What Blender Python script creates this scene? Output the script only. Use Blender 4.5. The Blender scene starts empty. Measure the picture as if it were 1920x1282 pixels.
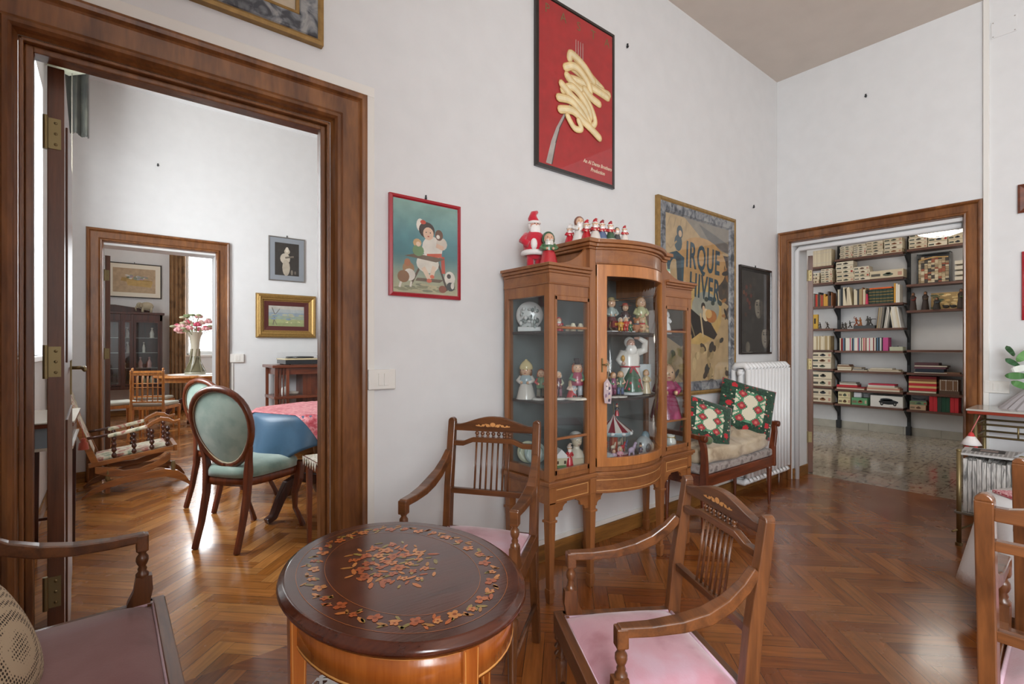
import bpy, math, random
from mathutils import Matrix, Vector
S = bpy.context.scene
C = S.collection
PI = math.pi
random.seed(7)

# ---------------------------------------------------------------- camera, sky, light, exposure
cam = bpy.data.cameras.new('camera')
cam.sensor_width = 36.0
cam.lens = 936.0 / 1920.0 * 36.0
cam.shift_y = 12.0 / 1920.0
cam.clip_start = 0.02
co = bpy.data.objects.new('camera', cam); C.objects.link(co)
co.location = (0, 0, 1.2)
co.rotation_euler = (PI / 2, 0, math.radians(51 - 90))
S.camera = co
S.view_settings.view_transform = 'Standard'
S.view_settings.look = 'None'
S.view_settings.exposure = 0.46
S.view_settings.gamma = 1.0
S.view_settings.use_curve_mapping = False
try:
    S.cycles.max_bounces = 9
    S.cycles.diffuse_bounces = 5
    S.cycles.glossy_bounces = 4
    S.cycles.transparent_max_bounces = 24
    S.cycles.sample_clamp_indirect = 6.0
    S.cycles.caustics_reflective = False
    S.cycles.caustics_refractive = False
except Exception:
    pass
w = bpy.data.worlds.new('overcast_sky'); S.world = w; w.use_nodes = True
w.node_tree.nodes['Background'].inputs[0].default_value = (0.93, 0.97, 1.0, 1)
w.node_tree.nodes['Background'].inputs[1].default_value = 2.2

def area(name, loc, size, rot, power, col=(1, 1, 1), spread=None):
    l = bpy.data.lights.new(name, 'AREA'); l.shape = 'RECTANGLE'
    l.size, l.size_y = size; l.energy = power; l.color = col
    if spread: l.spread = spread
    o = bpy.data.objects.new(name, l); C.objects.link(o)
    o.location = loc; o.rotation_euler = rot
    return o
DAY = (0.92, 0.97, 1.0)
# daylight arriving through each window (area lights stand just outside the openings)
area('daylight', (-0.62, -1.25, 1.75), (1.75, 1.5), (0, -PI / 2 * 0.96, 0), 118, DAY)
area('daylight', (-0.62, -3.65, 1.75), (1.75, 1.5), (0, -PI / 2 * 0.96, 0), 80, DAY)
area('daylight', (-0.66, 4.3, 2.2), (1.4, 1.9), (0, -PI / 2, 0), 96, DAY)
area('daylight', (1.75, 11.75, 2.2), (1.3, 2.2), (-PI / 2, 0, 0), 90, DAY)
area('daylight', (-0.66, 8.6, 2.2), (1.4, 2.0), (0, -PI / 2, 0), 60, DAY)

# ---------------------------------------------------------------- helpers
def srgb(h):
    if not isinstance(h, str): return tuple(h)[:3]
    r = [int(h[i:i + 2], 16) / 255 for i in (0, 2, 4)]
    return tuple(x / 12.92 if x <= 0.04045 else ((x + 0.055) / 1.055) ** 2.4 for x in r)

class B:
    """collects faces with colours and builds ONE mesh"""
    def __init__(s, col='ffffff'):
        s.v = []; s.f = []; s.c = []; s.s = []; s.uv = []; s.col = srgb(col); s.T = None; s.k = 0
    def paint(s, col): s.col = srgb(col); return s
    def at(s, x=0, y=0, z=0, rz=0, rx=0, ry=0, sc=1):
        s.T = Matrix.Translation((x, y, z)) @ Matrix.Rotation(rz, 4, 'Z') @ Matrix.Rotation(ry, 4, 'Y') @ Matrix.Rotation(rx, 4, 'X') @ Matrix.Scale(sc, 4)
        return s
    def add(s, vs, fs, smooth=False, uvs=None):
        n = len(s.v)
        if s.T is not None: vs = [tuple(s.T @ Vector(v)) for v in vs]
        s.v += vs
        for i, f in enumerate(fs):
            s.f.append([n + k for k in f]); s.c.append(s.col); s.s.append(smooth)
            s.uv.append(uvs[i] if uvs else None)
        return s
    def box(s, x0, x1, y0, y1, z0, z1):
        vs = [(x, y, z) for z in (z0, z1) for y in (y0, y1) for x in (x0, x1)]
        return s.add(vs, [(0, 2, 3, 1), (4, 5, 7, 6), (0, 1, 5, 4), (2, 6, 7, 3), (0, 4, 6, 2), (1, 3, 7, 5)])
    def cbox(s, x, y, z, sx, sy, sz): return s.box(x - sx / 2, x + sx / 2, y - sy / 2, y + sy / 2, z - sz / 2, z + sz / 2)
    def lathe(s, prof, x=0, y=0, z=0, n=16, sx=1, sy=1, smooth=True, cap=True):
        vs = []; fs = []
        for r, h in prof:
            for k in range(n):
                a = 2 * PI * k / n
                vs.append((x + r * sx * math.cos(a), y + r * sy * math.sin(a), z + h))
        for i in range(len(prof) - 1):
            for k in range(n):
                a, b = i * n + k, i * n + (k + 1) % n
                fs.append((a, b, b + n, a + n))
        s.add(vs, fs, smooth)
        if cap:
            m = len(prof) - 1
            if prof[0][0] > 1e-5: s.add(vs[:n], [tuple(range(n - 1, -1, -1))])
            if prof[m][0] > 1e-5: s.add(vs[m * n:], [tuple(range(n))])
        return s
    def ell(s, x, y, z, rx, ry=None, rz=None, n=12, m=8):
        ry = rx if ry is None else ry; rz = rx if rz is None else rz
        prof = [(math.sin(PI * i / m) if 0 < i < m else 1e-6, -math.cos(PI * i / m) * rz) for i in range(m + 1)]
        return s.lathe(prof, x, y, z, n, rx, ry, True, False)
    def tube(s, path, r, n=8, cap=True, flat=1.0, smooth=True, up=(0, 0, 1)):
        """round (or elliptical) bar along a 3-D path; r is a number or a list"""
        P = [Vector(p) for p in path]; m = len(P)
        R = r if isinstance(r, (list, tuple)) else [r] * m
        vs = []; fs = []
        prev = None
        for i in range(m):
            d = (P[min(i + 1, m - 1)] - P[max(i - 1, 0)]).normalized()
            if prev is None:
                u = Vector(up)
                if abs(d.dot(u)) > 0.95: u = Vector((0, 1, 0)) if abs(d.y) < 0.9 else Vector((1, 0, 0))
                a = d.cross(u).normalized()
            else:
                a = (prev - d * prev.dot(d)).normalized()
            prev = a; b = a.cross(d).normalized()
            for k in range(n):
                t = 2 * PI * (k + 0.5) / n
                q = P[i] + a * (R[i] * math.cos(t)) + b * (R[i] * flat * math.sin(t))
                vs.append(tuple(q))
        for i in range(m - 1):
            for k in range(n):
                a_, b_ = i * n + k, i * n + (k + 1) % n
                fs.append((a_, b_, b_ + n, a_ + n))
        if cap: fs += [tuple(range(n - 1, -1, -1)), tuple(range((m - 1) * n, m * n))]
        return s.add(vs, fs, smooth and n > 5)
    def bar(s, path, w, h, up=(0, 0, 1)):
        """rectangular section bar: w across, h along 'up'"""
        P = [Vector(p) for p in path]; m = len(P); U = Vector(up); vs = []; fs = []
        W = w if isinstance(w, (list, tuple)) else [w] * m
        Hh = h if isinstance(h, (list, tuple)) else [h] * m
        for i in range(m):
            d = (P[min(i + 1, m - 1)] - P[max(i - 1, 0)]).normalized()
            a = d.cross(U).normalized(); b = a.cross(d).normalized()
            for sa, sb in ((-1, -1), (1, -1), (1, 1), (-1, 1)):
                vs.append(tuple(P[i] + a * (sa * W[i] / 2) + b * (sb * Hh[i] / 2)))
        for i in range(m - 1):
            for k in range(4):
                a_, b_ = i * 4 + k, i * 4 + (k + 1) % 4
                fs.append((a_, b_, b_ + 4, a_ + 4))
        fs += [(3, 2, 1, 0), (m * 4 - 4, m * 4 - 3, m * 4 - 2, m * 4 - 1)]
        return s.add(vs, fs)
    def prism(s, pts, ax, a, b):
        """2-D outline extruded along axis ax from a to b; outline axes are the two others in order"""
        def q(p, t):
            return {'x': (t, p[0], p[1]), 'y': (p[0], t, p[1]), 'z': (p[0], p[1], t)}[ax]
        n = len(pts)
        area_ = sum(pts[i][0] * pts[(i + 1) % n][1] - pts[(i + 1) % n][0] * pts[i][1] for i in range(n))
        if (area_ < 0): pts = pts[::-1]
        vs = [q(p, a) for p in pts] + [q(p, b) for p in pts]
        fl = (ax == 'y') != (b < a)
        lo, hi = tuple(range(n - 1, -1, -1)), tuple(range(n, 2 * n))
        sd = [(i, (i + 1) % n, n + (i + 1) % n, n + i) for i in range(n)]
        if fl:
            lo, hi = lo[::-1], hi[::-1]; sd = [f[::-1] for f in sd]
        return s.add(vs, [lo, hi] + sd)
    def strip(s, top, bot, ax, a, b):
        """band between two polylines with equal counts, extruded: robust for concave outlines"""
        def q(p, t):
            return {'x': (t, p[0], p[1]), 'y': (p[0], t, p[1]), 'z': (p[0], p[1], t)}[ax]
        n = len(top); vs = []
        for t in (a, b):
            vs += [q(p, t) for p in top] + [q(p, t) for p in bot]
        fs = []
        for i in range(n - 1):
            fs += [(i, n + i, n + i + 1, i + 1), (2 * n + i, 2 * n + i + 1, 3 * n + i + 1, 3 * n + i),
                   (i, i + 1, 2 * n + i + 1, 2 * n + i), (n + i, 3 * n + i, 3 * n + i + 1, n + i + 1)]
        fs += [(0, 2 * n, 3 * n, n), (n - 1, 2 * n - 1, 4 * n - 1, 3 * n - 1)]
        return s.add(vs, fs)
    def face(s, pts): return s.add([tuple(p) for p in pts], [tuple(range(len(pts)))])
    def flat(s, pts, y, col=None):
        """polygon facing -y in the x-z plane"""
        if col: s.paint(col)
        s.k += 1; y -= s.k * 4e-6
        a = sum(pts[i][0] * pts[(i + 1) % len(pts)][1] - pts[(i + 1) % len(pts)][0] * pts[i][1] for i in range(len(pts)))
        if a < 0: pts = pts[::-1]
        return s.face([(p[0], y, p[1]) for p in pts])
    def oval(s, x, z, rx, rz, y, col=None, n=14, rot=0):
        return s.flat([(x + rx * math.cos(t) * math.cos(rot) - rz * math.sin(t) * math.sin(rot),
                        z + rx * math.cos(t) * math.sin(rot) + rz * math.sin(t) * math.cos(rot)) for t in [2 * PI * k / n for k in range(n)]], y, col)
    def line(s, pts, w, y, col=None):
        """flat brush stroke in the x-z plane"""
        if col: s.paint(col)
        for (x0, z0), (x1, z1) in zip(pts, pts[1:]):
            d = math.hypot(x1 - x0, z1 - z0) or 1e-6
            a, b = -(z1 - z0) / d * w / 2, (x1 - x0) / d * w / 2
            s.flat([(x0 + a, z0 + b), (x1 + a, z1 + b), (x1 - a, z1 - b), (x0 - a, z0 - b)], y)
        return s
    def mould(s, x0, x1, z0, z1, prof, open_bottom=False):
        """mitred frame moulding round a rectangle in the x-z plane; prof = [(inset, y)]"""
        cs = [(x0, z0), (x1, z0), (x1, z1), (x0, z1)]
        sg = [(1, 1), (-1, 1), (-1, -1), (1, -1)]
        if open_bottom: cs = [(x0, z0), (x0, z1), (x1, z1), (x1, z0)]; sg = [(1, 0), (1, -1), (-1, -1), (-1, 0)]
        n = len(prof); vs = []
        for (cx, cz), (sx, sz) in zip(cs, sg):
            for i, y in prof: vs.append((cx + sx * i, y, cz + sz * i))
        fs = []
        for k in range(3 if open_bottom else 4):
            for i in range(n - 1):
                a, b = k * n + i, ((k + 1) % 4) * n + i
                fs.append((a, a + 1, b + 1, b) if open_bottom else (a, b, b + 1, a + 1))
        return s.add(vs, fs)
    def fbm(s): return s

def obj(name, b, m, parent=None, bevel=0, sub=0, loc=None, rz=None):
    me = bpy.data.meshes.new(name)
    me.from_pydata(b.v, [], b.f)
    me.materials.append(m)
    me.polygons.foreach_set('use_smooth', b.s)
    ca = me.color_attributes.new('Col', 'FLOAT_COLOR', 'CORNER')
    cols = []
    for p, c in zip(b.f, b.c): cols += [c[0], c[1], c[2], 1.0] * len(p)
    ca.data.foreach_set('color', cols)
    if any(u is not None for u in b.uv):
        ul = me.uv_layers.new(name='UVMap'); us = []
        for p, u in zip(b.f, b.uv):
            for q in (u or [(0, 0)] * len(p)): us += [q[0], q[1]]
        ul.data.foreach_set('uv', us)
    me.update()
    o = bpy.data.objects.new(name, me); C.objects.link(o)
    if parent is not None: o.parent = parent
    if loc is not None: o.location = loc
    if rz is not None: o.rotation_euler = (0, 0, rz)
    if bevel:
        d = o.modifiers.new('bevel', 'BEVEL'); d.width = bevel; d.segments = 2; d.limit_method = 'ANGLE'; d.angle_limit = 0.7
        d.harden_normals = False
    if sub:
        d = o.modifiers.new('sub', 'SUBSURF'); d.levels = sub; d.render_levels = sub
    return o
def tag(o, label, cat, group=None):
    o['label'] = label; o['category'] = cat
    if group: o['group'] = group
    return o
def thing(name, label, cat, loc=(0, 0, 0), rz=0, group=None, sc=1):
    o = bpy.data.objects.new(name, None); C.objects.link(o); o.empty_display_size = 0.05
    o.location = loc; o.rotation_euler = (0, 0, rz); o.scale = (sc, sc, sc)
    return tag(o, label, cat, group)
def struct(o): o['kind'] = 'structure'; return o
def dup(r, loc, rz, label, group=None, sc=None):
    n = r.copy(); C.objects.link(n); n.location = loc; n.rotation_euler = (0, 0, rz)
    if sc: n.scale = (sc, sc, sc)
    n['label'] = label
    if group: n['group'] = group
    for ch in list(r.children):
        c = ch.copy(); C.objects.link(c); c.parent = n
        for g in list(ch.children):
            d = g.copy(); C.objects.link(d); d.parent = c
    return n

# ---------------------------------------------------------------- materials
def newmat(name):
    m = bpy.data.materials.new(name); m.use_nodes = True
    nt = m.node_tree; bs = nt.nodes['Principled BSDF']
    return m, nt, bs
def simple(name, col, rough=0.5, metal=0.0, coat=0.0, sheen=0.0, bump=0.0, bscale=60, spec=0.5, var=0.0, emit=0.0):
    m, nt, bs = newmat(name); c = srgb(col)
    bs.inputs['Base Color'].default_value = (*c, 1)
    bs.inputs['Roughness'].default_value = rough; bs.inputs['Metallic'].default_value = metal
    bs.inputs['Coat Weight'].default_value = coat; bs.inputs['Sheen Weight'].default_value = sheen
    bs.inputs['Specular IOR Level'].default_value = spec
    if sheen: bs.inputs['Sheen Roughness'].default_value = 0.35
    if emit:
        bs.inputs['Emission Color'].default_value = (*c, 1); bs.inputs['Emission Strength'].default_value = emit
    if bump or var:
        tc = nt.nodes.new('ShaderNodeTexCoord'); no = nt.nodes.new('ShaderNodeTexNoise')
        no.inputs['Scale'].default_value = bscale; no.inputs['Detail'].default_value = 4
        nt.links.new(tc.outputs['Object'], no.inputs['Vector'])
        if bump:
            bp = nt.nodes.new('ShaderNodeBump'); bp.inputs['Strength'].default_value = bump; bp.inputs['Distance'].default_value = 0.004
            nt.links.new(no.outputs['Fac'], bp.inputs['Height']); nt.links.new(bp.outputs['Normal'], bs.inputs['Normal'])
        if var:
            rp = nt.nodes.new('ShaderNodeValToRGB')
            rp.color_ramp.elements[0].position = 0.3; rp.color_ramp.elements[1].position = 0.7
            rp.color_ramp.elements[0].color = (*[x * (1 - var) for x in c], 1); rp.color_ramp.elements[1].color = (*[min(1, x * (1 + var)) for x in c], 1)
            nt.links.new(no.outputs['Fac'], rp.inputs['Fac']); nt.links.new(rp.outputs['Color'], bs.inputs['Base Color'])
    return m
def wood(name, lo, hi, axis='z', rough=0.32, coat=0.25, sc=1.0, streak=14):
    m, nt, bs = newmat(name); N = nt.nodes; L = nt.links
    tc = N.new('ShaderNodeTexCoord'); mp = N.new('ShaderNodeMapping'); no = N.new('ShaderNodeTexNoise'); n2 = N.new('ShaderNodeTexNoise')
    s3 = {'z': (streak, streak, 1.2), 'x': (1.2, streak, streak), 'y': (streak, 1.2, streak)}[axis]
    mp.inputs['Scale'].default_value = tuple(q * sc for q in s3)
    L.new(tc.outputs['Object'], mp.inputs['Vector']); L.new(mp.outputs['Vector'], no.inputs['Vector']); L.new(mp.outputs['Vector'], n2.inputs['Vector'])
    no.inputs['Scale'].default_value = 1.6; no.inputs['Detail'].default_value = 6; no.inputs['Distortion'].default_value = 0.8
    n2.inputs['Scale'].default_value = 11; n2.inputs['Detail'].default_value = 3
    mx = N.new('ShaderNodeMath'); mx.operation = 'MULTIPLY_ADD'; mx.inputs[1].default_value = 0.4
    L.new(n2.outputs['Fac'], mx.inputs[0]); L.new(no.outputs['Fac'], mx.inputs[2])
    rp = N.new('ShaderNodeValToRGB'); e = rp.color_ramp.elements
    e[0].position = 0.5; e[0].color = (*srgb(lo), 1); e[1].position = 0.88; e[1].color = (*srgb(hi), 1)
    L.new(mx.outputs[0], rp.inputs['Fac']); L.new(rp.outputs['Color'], bs.inputs['Base Color'])
    bs.inputs['Roughness'].default_value = rough; bs.inputs['Coat Weight'].default_value = coat; bs.inputs['Coat Roughness'].default_value = 0.18
    bp = N.new('ShaderNodeBump'); bp.inputs['Strength'].default_value = 0.12; bp.inputs['Distance'].default_value = 0.002
    L.new(n2.outputs['Fac'], bp.inputs['Height']); L.new(bp.outputs['Normal'], bs.inputs['Normal'])
    return m
def painted(name, rough=0.4, coat=0.0, sheen=0.0, bump=0.0, mott=0.0, mscale=25, bscale=90):
    """takes its colours from the faces' own colour attribute"""
    m, nt, bs = newmat(name); N = nt.nodes; L = nt.links
    at = N.new('ShaderNodeVertexColor'); at.layer_name = 'Col'
    out = at.outputs['Color']
    tc = N.new('ShaderNodeTexCoord')
    if mott:
        no = N.new('ShaderNodeTexNoise'); no.inputs['Scale'].default_value = mscale; no.inputs['Detail'].default_value = 5
        L.new(tc.outputs['Object'], no.inputs['Vector'])
        mr = N.new('ShaderNodeMapRange'); mr.inputs['From Min'].default_value = 0.3; mr.inputs['From Max'].default_value = 0.7
        mr.inputs['To Min'].default_value = 1 - mott; mr.inputs['To Max'].default_value = 1 + mott
        L.new(no.outputs['Fac'], mr.inputs['Value'])
        mx = N.new('ShaderNodeVectorMath'); mx.operation = 'SCALE'
        L.new(out, mx.inputs[0]); L.new(mr.outputs['Result'], mx.inputs['Scale']); out = mx.outputs['Vector']
    L.new(out, bs.inputs['Base Color'])
    bs.inputs['Roughness'].default_value = rough; bs.inputs['Coat Weight'].default_value = coat; bs.inputs['Sheen Weight'].default_value = sheen
    if bump:
        n2 = N.new('ShaderNodeTexNoise'); n2.inputs['Scale'].default_value = bscale; L.new(tc.outputs['Object'], n2.inputs['Vector'])
        bp = N.new('ShaderNodeBump'); bp.inputs['Strength'].default_value = bump; bp.inputs['Distance'].default_value = 0.004
        L.new(n2.outputs['Fac'], bp.inputs['Height']); L.new(bp.outputs['Normal'], bs.inputs['Normal'])
    return m
def glass_mat(name, tint=(1, 1, 1), refl=1.45, rough=0.02, haze=0.0):
    m, nt, bs = newmat(name); N = nt.nodes; L = nt.links
    out = N['Material Output']; N.remove(bs)
    tr = N.new('ShaderNodeBsdfTransparent'); tr.inputs['Color'].default_value = (*tint, 1)
    gl = N.new('ShaderNodeBsdfGlossy'); gl.inputs['Roughness'].default_value = rough
    lw = N.new('ShaderNodeLayerWeight'); lw.inputs['Blend'].default_value = 0.5
    pw = N.new('ShaderNodeMath'); pw.operation = 'POWER'; pw.inputs[1].default_value = 5; L.new(lw.outputs['Facing'], pw.inputs[0])
    fr = N.new('ShaderNodeMath'); fr.operation = 'MULTIPLY_ADD'; fr.inputs[1].default_value = 0.85; fr.inputs[2].default_value = ((refl - 1) / (refl + 1)) ** 2; L.new(pw.outputs[0], fr.inputs[0])
    mx = N.new('ShaderNodeMixShader'); L.new(fr.outputs[0], mx.inputs[0]); L.new(tr.outputs[0], mx.inputs[1]); L.new(gl.outputs[0], mx.inputs[2])
    L.new(mx.outputs[0], out.inputs['Surface'])
    return m
def cloth_mat(name, cols, scale=40, kind='noise', rough=0.85, sheen=0.2, bump=0.3):
    """woven / printed cloth: several colours scattered by voronoi cells or noise"""
    m, nt, bs = newmat(name); N = nt.nodes; L = nt.links
    tc = N.new('ShaderNodeTexCoord')
    if kind == 'vor':
        tx = N.new('ShaderNodeTexVoronoi'); tx.inputs['Scale'].default_value = scale; L.new(tc.outputs['Object'], tx.inputs['Vector'])
        sp = N.new('ShaderNodeSeparateColor'); L.new(tx.outputs['Color'], sp.inputs[0]); f = sp.outputs[0]
    else:
        tx = N.new('ShaderNodeTexNoise'); tx.inputs['Scale'].default_value = scale; tx.inputs['Detail'].default_value = 5
        L.new(tc.outputs['Object'], tx.inputs['Vector']); f = tx.outputs['Fac']
    rp = N.new('ShaderNodeValToRGB'); rp.color_ramp.interpolation = 'CONSTANT' if kind == 'vor' else 'EASE'
    e = rp.color_ramp.elements; k = len(cols)
    for i in range(k):
        p = (i / k) if kind == 'vor' else 0.33 + 0.34 * i / max(1, k - 1)
        el = e[i] if i < 2 else e.new(p)
        el.position = p; el.color = (*srgb(cols[i]), 1)
    L.new(f, rp.inputs['Fac']); L.new(rp.outputs['Color'], bs.inputs['Base Color'])
    bs.inputs['Roughness'].default_value = rough; bs.inputs['Sheen Weight'].default_value = sheen
    if bump:
        n2 = N.new('ShaderNodeTexNoise'); n2.inputs['Scale'].default_value = 160; L.new(tc.outputs['Object'], n2.inputs['Vector'])
        bp = N.new('ShaderNodeBump'); bp.inputs['Strength'].default_value = bump; bp.inputs['Distance'].default_value = 0.003
        L.new(n2.outputs['Fac'], bp.inputs['Height']); L.new(bp.outputs['Normal'], bs.inputs['Normal'])
    return m

PLASTER = simple('plaster', 'dedede', 0.75, bump=0.05, bscale=9, var=0.02, spec=0.25)
CEIL = simple('ceiling_paint', 'd2c8be', 0.85, spec=0.2, bump=0.03, bscale=5, var=0.03)
WHITE = simple('white_plastic', 'e6e3dd', 0.4)
RADW = simple('radiator_paint', 'ececec', 0.35)
DOORW = wood('door_casing_wood', '5c351b', '8c5a31', 'z', 0.32, 0.35, streak=7)
DOORX = wood('door_head_wood', '4a2410', '8a4f24', 'x', 0.3, 0.45)
LEAFW = wood('door_leaf_wood', '54301a', '74452a', 'z', 0.4, 0.2)
BASEW = wood('baseboard_wood', '6e481e', '9c6a30', 'x', 0.5, 0.05)
MAHOG = wood('mahogany', '4c2212', '7a3c20', 'z', 0.3, 0.4)
MAHOGX = wood('mahogany_across', '4c2212', '7a3c20', 'x', 0.3, 0.4)
VITR = wood('satinwood', '7e4d2a', '9a6236', 'z', 0.33, 0.3)
VITRX = wood('satinwood_across', '7e4d2a', '9a6236', 'x', 0.33, 0.3)
CHAIRW = wood('armchair_wood', '4e2e1a', '7a4a28', 'z', 0.3, 0.4)
CHAIRX = wood('armchair_wood_across', '4e2e1a', '7a4a28', 'x', 0.3, 0.4)
HONEY = wood('honey_wood', '9c5c26', 'c98540', 'z', 0.35, 0.3)
DARKW = wood('dark_wood', '2e150d', '4e2416', 'z', 0.3, 0.4)
SHELFW = wood('shelf_wood', '4a2c20', '6b4433', 'y', 0.5, 0.05)
BRASS = simple('old_brass', '8c7c58', 0.4, 0.75)
GOLD = simple('gilt', 'a07f48', 0.42, 0.55, bump=0.3, bscale=70, var=0.15)
IRON = simple('black_iron', '26282a', 0.5, 0.1)
BLACK = simple('black_lacquer', '231b18', 0.3, coat=0.3)
GLASS = glass_mat('clear_glass')
VGLASS = glass_mat('cabinet_glass', (0.93, 0.94, 0.94), 1.5)
PGLOSS = painted('painted_ceramic', 0.22, 0.4)
PMATT = painted('painted_matt', 0.7)
PPRINT = painted('printed_paper', 0.55, 0.0, mott=0.13, mscale=18)
PCLOTH = painted('coloured_cloth', 0.9, sheen=0.3, bump=0.3)
PPAPER = painted('paper_and_card', 0.75)
VELV = cloth_mat('pink_velvet', ['a9606a', 'c88e9a', 'c9a0ae'], 5, 'noise', 0.75, 0.6, 0.12)
GREENV = cloth_mat('green_velvet', ['6c877c', '87a093', 'a0b3a5'], 6, 'noise', 0.7, 0.6, 0.12)
# ---------------------------------------------------------------- the setting
def clip(poly, x0, x1, y0, y1):
    def cut(P, f, inter):
        out = []
        for i in range(len(P)):
            a, b = P[i], P[(i + 1) % len(P)]
            ia, ib = f(a), f(b)
            if ia: out.append(a)
            if ia != ib: out.append(inter(a, b))
        return out
    def ix(v): return lambda a, b: tuple(a[k] + (b[k] - a[k]) * (v - a[0]) / (b[0] - a[0]) for k in range(4))
    def iy(v): return lambda a, b: tuple(a[k] + (b[k] - a[k]) * (v - a[1]) / (b[1] - a[1]) for k in range(4))
    for f, g in ((lambda p: p[0] >= x0, ix(x0)), (lambda p: p[0] <= x1, ix(x1)), (lambda p: p[1] >= y0, iy(y0)), (lambda p: p[1] <= y1, iy(y1))):
        if len(poly) < 3: return []
        poly = cut(poly, f, g)
    return poly
PARQ, nt, bs = newmat('herringbone_oak'); N = nt.nodes; L = nt.links
at = N.new('ShaderNodeVertexColor'); at.layer_name = 'Col'
uvn = N.new('ShaderNodeUVMap'); uvn.uv_map = 'UVMap'
mp = N.new('ShaderNodeMapping'); mp.inputs['Scale'].default_value = (5, 60, 1); L.new(uvn.outputs[0], mp.inputs['Vector'])
no = N.new('ShaderNodeTexNoise'); no.inputs['Scale'].default_value = 1.0; no.inputs['Detail'].default_value = 5; L.new(mp.outputs[0], no.inputs['Vector'])
mr = N.new('ShaderNodeMapRange'); mr.inputs['From Min'].default_value = 0.3; mr.inputs['From Max'].default_value = 0.7; mr.inputs['To Min'].default_value = 0.72; mr.inputs['To Max'].default_value = 1.2
L.new(no.outputs['Fac'], mr.inputs['Value'])
mul = N.new('ShaderNodeVectorMath'); mul.operation = 'SCALE'; L.new(at.outputs['Color'], mul.inputs[0]); L.new(mr.outputs['Result'], mul.inputs['Scale'])
# seams between the blocks: v runs 0..1 across each block (second decimal part of the map)
sx = N.new('ShaderNodeSeparateXYZ'); L.new(uvn.outputs[0], sx.inputs[0])
fr = N.new('ShaderNodeMath'); fr.operation = 'PINGPONG'; fr.inputs[1].default_value = 0.0365; L.new(sx.outputs['Y'], fr.inputs[0])
cm = N.new('ShaderNodeMath'); cm.operation = 'LESS_THAN'; cm.inputs[1].default_value = 0.0011; L.new(fr.outputs[0], cm.inputs[0])
mixc = N.new('ShaderNodeMix'); mixc.data_type = 'RGBA'; L.new(cm.outputs[0], mixc.inputs[0]); L.new(mul.outputs[0], mixc.inputs[6]); mixc.inputs[7].default_value = (0.02, 0.01, 0.005, 1)
L.new(mixc.outputs[2], bs.inputs['Base Color'])
tc = N.new('ShaderNodeTexCoord'); n3 = N.new('ShaderNodeTexNoise'); n3.inputs['Scale'].default_value = 2.2; n3.inputs['Detail'].default_value = 6; L.new(tc.outputs['Object'], n3.inputs['Vector'])
m3 = N.new('ShaderNodeMapRange'); m3.inputs['From Min'].default_value = 0.35; m3.inputs['From Max'].default_value = 0.7; m3.inputs['To Min'].default_value = 0.17; m3.inputs['To Max'].default_value = 0.34
L.new(n3.outputs['Fac'], m3.inputs['Value']); L.new(m3.outputs[0], bs.inputs['Roughness'])
bp = N.new('ShaderNodeBump'); bp.inputs['Strength'].default_value = 0.1; bp.inputs['Distance'].default_value = 0.002
L.new(n3.outputs['Fac'], bp.inputs['Height']); L.new(bp.outputs[0], bs.inputs['Normal'])
bs.inputs['Coat Weight'].default_value = 0.35; bs.inputs['Coat Roughness'].default_value = 0.12

def parquet(x0, x1, y0, y1, tones, seed=1):
    rnd = random.Random(seed); b = B(); W, m = 0.073, 5; Lg = W * m; c45 = math.sqrt(0.5)
    R = int((x1 - x0 + y1 - y0) / W) + 12
    ox, oy = x0, y0
    for i in range(-R, R):
        for j in range(-R // m, R // m + 1):
            bx, by = (i + m * j) * W, (i - m * j) * W
            for H in (0, 1):
                if H: q = [(bx, by), (bx + Lg, by), (bx + Lg, by + W), (bx, by + W)]
                else: q = [(bx + Lg, by + W - Lg), (bx + Lg + W, by + W - Lg), (bx + Lg + W, by + W), (bx + Lg, by + W)]
                uo = rnd.random() * 50
                P = []
                for k, (u, v) in enumerate(q):
                    X = (u - v) * c45 + ox; Y = (u + v) * c45 + oy
                    lu = (u - q[0][0], v - q[0][1]) if H else (v - q[0][1], u - q[0][0])
                    P.append((X, Y, lu[0] + uo, lu[1]))
                if max(p[0] for p in P) < x0 or min(p[0] for p in P) > x1 or max(p[1] for p in P) < y0 or min(p[1] for p in P) > y1: continue
                P = clip(P, x0, x1, y0, y1)
                if len(P) < 3: continue
                b.paint(rnd.choice(tones))
                k = rnd.uniform(0.9, 1.1); b.col = tuple(x * k for x in b.col)
                b.add([(p[0], p[1], 0.0) for p in P], [tuple(range(len(P)))], False, [[(p[2], p[3]) for p in P]])
    return b
def floor_slab(b, x0, x1, y0, y1):
    return b.paint('3a2414').box(x0, x1, y0, y1, -0.15, -0.002)
fb = parquet(-0.37, 5.22, -4.9, 2.14, ['854a20', '8e5226', '96592a', '804620', '9c6030'], 3)
floor_slab(fb, -0.6, 5.22, -5.0, 2.14)
struct(obj('floor', fb, PARQ))
fb = parquet(-0.37, 4.2, 2.14, 11.4, ['a0642c', 'ae7036', 'b87a3e', '985d2a', 'be8246'], 5)
floor_slab(fb, -0.6, 4.2, 2.14, 11.6)
struct(obj('floor', fb, PARQ))

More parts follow.
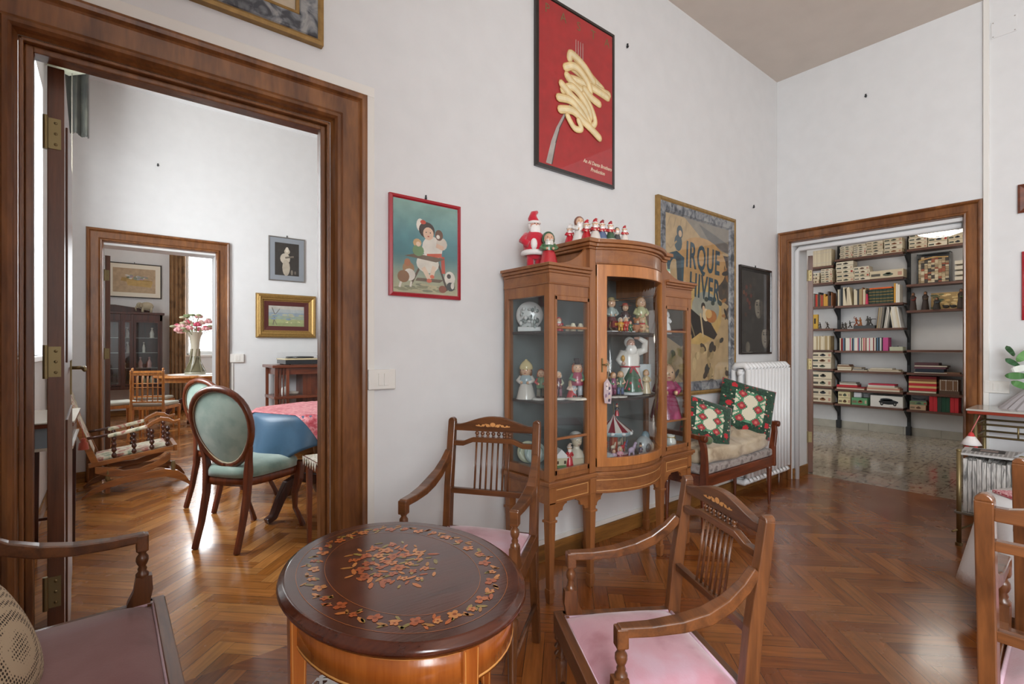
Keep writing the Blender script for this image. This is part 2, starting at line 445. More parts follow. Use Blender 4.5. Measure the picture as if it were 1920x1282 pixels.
TILE, nt, bs = newmat('marbled_tiles'); N = nt.nodes; L = nt.links
tc = N.new('ShaderNodeTexCoord')
mp = N.new('ShaderNodeMapping'); mp.inputs['Scale'].default_value = (2.2, 4.2, 1); L.new(tc.outputs['Object'], mp.inputs['Vector'])
vo = N.new('ShaderNodeTexVoronoi'); vo.inputs['Scale'].default_value = 2.0; vo.distance = 'MANHATTAN'; L.new(mp.outputs[0], vo.inputs['Vector'])
no = N.new('ShaderNodeTexNoise'); no.inputs['Scale'].default_value = 6; no.inputs['Detail'].default_value = 5; no.inputs['Distortion'].default_value = 0.2; L.new(mp.outputs[0], no.inputs['Vector'])
rp = N.new('ShaderNodeValToRGB'); e = rp.color_ramp.elements
e[0].position = 0.32; e[0].color = (*srgb('4a4340'), 1); e[1].position = 0.47; e[1].color = (*srgb('b4a998'), 1); x = e.new(0.40); x.color = (*srgb('958470'), 1)
L.new(no.outputs['Fac'], rp.inputs['Fac'])
br = N.new('ShaderNodeTexBrick'); br.offset = 0.0; br.inputs['Scale'].default_value = 1.0; br.inputs['Brick Width'].default_value = 0.33; br.inputs['Row Height'].default_value = 0.33
br.inputs['Mortar Size'].default_value = 0.003; br.inputs['Color1'].default_value = (1, 1, 1, 1); br.inputs['Color2'].default_value = (0.9, 0.9, 0.9, 1); br.inputs['Mortar'].default_value = (0.25, 0.22, 0.2, 1)
L.new(tc.outputs['Object'], br.inputs['Vector'])
mx = N.new('ShaderNodeMix'); mx.data_type = 'RGBA'; mx.blend_type = 'MULTIPLY'; mx.inputs[0].default_value = 1
L.new(rp.outputs[0], mx.inputs[6]); L.new(br.outputs[0], mx.inputs[7]); L.new(mx.outputs[2], bs.inputs['Base Color'])
bs.inputs['Roughness'].default_value = 0.14; bs.inputs['Coat Weight'].default_value = 0.3
struct(obj('floor', B().box(5.22, 8.9, -1.5, 4.6, -0.15, 0.0), TILE))

XL, YA, XB, ZC = -0.37, 2.08, 4.89, 3.70
def wall(name, x0, x1, y0, y1, z0, z1, holes=(), axis='x'):
    """solid wall; holes = (a0, a1, z0, z1) along its long axis"""
    b = B(); cuts = sorted(holes); a = x0 if axis == 'x' else y0; end = x1 if axis == 'x' else y1
    def seg(p, q, lo, hi):
        if q - p < 1e-6 or hi - lo < 1e-6: return
        if axis == 'x': b.box(p, q, y0, y1, lo, hi)
        else: b.box(x0, x1, p, q, lo, hi)
    for h in cuts:
        seg(a, h[0], z0, z1); seg(h[0], h[1], z0, h[2]); seg(h[0], h[1], h[3], z1); a = h[1]
    seg(a, end, z0, z1)
    return struct(obj(name, b, PLASTER))
wall('wall_back', XL, XB, YA, 2.20, 0, ZC, [(-0.23, 0.75, 0, 2.17)])
wall('wall_left', XL - 0.45, XL, -5.0, 2.20, 0, ZC, [(-4.4, -2.9, 0.9, 3.2), (-2.0, -0.5, 0.9, 3.2)], 'y')
wall('wall_left', XL - 0.45, XL, 2.20, 11.6, 0, ZC, [(3.45, 5.0, 1.15, 3.1), (7.9, 9.3, 1.1, 3.1)], 'y')
wall('wall_right', XB, 5.22, -5.0, 2.20, 0, ZC, [(0.765, 1.945, 0, 2.14)], 'y')
wall('wall_front', XL, XB, -5.12, -5.0, 0, ZC)
wall('wall_back', XL, 4.2, 5.9, 6.12, 0, ZC, [(-0.03, 0.86, 0, 2.15)])
wall('wall_back', XL, 4.2, 11.3, 11.75, 0, ZC, [(1.17, 2.3, 1.08, 3.2)])
wall('wall_right', 4.2, 4.35, 2.20, 11.6, 0, ZC)
struct(obj('ceiling', B().box(XL - 0.4, 5.3, -5.1, 2.1, ZC, ZC + 0.1), CEIL))
struct(obj('ceiling', B().box(XL - 0.4, 4.4, 2.18, 11.7, ZC, ZC + 0.1), CEIL))
wall('wall_right', 8.65, 8.8, -1.5, 4.6, 0, 3.0)
wall('wall_left', 5.22, 8.7, 4.45, 4.6, 0, 3.0)
wall('wall_front', 5.22, 8.7, -1.5, -1.35, 0, 3.0)
struct(obj('ceiling', B().box(5.2, 8.8, -1.5, 4.6, 3.0, 3.1), CEIL))
# room cornice seen through the first doorway
struct(obj('trim_1', B().prism([(5.9, 3.63), (5.885, 3.64), (5.86, 3.68), (5.855, 3.7), (5.9, 3.7)], 'x', XL, 4.2), PLASTER))
# baseboards
def bb(name, x0, x1, y0, y1, h=0.095, m=None): struct(obj(name, B().box(x0, x1, y0, y1, 0, h), m or BASEW, bevel=0.003))
bb('baseboard_back', 0.9, XB, YA - 0.016, YA)
bb('baseboard_right', XB - 0.016, XB, -5, 0.66); bb('baseboard_right', XB, 5.21, 1.93, 1.945)
bb('baseboard_back', XL, -0.155, 5.884, 5.9); bb('baseboard_back', 1.0, 4.2, 5.884, 5.9)
bb('baseboard_left', XL, XL + 0.014, 2.25, 5.885); bb('baseboard_back', XL, 4.2, 11.28, 11.3)
TILEB = simple('marble_skirting', 'b5b0a2', 0.25, var=0.12, bscale=6)
b = B()
for k in range(14): b.box(8.628, 8.65, -1.3 + k * 0.41, -1.3 + k * 0.41 + 0.407, 0, 0.105)
struct(obj('baseboard_back', b, TILEB))
# thin white cable trunking on the walls
def trim(n, *bx):
    b = B()
    for q in bx: b.box(*q)
    struct(obj('trim_%d' % n, b, WHITE, bevel=0.002))
trim(2, (-0.3, 0.905, YA - 0.009, YA, 2.292, 2.335), (0.872, 0.905, YA - 0.009, YA, 0.0, 2.292))
trim(3, (0.9, 4.0, YA - 0.009, YA, 0.096, 0.125))
trim(4, (XB - 0.02, XB, 0.625, 0.655, 0, ZC))
trim(5, (1.0, 1.02, 5.888, 5.9, 0.1, 1.05)); trim(6, (-0.262, -0.25, 5.885, 5.9, 0.1, 3.0))

# door casings: profile = (inset from the outer edge, height out of the wall)
PROF = [(0, 0), (0, 0.022), (0.006, 0.034), (0.016, 0.038), (0.028, 0.034), (0.036, 0.022), (0.042, 0.018), (0.105, 0.018), (0.112, 0.024), (0.122, 0.036), (0.134, 0.038), (0.142, 0.028), (0.146, 0.012), (0.152, 0.0)]
def casing(name, x0, x1, ztop, y, sign, prof, ydeep, rz=0, loc=(0, 0, 0)):
    e = bpy.data.objects.new(name, None); C.objects.link(e); struct(e); e.location = loc; e.rotation_euler = (0, 0, rz)
    b = B().mould(x0, x1, 0, ztop, [(i, y - sign * h) for i, h in prof] , True)
    w_ = prof[-1][0]
    obj('door_casing', b, DOORW, e)
    if ydeep:
        j = B()
        st = 0.028
        j.box(x0 + w_, x0 + w_ + 0.012, y, y + ydeep, 0, ztop - w_); j.box(x1 - w_ - 0.012, x1 - w_, y, y + ydeep, 0, ztop - w_)
        j.box(x0 + w_, x1 - w_, y, y + ydeep, ztop - w_ - 0.012, ztop - w_)
        j.box(x0 + w_ + 0.012, x0 + w_ + 0.032, y + 0.02, y + 0.055, 0, ztop - w_ - 0.012); j.box(x1 - w_ - 0.032, x1 - w_ - 0.012, y + 0.02, y + 0.055, 0, ztop - w_ - 0.012)
        j.box(x0 + w_ + 0.03, x1 - w_ - 0.03, y + 0.02, y + 0.055, ztop - w_ - 0.032, ztop - w_ - 0.012)
        obj('door_jamb', j, DOORW, e, bevel=0.004)
    return e
d1 = casing('door_1', -0.36, 0.868, 2.287, YA, 1, PROF, 0.13)
d2 = casing('door_2', -0.153, 0.985, 2.295, 5.9, 1, [(i * 0.82, h) for i, h in PROF], 0)
d3 = casing('door_3', -0.702, 0.702, 2.275, 0, 1, [(i * 0.72, h) for i, h in PROF], 0, -PI / 2, (XB, 1.36, 0))
# white beading round the far doorway into the library
b = B(); b.tube([(4.94, 1.925, 0.0), (4.94, 1.925, 2.09), (4.94, 1.9, 2.115), (4.94, 0.78, 2.115)], 0.022, 10)
obj('door_reveal_tube', b, PLASTER, None); bpy.data.objects['door_reveal_tube'].name = 'trim_7'; struct(bpy.data.objects['trim_7'])
def leaf(parent, x, y, ang, w_, h_, th=0.042, hz=()):
    l = B().box(-th / 2, th / 2, 0, w_, 0.01, h_)
    for z0, z1 in ((0.2, 0.95), (1.15, h_ - 0.15)):
        l.box(th / 2, th / 2 + 0.006, 0.12, w_ - 0.12, z0, z1)
    o = obj('door_leaf', l, LEAFW, parent, bevel=0.002); o.location = (x, y, 0); o.rotation_euler = (0, 0, ang)
    for z in hz:
        h = B().box(-th / 2 + 0.002, th / 2 - 0.008, -0.004, 0.0, z - 0.05, z + 0.05).lathe([(0.007, -0.055), (0.007, 0.055)], -th / 2 - 0.004, -0.006, z, 10)
        for dz in (-0.035, 0, 0.035): h.ell(0, -0.004, z + dz, 0.005, 0.002, 0.005, 8, 4)
        obj('hinge', h, BRASS, o)
    return o
lf = leaf(d1, -0.133, 2.225, math.radians(1.3), 0.86, 2.125, 0.042, (1.905, 1.156, 0.4))
h = B().box(0.021, 0.027, 0.66, 0.70, 1.0, 1.25); h.tube([(0.025, 0.68, 1.115), (0.07, 0.68, 1.115)], 0.008); h.tube([(0.066, 0.70, 1.115), (0.066, 0.66, 1.115), (0.07, 0.57, 1.108)], [0.01, 0.01, 0.008])
obj('door_handle', h, BRASS, lf)
leaf(d2, 0.0, 6.16, math.radians(6), 0.8, 2.09, 0.04, (1.9, 1.15))
lf3 = leaf(d3, -0.562, 0.355, 0.37, 0.95, 2.09, 0.04, (1.9, 1.05, 0.35))

# windows
FRAMEW = simple('window_paint', 'efefec', 0.4)
def window(n, y0, y1, z0, z1):
    e = bpy.data.objects.new('window_%d' % n, None); C.objects.link(e); struct(e); e.location = (XL - 0.3, (y0 + y1) / 2, 0)
    h = (y1 - y0) / 2; b = B()
    b.box(-0.03, 0.03, -h, -h + 0.07, z0, z1); b.box(-0.03, 0.03, h - 0.07, h, z0, z1); b.box(-0.03, 0.03, -0.05, 0.05, z0, z1)
    for z in (z0, z1 - 0.07, z1 - 0.65): b.box(-0.03, 0.03, -h, h, z, z + 0.07)
    obj('window_frame', b, FRAMEW, e, bevel=0.004)
    obj('window_sill', B().box(-0.02, 0.33, -h - 0.04, h + 0.04, z0 - 0.035, z0), FRAMEW, e, bevel=0.004)
window(1, -2.0, -0.5, 0.9, 3.2); window(2, -4.4, -2.9, 0.9, 3.2); window(3, 3.45, 5.0, 1.15, 3.1); window(4, 7.9, 9.3, 1.1, 3.1)
e = bpy.data.objects.new('window_5', None); C.objects.link(e); struct(e); e.location = (1.73, 11.62, 0)
b = B(); b.box(-0.56, -0.49, 0, 0.06, 1.08, 3.2); b.box(0.49, 0.56, 0, 0.06, 1.08, 3.2); b.box(-0.03, 0.03, 0, 0.06, 1.08, 3.2); b.box(-0.56, 0.56, 0, 0.06, 1.08, 1.15); b.box(-0.56, 0.56, 0, 0.06, 2.5, 2.57); b.box(-0.56, 0.56, 0, 0.06, 3.13, 3.2)
obj('window_frame', b, FRAMEW, e, bevel=0.004); obj('window_sill', B().box(-0.62, 0.62, -0.36, 0.0, 1.04, 1.08), FRAMEW, e, bevel=0.004)
b = B()
for s_ in (-1,):
    b.box(s_ * 0.555, s_ * 0.525, -0.3, 0.0, 1.1, 3.15)
    for z0, z1 in ((1.2, 2.0), (2.1, 3.05)): b.box(s_ * 0.525, s_ * 0.518, -0.26, -0.04, z0, z1)
obj('shutter', b, FRAMEW, e, bevel=0.003)
# ---------------------------------------------------------------- armchairs round the little table
OBJ = obj
VELV_SHADE = cloth_mat('shaded_pink_velvet', ['7c5050', '8e6060', '966a6a'], 5, 'noise', 0.8, 0.3, 0.12)  # the pink velvet again, with the bench's shade put into its colour
def turned(b, x, y, z0, z1, r, n=12, style='leg'):
    h = z1 - z0
    if style == 'leg':
        pr = [(r * .62, 0), (r * .7, .06), (r * .62, .12), (r * .95, .14), (r * .62, .16), (r * .72, .4), (r * .92, .7), (r * .95, .78), (r * .6, .8), (r * 1.15, .83), (r * .6, .86), (r * 1.15, .89), (r * .65, .92), (r * 1.1, .95), (r * 1.0, 1)]
    elif style == 'arm':
        pr = [(r * 1.15, 0), (r * 1.3, .08), (r * 1.25, .16), (r * .8, .24), (r * .95, .32), (r * .7, .42), (r * 1.0, .5), (r * 1.25, .62), (r * 1.2, .76), (r * .7, .88), (r * .95, .94), (r * .9, 1)]
    elif style == 'vase':
        pr = [(r * .5, 0), (r * .5, .06), (r * .9, .12), (r * .45, .2), (r * .9, .45), (r * 1.1, .62), (r * .7, .8), (r * .45, .86), (r * .85, .92), (r * .5, 1)]
    b.lathe([(q, t * h) for q, t in pr], x, y, z0, n)
def armchair(label, loc, rz, group=None, sc=1, kx=1, name='armchair', cat='chair', VELV=VELV):
    t = thing(name, label, cat, loc, rz, group, sc)
    d = .2 * (kx - 1)
    def obj(nm, b, m, par, bevel=0):
        xs = [v[0] for v in b.v]; c = (min(xs) + max(xs)) / 2
        if abs(c) > .12: b.v = [(v[0] + (d if c > 0 else -d), v[1], v[2]) for v in b.v]
        elif nm != 'spindle' and nm != 'inlay': b.v = [(v[0] + max(-1, min(1, v[0] / .15)) * d, v[1], v[2]) for v in b.v]
        return OBJ(nm, b, m, par, bevel)
    for s_ in (-1, 1):
        b = B(); px = s_ * 0.186
        b.bar([(px, .245, 0), (px, .205, .25), (px, .195, .46), (px, .21, .62), (px, .235, .78), (px, .25, .89)], .031, [.03, .036, .042, .04, .034, .028], (0, 1, 0))
        b.prism([(px + .0155 * math.cos(a), .888 + .016 * math.sin(a)) for a in [PI * k / 8 for k in range(9)]], 'y', .236, .264)
        obj('back_post', b, CHAIRW, t, bevel=.003)
        b = B(); turned(b, s_ * .205, -.185, 0, .40, .021); b.cbox(s_ * .205, -.185, .425, .042, .042, .07)
        obj('front_leg', b, CHAIRW, t)
        b = B()
        ax = s_ * .205
        P = [(ax, -.16, .652), (ax, -.08, .650), (ax, .0, .655), (ax, .07, .668), (ax - s_ * .006, .13, .692), (ax - s_ * .012, .18, .728), (ax - s_ * .017, .215, .765)]
        b.bar(P, [.03, .034, .04, .04, .034, .028, .024], [.026, .027, .03, .034, .034, .032, .03])
        b.box(ax - .016, ax + .016, -.168, -.138, .612, .662)
        obj('armrest', b, CHAIRX, t, bevel=.004)
        b = B(); turned(b, ax, -.153, .535, .614, .0125, 12, 'arm')
        b.strip([(-.172, .54), (-.138, .54), (-.132, .50), (-.118, .47), (-.114, .44)][::1], [(-.176, .54), (-.176, .53), (-.178, .50), (-.172, .47), (-.168, .44)], 'x', ax - .014, ax + .014)
        obj('arm_support', b, CHAIRW, t)
        b = B(); b.bar([(s_ * .213, -.18, .43), (s_ * .19, .2, .43)], .024, .06); obj('seat_rail', b, CHAIRX, t, bevel=.003)
        b = B(); b.tube([(s_ * .205, -.185, .17), (s_ * .19, .21, .17)], .009, 8); obj('stretcher', b, CHAIRW, t)
    b = B(); b.box(-.215, .215, -.208, -.178, .40, .462); obj('seat_rail', b, CHAIRX, t, bevel=.003)
    b = B(); b.box(-.18, .18, .185, .21, .40, .455); obj('seat_rail', b, CHAIRX, t, bevel=.003)
    b = B(); b.tube([(-.2, -.185, .24), (.2, -.185, .24)], .009, 8); obj('stretcher', b, CHAIRW, t)
    # seat pad
    b = B(); n = 12; vs = []; fs = []
    for j in range(n + 1):
        v = -1 + 2 * j / n
        for i in range(n + 1):
            u = -1 + 2 * i / n; hw = .19 - .014 * (v + 1) / 2
            e_ = max(0.0, (1 - u ** 4) * (1 - v ** 4))
            vs.append((u * hw, -.178 + (v + 1) / 2 * .36, .452 + .04 * e_ ** .6))
    for j in range(n):
        for i in range(n):
            a = j * (n + 1) + i; fs.append((a, a + 1, a + n + 2, a + n + 1))
    b.add(vs, fs, True); b.box(-.178, .178, -.17, .175, .43, .4535)
    p = obj('seat_pad', b, VELV, t)
    g = B('d9b7c6'); m = .0045
    for q in ([(-.19, -.178), (.19, -.178)], [(.19, -.178), (.176, .182)], [(.176, .182), (-.176, .182)], [(-.176, .182), (-.19, -.178)]):
        g.tube([(q[0][0], q[0][1], .456), (q[1][0], q[1][1], .456)], m, 6)
    obj('braid', g, PCLOTH, p)
    # crest, spindles
    yb = lambda z: .21 + (z - .62) * .15
    k = 17; X = [-.172 + .344 * i / (k - 1) for i in range(k)]
    hump = lambda x: .878 + .036 * max(0, math.cos(min(1, abs(x) / .15) * PI / 2)) ** 1.3
    b = B(); b.strip([(x, hump(x)) for x in X], [(x, .85) for x in X], 'y', yb(.87) - .012, yb(.87) + .012)
    c = obj('crest_rail', b, CHAIRX, t, bevel=.003)
    g = B('d39455')
    y0 = yb(.87) - .0128
    for s_ in (-1, 1):
        g.line([(s_ * .01, .872), (s_ * .03, .882), (s_ * .05, .872), (s_ * .075, .875)], .004, y0)
        for q, r in ((.022, .009), (.042, .007), (.062, .005)): g.oval(s_ * q, .876, r, r * .7, y0 - .0001)
    g.oval(0, .88, .012, .009, y0)
    obj('inlay', g, PMATT, c)
    def sh(x): return .018 * (1 - max(0, min(1, (abs(x) - .085) / .045)))
    b = B(); b.strip([(x, .808 + sh(x)) for x in X], [(x, .787 + sh(x)) for x in X], 'y', yb(.8) - .011, yb(.8) + .011)
    obj('back_rail', b, CHAIRX, t, bevel=.002)
    b = B(); b.box(-.172, .172, yb(.61) - .01, yb(.61) + .01, .592, .615); obj('back_rail', b, CHAIRX, t, bevel=.002)
    for i in range(7):
        x = -.072 + .024 * i
        b = B(); b.tube([(x, yb(.61), .61), (x, yb(.8), .805)], .0042, 6); turned(b, x, yb(.84), .825, .852, .009, 8, 'vase')
        obj('spindle', b, CHAIRW, t)
    return t
armchair('inlaid wooden armchair with faded pink seat, fully seen in front, right of the oval table', (1.088, .80, 0), math.radians(-120), None, .9, 1.09)
armchair('dark wooden bench with arms and shaded pink seat, cut off at the bottom left corner', (-.075, 1.26, 0), math.radians(90), None, 1.0, 2.7, 'bench', 'bench', VELV_SHADE)
a0 = armchair('inlaid wooden armchair with pink seat behind the oval table, against the white wall', (1.06, 1.54, 0), math.radians(-55))
dup(a0, (1.65, -.0, 0), math.radians(90), 'wooden armchair seen from behind at the right edge, nearest of the two there', None, 1.0)
dup(a0, (2.165, -.01, 0), math.radians(88), 'wooden armchair at the right edge, partly hidden behind a nearer armchair, beside the newspapers', None, 1.0)

# crochet cushion on the left armchair
CROCH, nt, bs = newmat('crochet'); N = nt.nodes; L = nt.links
tc = N.new('ShaderNodeTexCoord'); vo = N.new('ShaderNodeTexVoronoi'); vo.inputs['Scale'].default_value = 130; vo.inputs['Randomness'].default_value = 0.15; L.new(tc.outputs['Object'], vo.inputs['Vector'])
rp = N.new('ShaderNodeValToRGB'); rp.color_ramp.elements[0].position = .3; rp.color_ramp.elements[0].color = (*srgb('3a2c22'), 1); rp.color_ramp.elements[1].position = .42; rp.color_ramp.elements[1].color = (*srgb('c9b598'), 1)
L.new(vo.outputs['Distance'], rp.inputs[0]); L.new(rp.outputs[0], bs.inputs['Base Color']); bs.inputs['Roughness'].default_value = .9
def pillow(w_, h_, d_, n=14, col='ffffff', pinch=.12):
    b = B(col); vs = []; fs = []
    for sgn in (1, -1):
        for j in range(n + 1):
            for i in range(n + 1):
                u, v = -1 + 2 * i / n, -1 + 2 * j / n
                t = max(0, (1 - u * u) * (1 - v * v)) ** .42
                k = 1 - pinch * (1 - abs(u * v)) * .35 * (abs(u) ** 4 + abs(v) ** 4)
                vs.append((u * w_ / 2 * k, sgn * d_ / 2 * t, v * h_ / 2 * k))
    m = (n + 1) ** 2
    for j in range(n):
        for i in range(n):
            a = j * (n + 1) + i
            fs.append((a, a + 1, a + n + 2, a + n + 1)); fs.append((m + a, m + a + n + 1, m + a + n + 2, m + a + 1))
    return b.add(vs, fs, True)
cu = thing('cushion', 'cream crochet cushion with brown edging at the bottom left corner', 'cushion', (-.19, 1.40, .585), math.radians(75))
cu.rotation_euler = (math.radians(-20), 0, math.radians(80))
obj('cushion_cover', pillow(.32, .26, .12), CROCH, cu)
g = B('8a5a48')
for q in range(4):
    pts = [(-.155, 0, -.125), (.155, 0, -.125), (.155, 0, .125), (-.155, 0, .125)]
    g.tube([pts[q], pts[(q + 1) % 4]], .012, 8)
obj('border', g, PCLOTH, cu)

# ---------------------------------------------------------------- oval inlaid table
t = thing('side_table', 'oval inlaid table with dark polished top and flower garlands, in the foreground', 'table', (.542, 1.09, 0), math.radians(-3.6))
TOPW = wood('rosewood_top', '3c1a10', '5c2c1a', 'x', .16, .6)
ORW = wood('orange_satinwood', '9a4f1c', 'bb6a2a', 'z', .25, .5)
n = 64; A_, B_ = .262, .344
def ellr(b, prof, n=64, ax=A_, by=B_):
    vs = []; fs = []
    for off, z in prof:
        for k in range(n):
            a = 2 * PI * k / n; vs.append(((ax + off) * math.cos(a), (by + off) * math.sin(a), z))
    for i in range(len(prof) - 1):
        for k in range(n):
            p, q = i * n + k, i * n + (k + 1) % n; fs.append((p, q, q + n, p + n))
    b.add(vs, fs, True)
    m = len(prof) - 1
    b.add(vs[:n], [tuple(range(n - 1, -1, -1))]); b.add(vs[m * n:], [tuple(range(n))]); return b
b = ellr(B(), [(-.03, .648), (-.012, .65), (-.008, .656), (0, .66), (.004, .667), (0, .674), (-.006, .676), (-.008, .68), (-.014, .6815)])
top = obj('tabletop', b, TOPW, t)
b = ellr(B(), [(-.03, .575), (-.026, .575), (-.0255, .649), (-.03, .6495)]); obj('apron', b, ORW, t)
b = B('dfa058')
for z in (.580, .642):
    ellr(b, [(-.026, z - .0025), (-.0245, z), (-.026, z + .0025)])
obj('stringing', b, PGLOSS, t)
for px, py in ((-.232, 0), (.232, 0), (0, -.312), (0, .312)):
    b = B(); b.bar([(px, py, .65), (px, py, .3), (px * 1.02, py * 1.02, 0)], [.034, .028, .018], [.034, .028, .018], (0, 1, 0))
    lg = obj('leg', b, ORW, t, bevel=.002)
    g = B('dfa058'); s_ = 1 if px >= 0 else -1
    for dx in (-.0135, .0135): g.bar([(px + dx, py - .0172, .645), (px + dx * .6, py - .0142, .3)], .0015, .001, (0, 1, 0))
    obj('stringing', g, PGLOSS, lg)
b = ellr(B(), [(-.05, .318), (-.045, .322), (-.045, .330), (-.05, .333)]); obj('shelf', b, TOPW, t)
# inlaid flowers, flat on the top
g = B(); z0 = .6821; rr = random.Random(4)
def disc(x, y, r1, r2, rot, col, zz, n=8):
    g.paint(col); g.face([(x + r1 * math.cos(a) * math.cos(rot) - r2 * math.sin(a) * math.sin(rot), y + r1 * math.cos(a) * math.sin(rot) + r2 * math.sin(a) * math.cos(rot), zz) for a in [2 * PI * k / n for k in range(n)]])
def flower(x, y, r, col):
    for k in range(5):
        a = 2 * PI * k / 5 + rr.random(); disc(x + r * .55 * math.cos(a), y + r * .55 * math.sin(a), r * .55, r * .4, a, col, z0 + .0002 + .00001 * k)
    disc(x, y, r * .3, r * .3, 0, '8a3f18', z0 + .0004)
def leafp(x, y, r, rot, col): disc(x, y, r, r * .36, rot, col, z0, 6)
OR_ = ['b9622c', 'c4763a', 'ab562a', 'c98446']; GR = ['86763a', '98803c', 'ac7638']
def ringline(ax, by, w_, col):
    g.paint(col); n = 72
    for k in range(n):
        a0_, a1_ = 2 * PI * k / n, 2 * PI * (k + 1) / n
        g.face([(ax * math.cos(a0_), by * math.sin(a0_), z0), ((ax + w_) * math.cos(a0_), (by + w_) * math.sin(a0_), z0), ((ax + w_) * math.cos(a1_), (by + w_) * math.sin(a1_), z0), (ax * math.cos(a1_), by * math.sin(a1_), z0)])
ringline(.225, .304, .0011, 'a86a3a'); ringline(.163, .242, .0011, 'a86a3a')
N_ = 64
for k in range(N_):
    a = 2 * PI * k / N_; x, y = .194 * math.cos(a), .272 * math.sin(a); j = (k % 2 - .5) * .016
    x += j * math.cos(a); y += j * math.sin(a)
    if k % 4 == 0: flower(x, y, .0145, rr.choice(OR_))
    else:
        leafp(x, y, .014, a + PI / 2 + rr.uniform(-.9, .9), rr.choice(GR + OR_)); leafp(x + rr.uniform(-.012, .012), y + rr.uniform(-.012, .012), .010, a + rr.uniform(-1, 1), rr.choice(GR + OR_))
        if k % 4 == 2: flower(x + .008 * math.cos(a), y + .008 * math.sin(a), .009, rr.choice(OR_))
for k in range(26):
    a = k * 2.4; r = .019 * math.sqrt(k); flower(r * .9 * math.cos(a) - .01, r * 1.3 * math.sin(a) + .03, rr.uniform(.009, .017), rr.choice(OR_))
for k in range(70):
    a = k * 2.4 + 1; r = .0135 * math.sqrt(k + 2); leafp(r * math.cos(a) * .95 - .01, r * 1.25 * math.sin(a) + .03, rr.uniform(.009, .017), rr.uniform(0, PI), rr.choice(GR + OR_))
obj('inlay', g, PGLOSS, top)
LACE, nt, bs = newmat('white_lace'); N = nt.nodes; L = nt.links
tc = N.new('ShaderNodeTexCoord'); vo = N.new('ShaderNodeTexVoronoi'); vo.feature = 'DISTANCE_TO_EDGE'; vo.inputs['Scale'].default_value = 55; L.new(tc.outputs['Object'], vo.inputs['Vector'])
lt = N.new('ShaderNodeMath'); lt.operation = 'LESS_THAN'; lt.inputs[1].default_value = .22; L.new(vo.outputs['Distance'], lt.inputs[0]); L.new(lt.outputs[0], bs.inputs['Alpha'])
bs.inputs['Base Color'].default_value = (.8, .8, .78, 1); bs.inputs['Roughness'].default_value = .9
b = B(); n = 48
b.add([(0, 0, .0)] + [(r * (1 + .03 * math.cos(16 * a)) * math.cos(a), r * (1 + .03 * math.cos(16 * a)) * math.sin(a), 0) for r in (.1, .175) for a in [2 * PI * k / n for k in range(n)]],
      [(0, 1 + k, 1 + (k + 1) % n) for k in range(n)] + [(1 + k, 1 + n + k, 1 + n + (k + 1) % n, 1 + (k + 1) % n) for k in range(n)])
tag(obj('doily', b, LACE, loc=(.50, 1.18, .3345)), 'white lace doily on the lower shelf of the oval table', 'doily')

# ---------------------------------------------------------------- display cabinet
V = thing('display_cabinet', 'tall glazed wooden display cabinet on legs with bowed centre door, full of figurines', 'cabinet', (2.2, 2.04, 0))
FR, HB, CX = -.34, .6, .305
def arcy(x, off=0): return FR - .092 * max(0, 1 - (x / .28) ** 2) - off
AX = [-.28 + .56 * i / 20 for i in range(21)]
def arcband(b, z0, z1, off0, off1, xs=None):
    xs = xs or AX
    return b.strip([(x, arcy(x, off0)) for x in xs], [(x, arcy(x, off1)) for x in xs], 'z', z0, z1)
BP = simple('slate_cloth', '6e797a', .55, var=.25, bscale=4, sheen=.2)
b = B()
for x in (-HB + .018, HB - .018):
    b.cbox(x, FR + .018, 1.0355, .036, .036, .949); b.cbox(x, -.016, 1.0355, .036, .03, .949)
    b.box(x - .0165, x + .0165, FR + .037, -.032, 1.45, 1.509); b.box(x - .0165, x + .0165, FR + .037, -.032, .577, .62)
for s_ in (-1, 1):
    b.box(s_ * CX - .022, s_ * CX + .022, FR - .006, FR + .04, .575, 1.699)
    b.box(min(s_ * (CX + .023), s_ * (HB - .037)), max(s_ * (CX + .023), s_ * (HB - .037)), FR + .001, FR + .03, 1.452, 1.509)
    b.box(s_ * CX - .02 if s_ > 0 else s_ * CX, s_ * CX if s_ > 0 else s_ * CX + .02, FR + .042, -.001, 1.511, 1.699)
b.box(-HB + .004, HB - .004, FR + .004, -.002, .576, .599); b.box(-HB + .006, -CX - .003, FR + .034, -.002, 1.5, 1.508); b.box(CX + .003, HB - .006, FR + .034, -.002, 1.5, 1.508); b.box(-CX + .003, CX - .003, FR + .045, -.003, 1.68, 1.698)
for z0, z1 in ((.575, .6), (1.62, 1.64)): arcband(b, z0, z1, 0, -.06)
b.box(-CX + .024, CX - .024, FR + .002, -.004, 1.621, 1.634)
obj('carcass', b, VITR, V, bevel=.002)
obj('back_panel', B().box(-HB + .03, -CX, -.012, -.004, .6, 1.5).box(-CX, CX, -.012, -.004, .6, 1.63).box(CX, HB - .03, -.012, -.004, .6, 1.5), BP, V)
b = B()   # friezes with stringing
for s_ in (-1, 1): b.box(min(s_ * CX, s_ * HB), max(s_ * CX, s_ * HB), FR - .002, FR + .02, 1.511, 1.556)
for x in (-HB - .001, HB - .019): b.box(x, x + .02, FR + .0205, 0, 1.511, 1.556)
arcband(b, 1.635, 1.70, .004, -.02)
obj('frieze', b, VITRX, V, bevel=.001)
b = B()   # mouldings: side cornices, centre cornice, waist
for s_ in (-1, 1):
    for z0, z1, o in ((1.503, 1.511, .005), (1.556, 1.57, .008), (1.57, 1.585, .018), (1.585, 1.6, .028)):
        x0, x1 = (-HB - o, -CX - .0215) if s_ < 0 else (CX + .0215, HB + o)
        b.box(x0, x1, FR - o, 0, z0, z1)
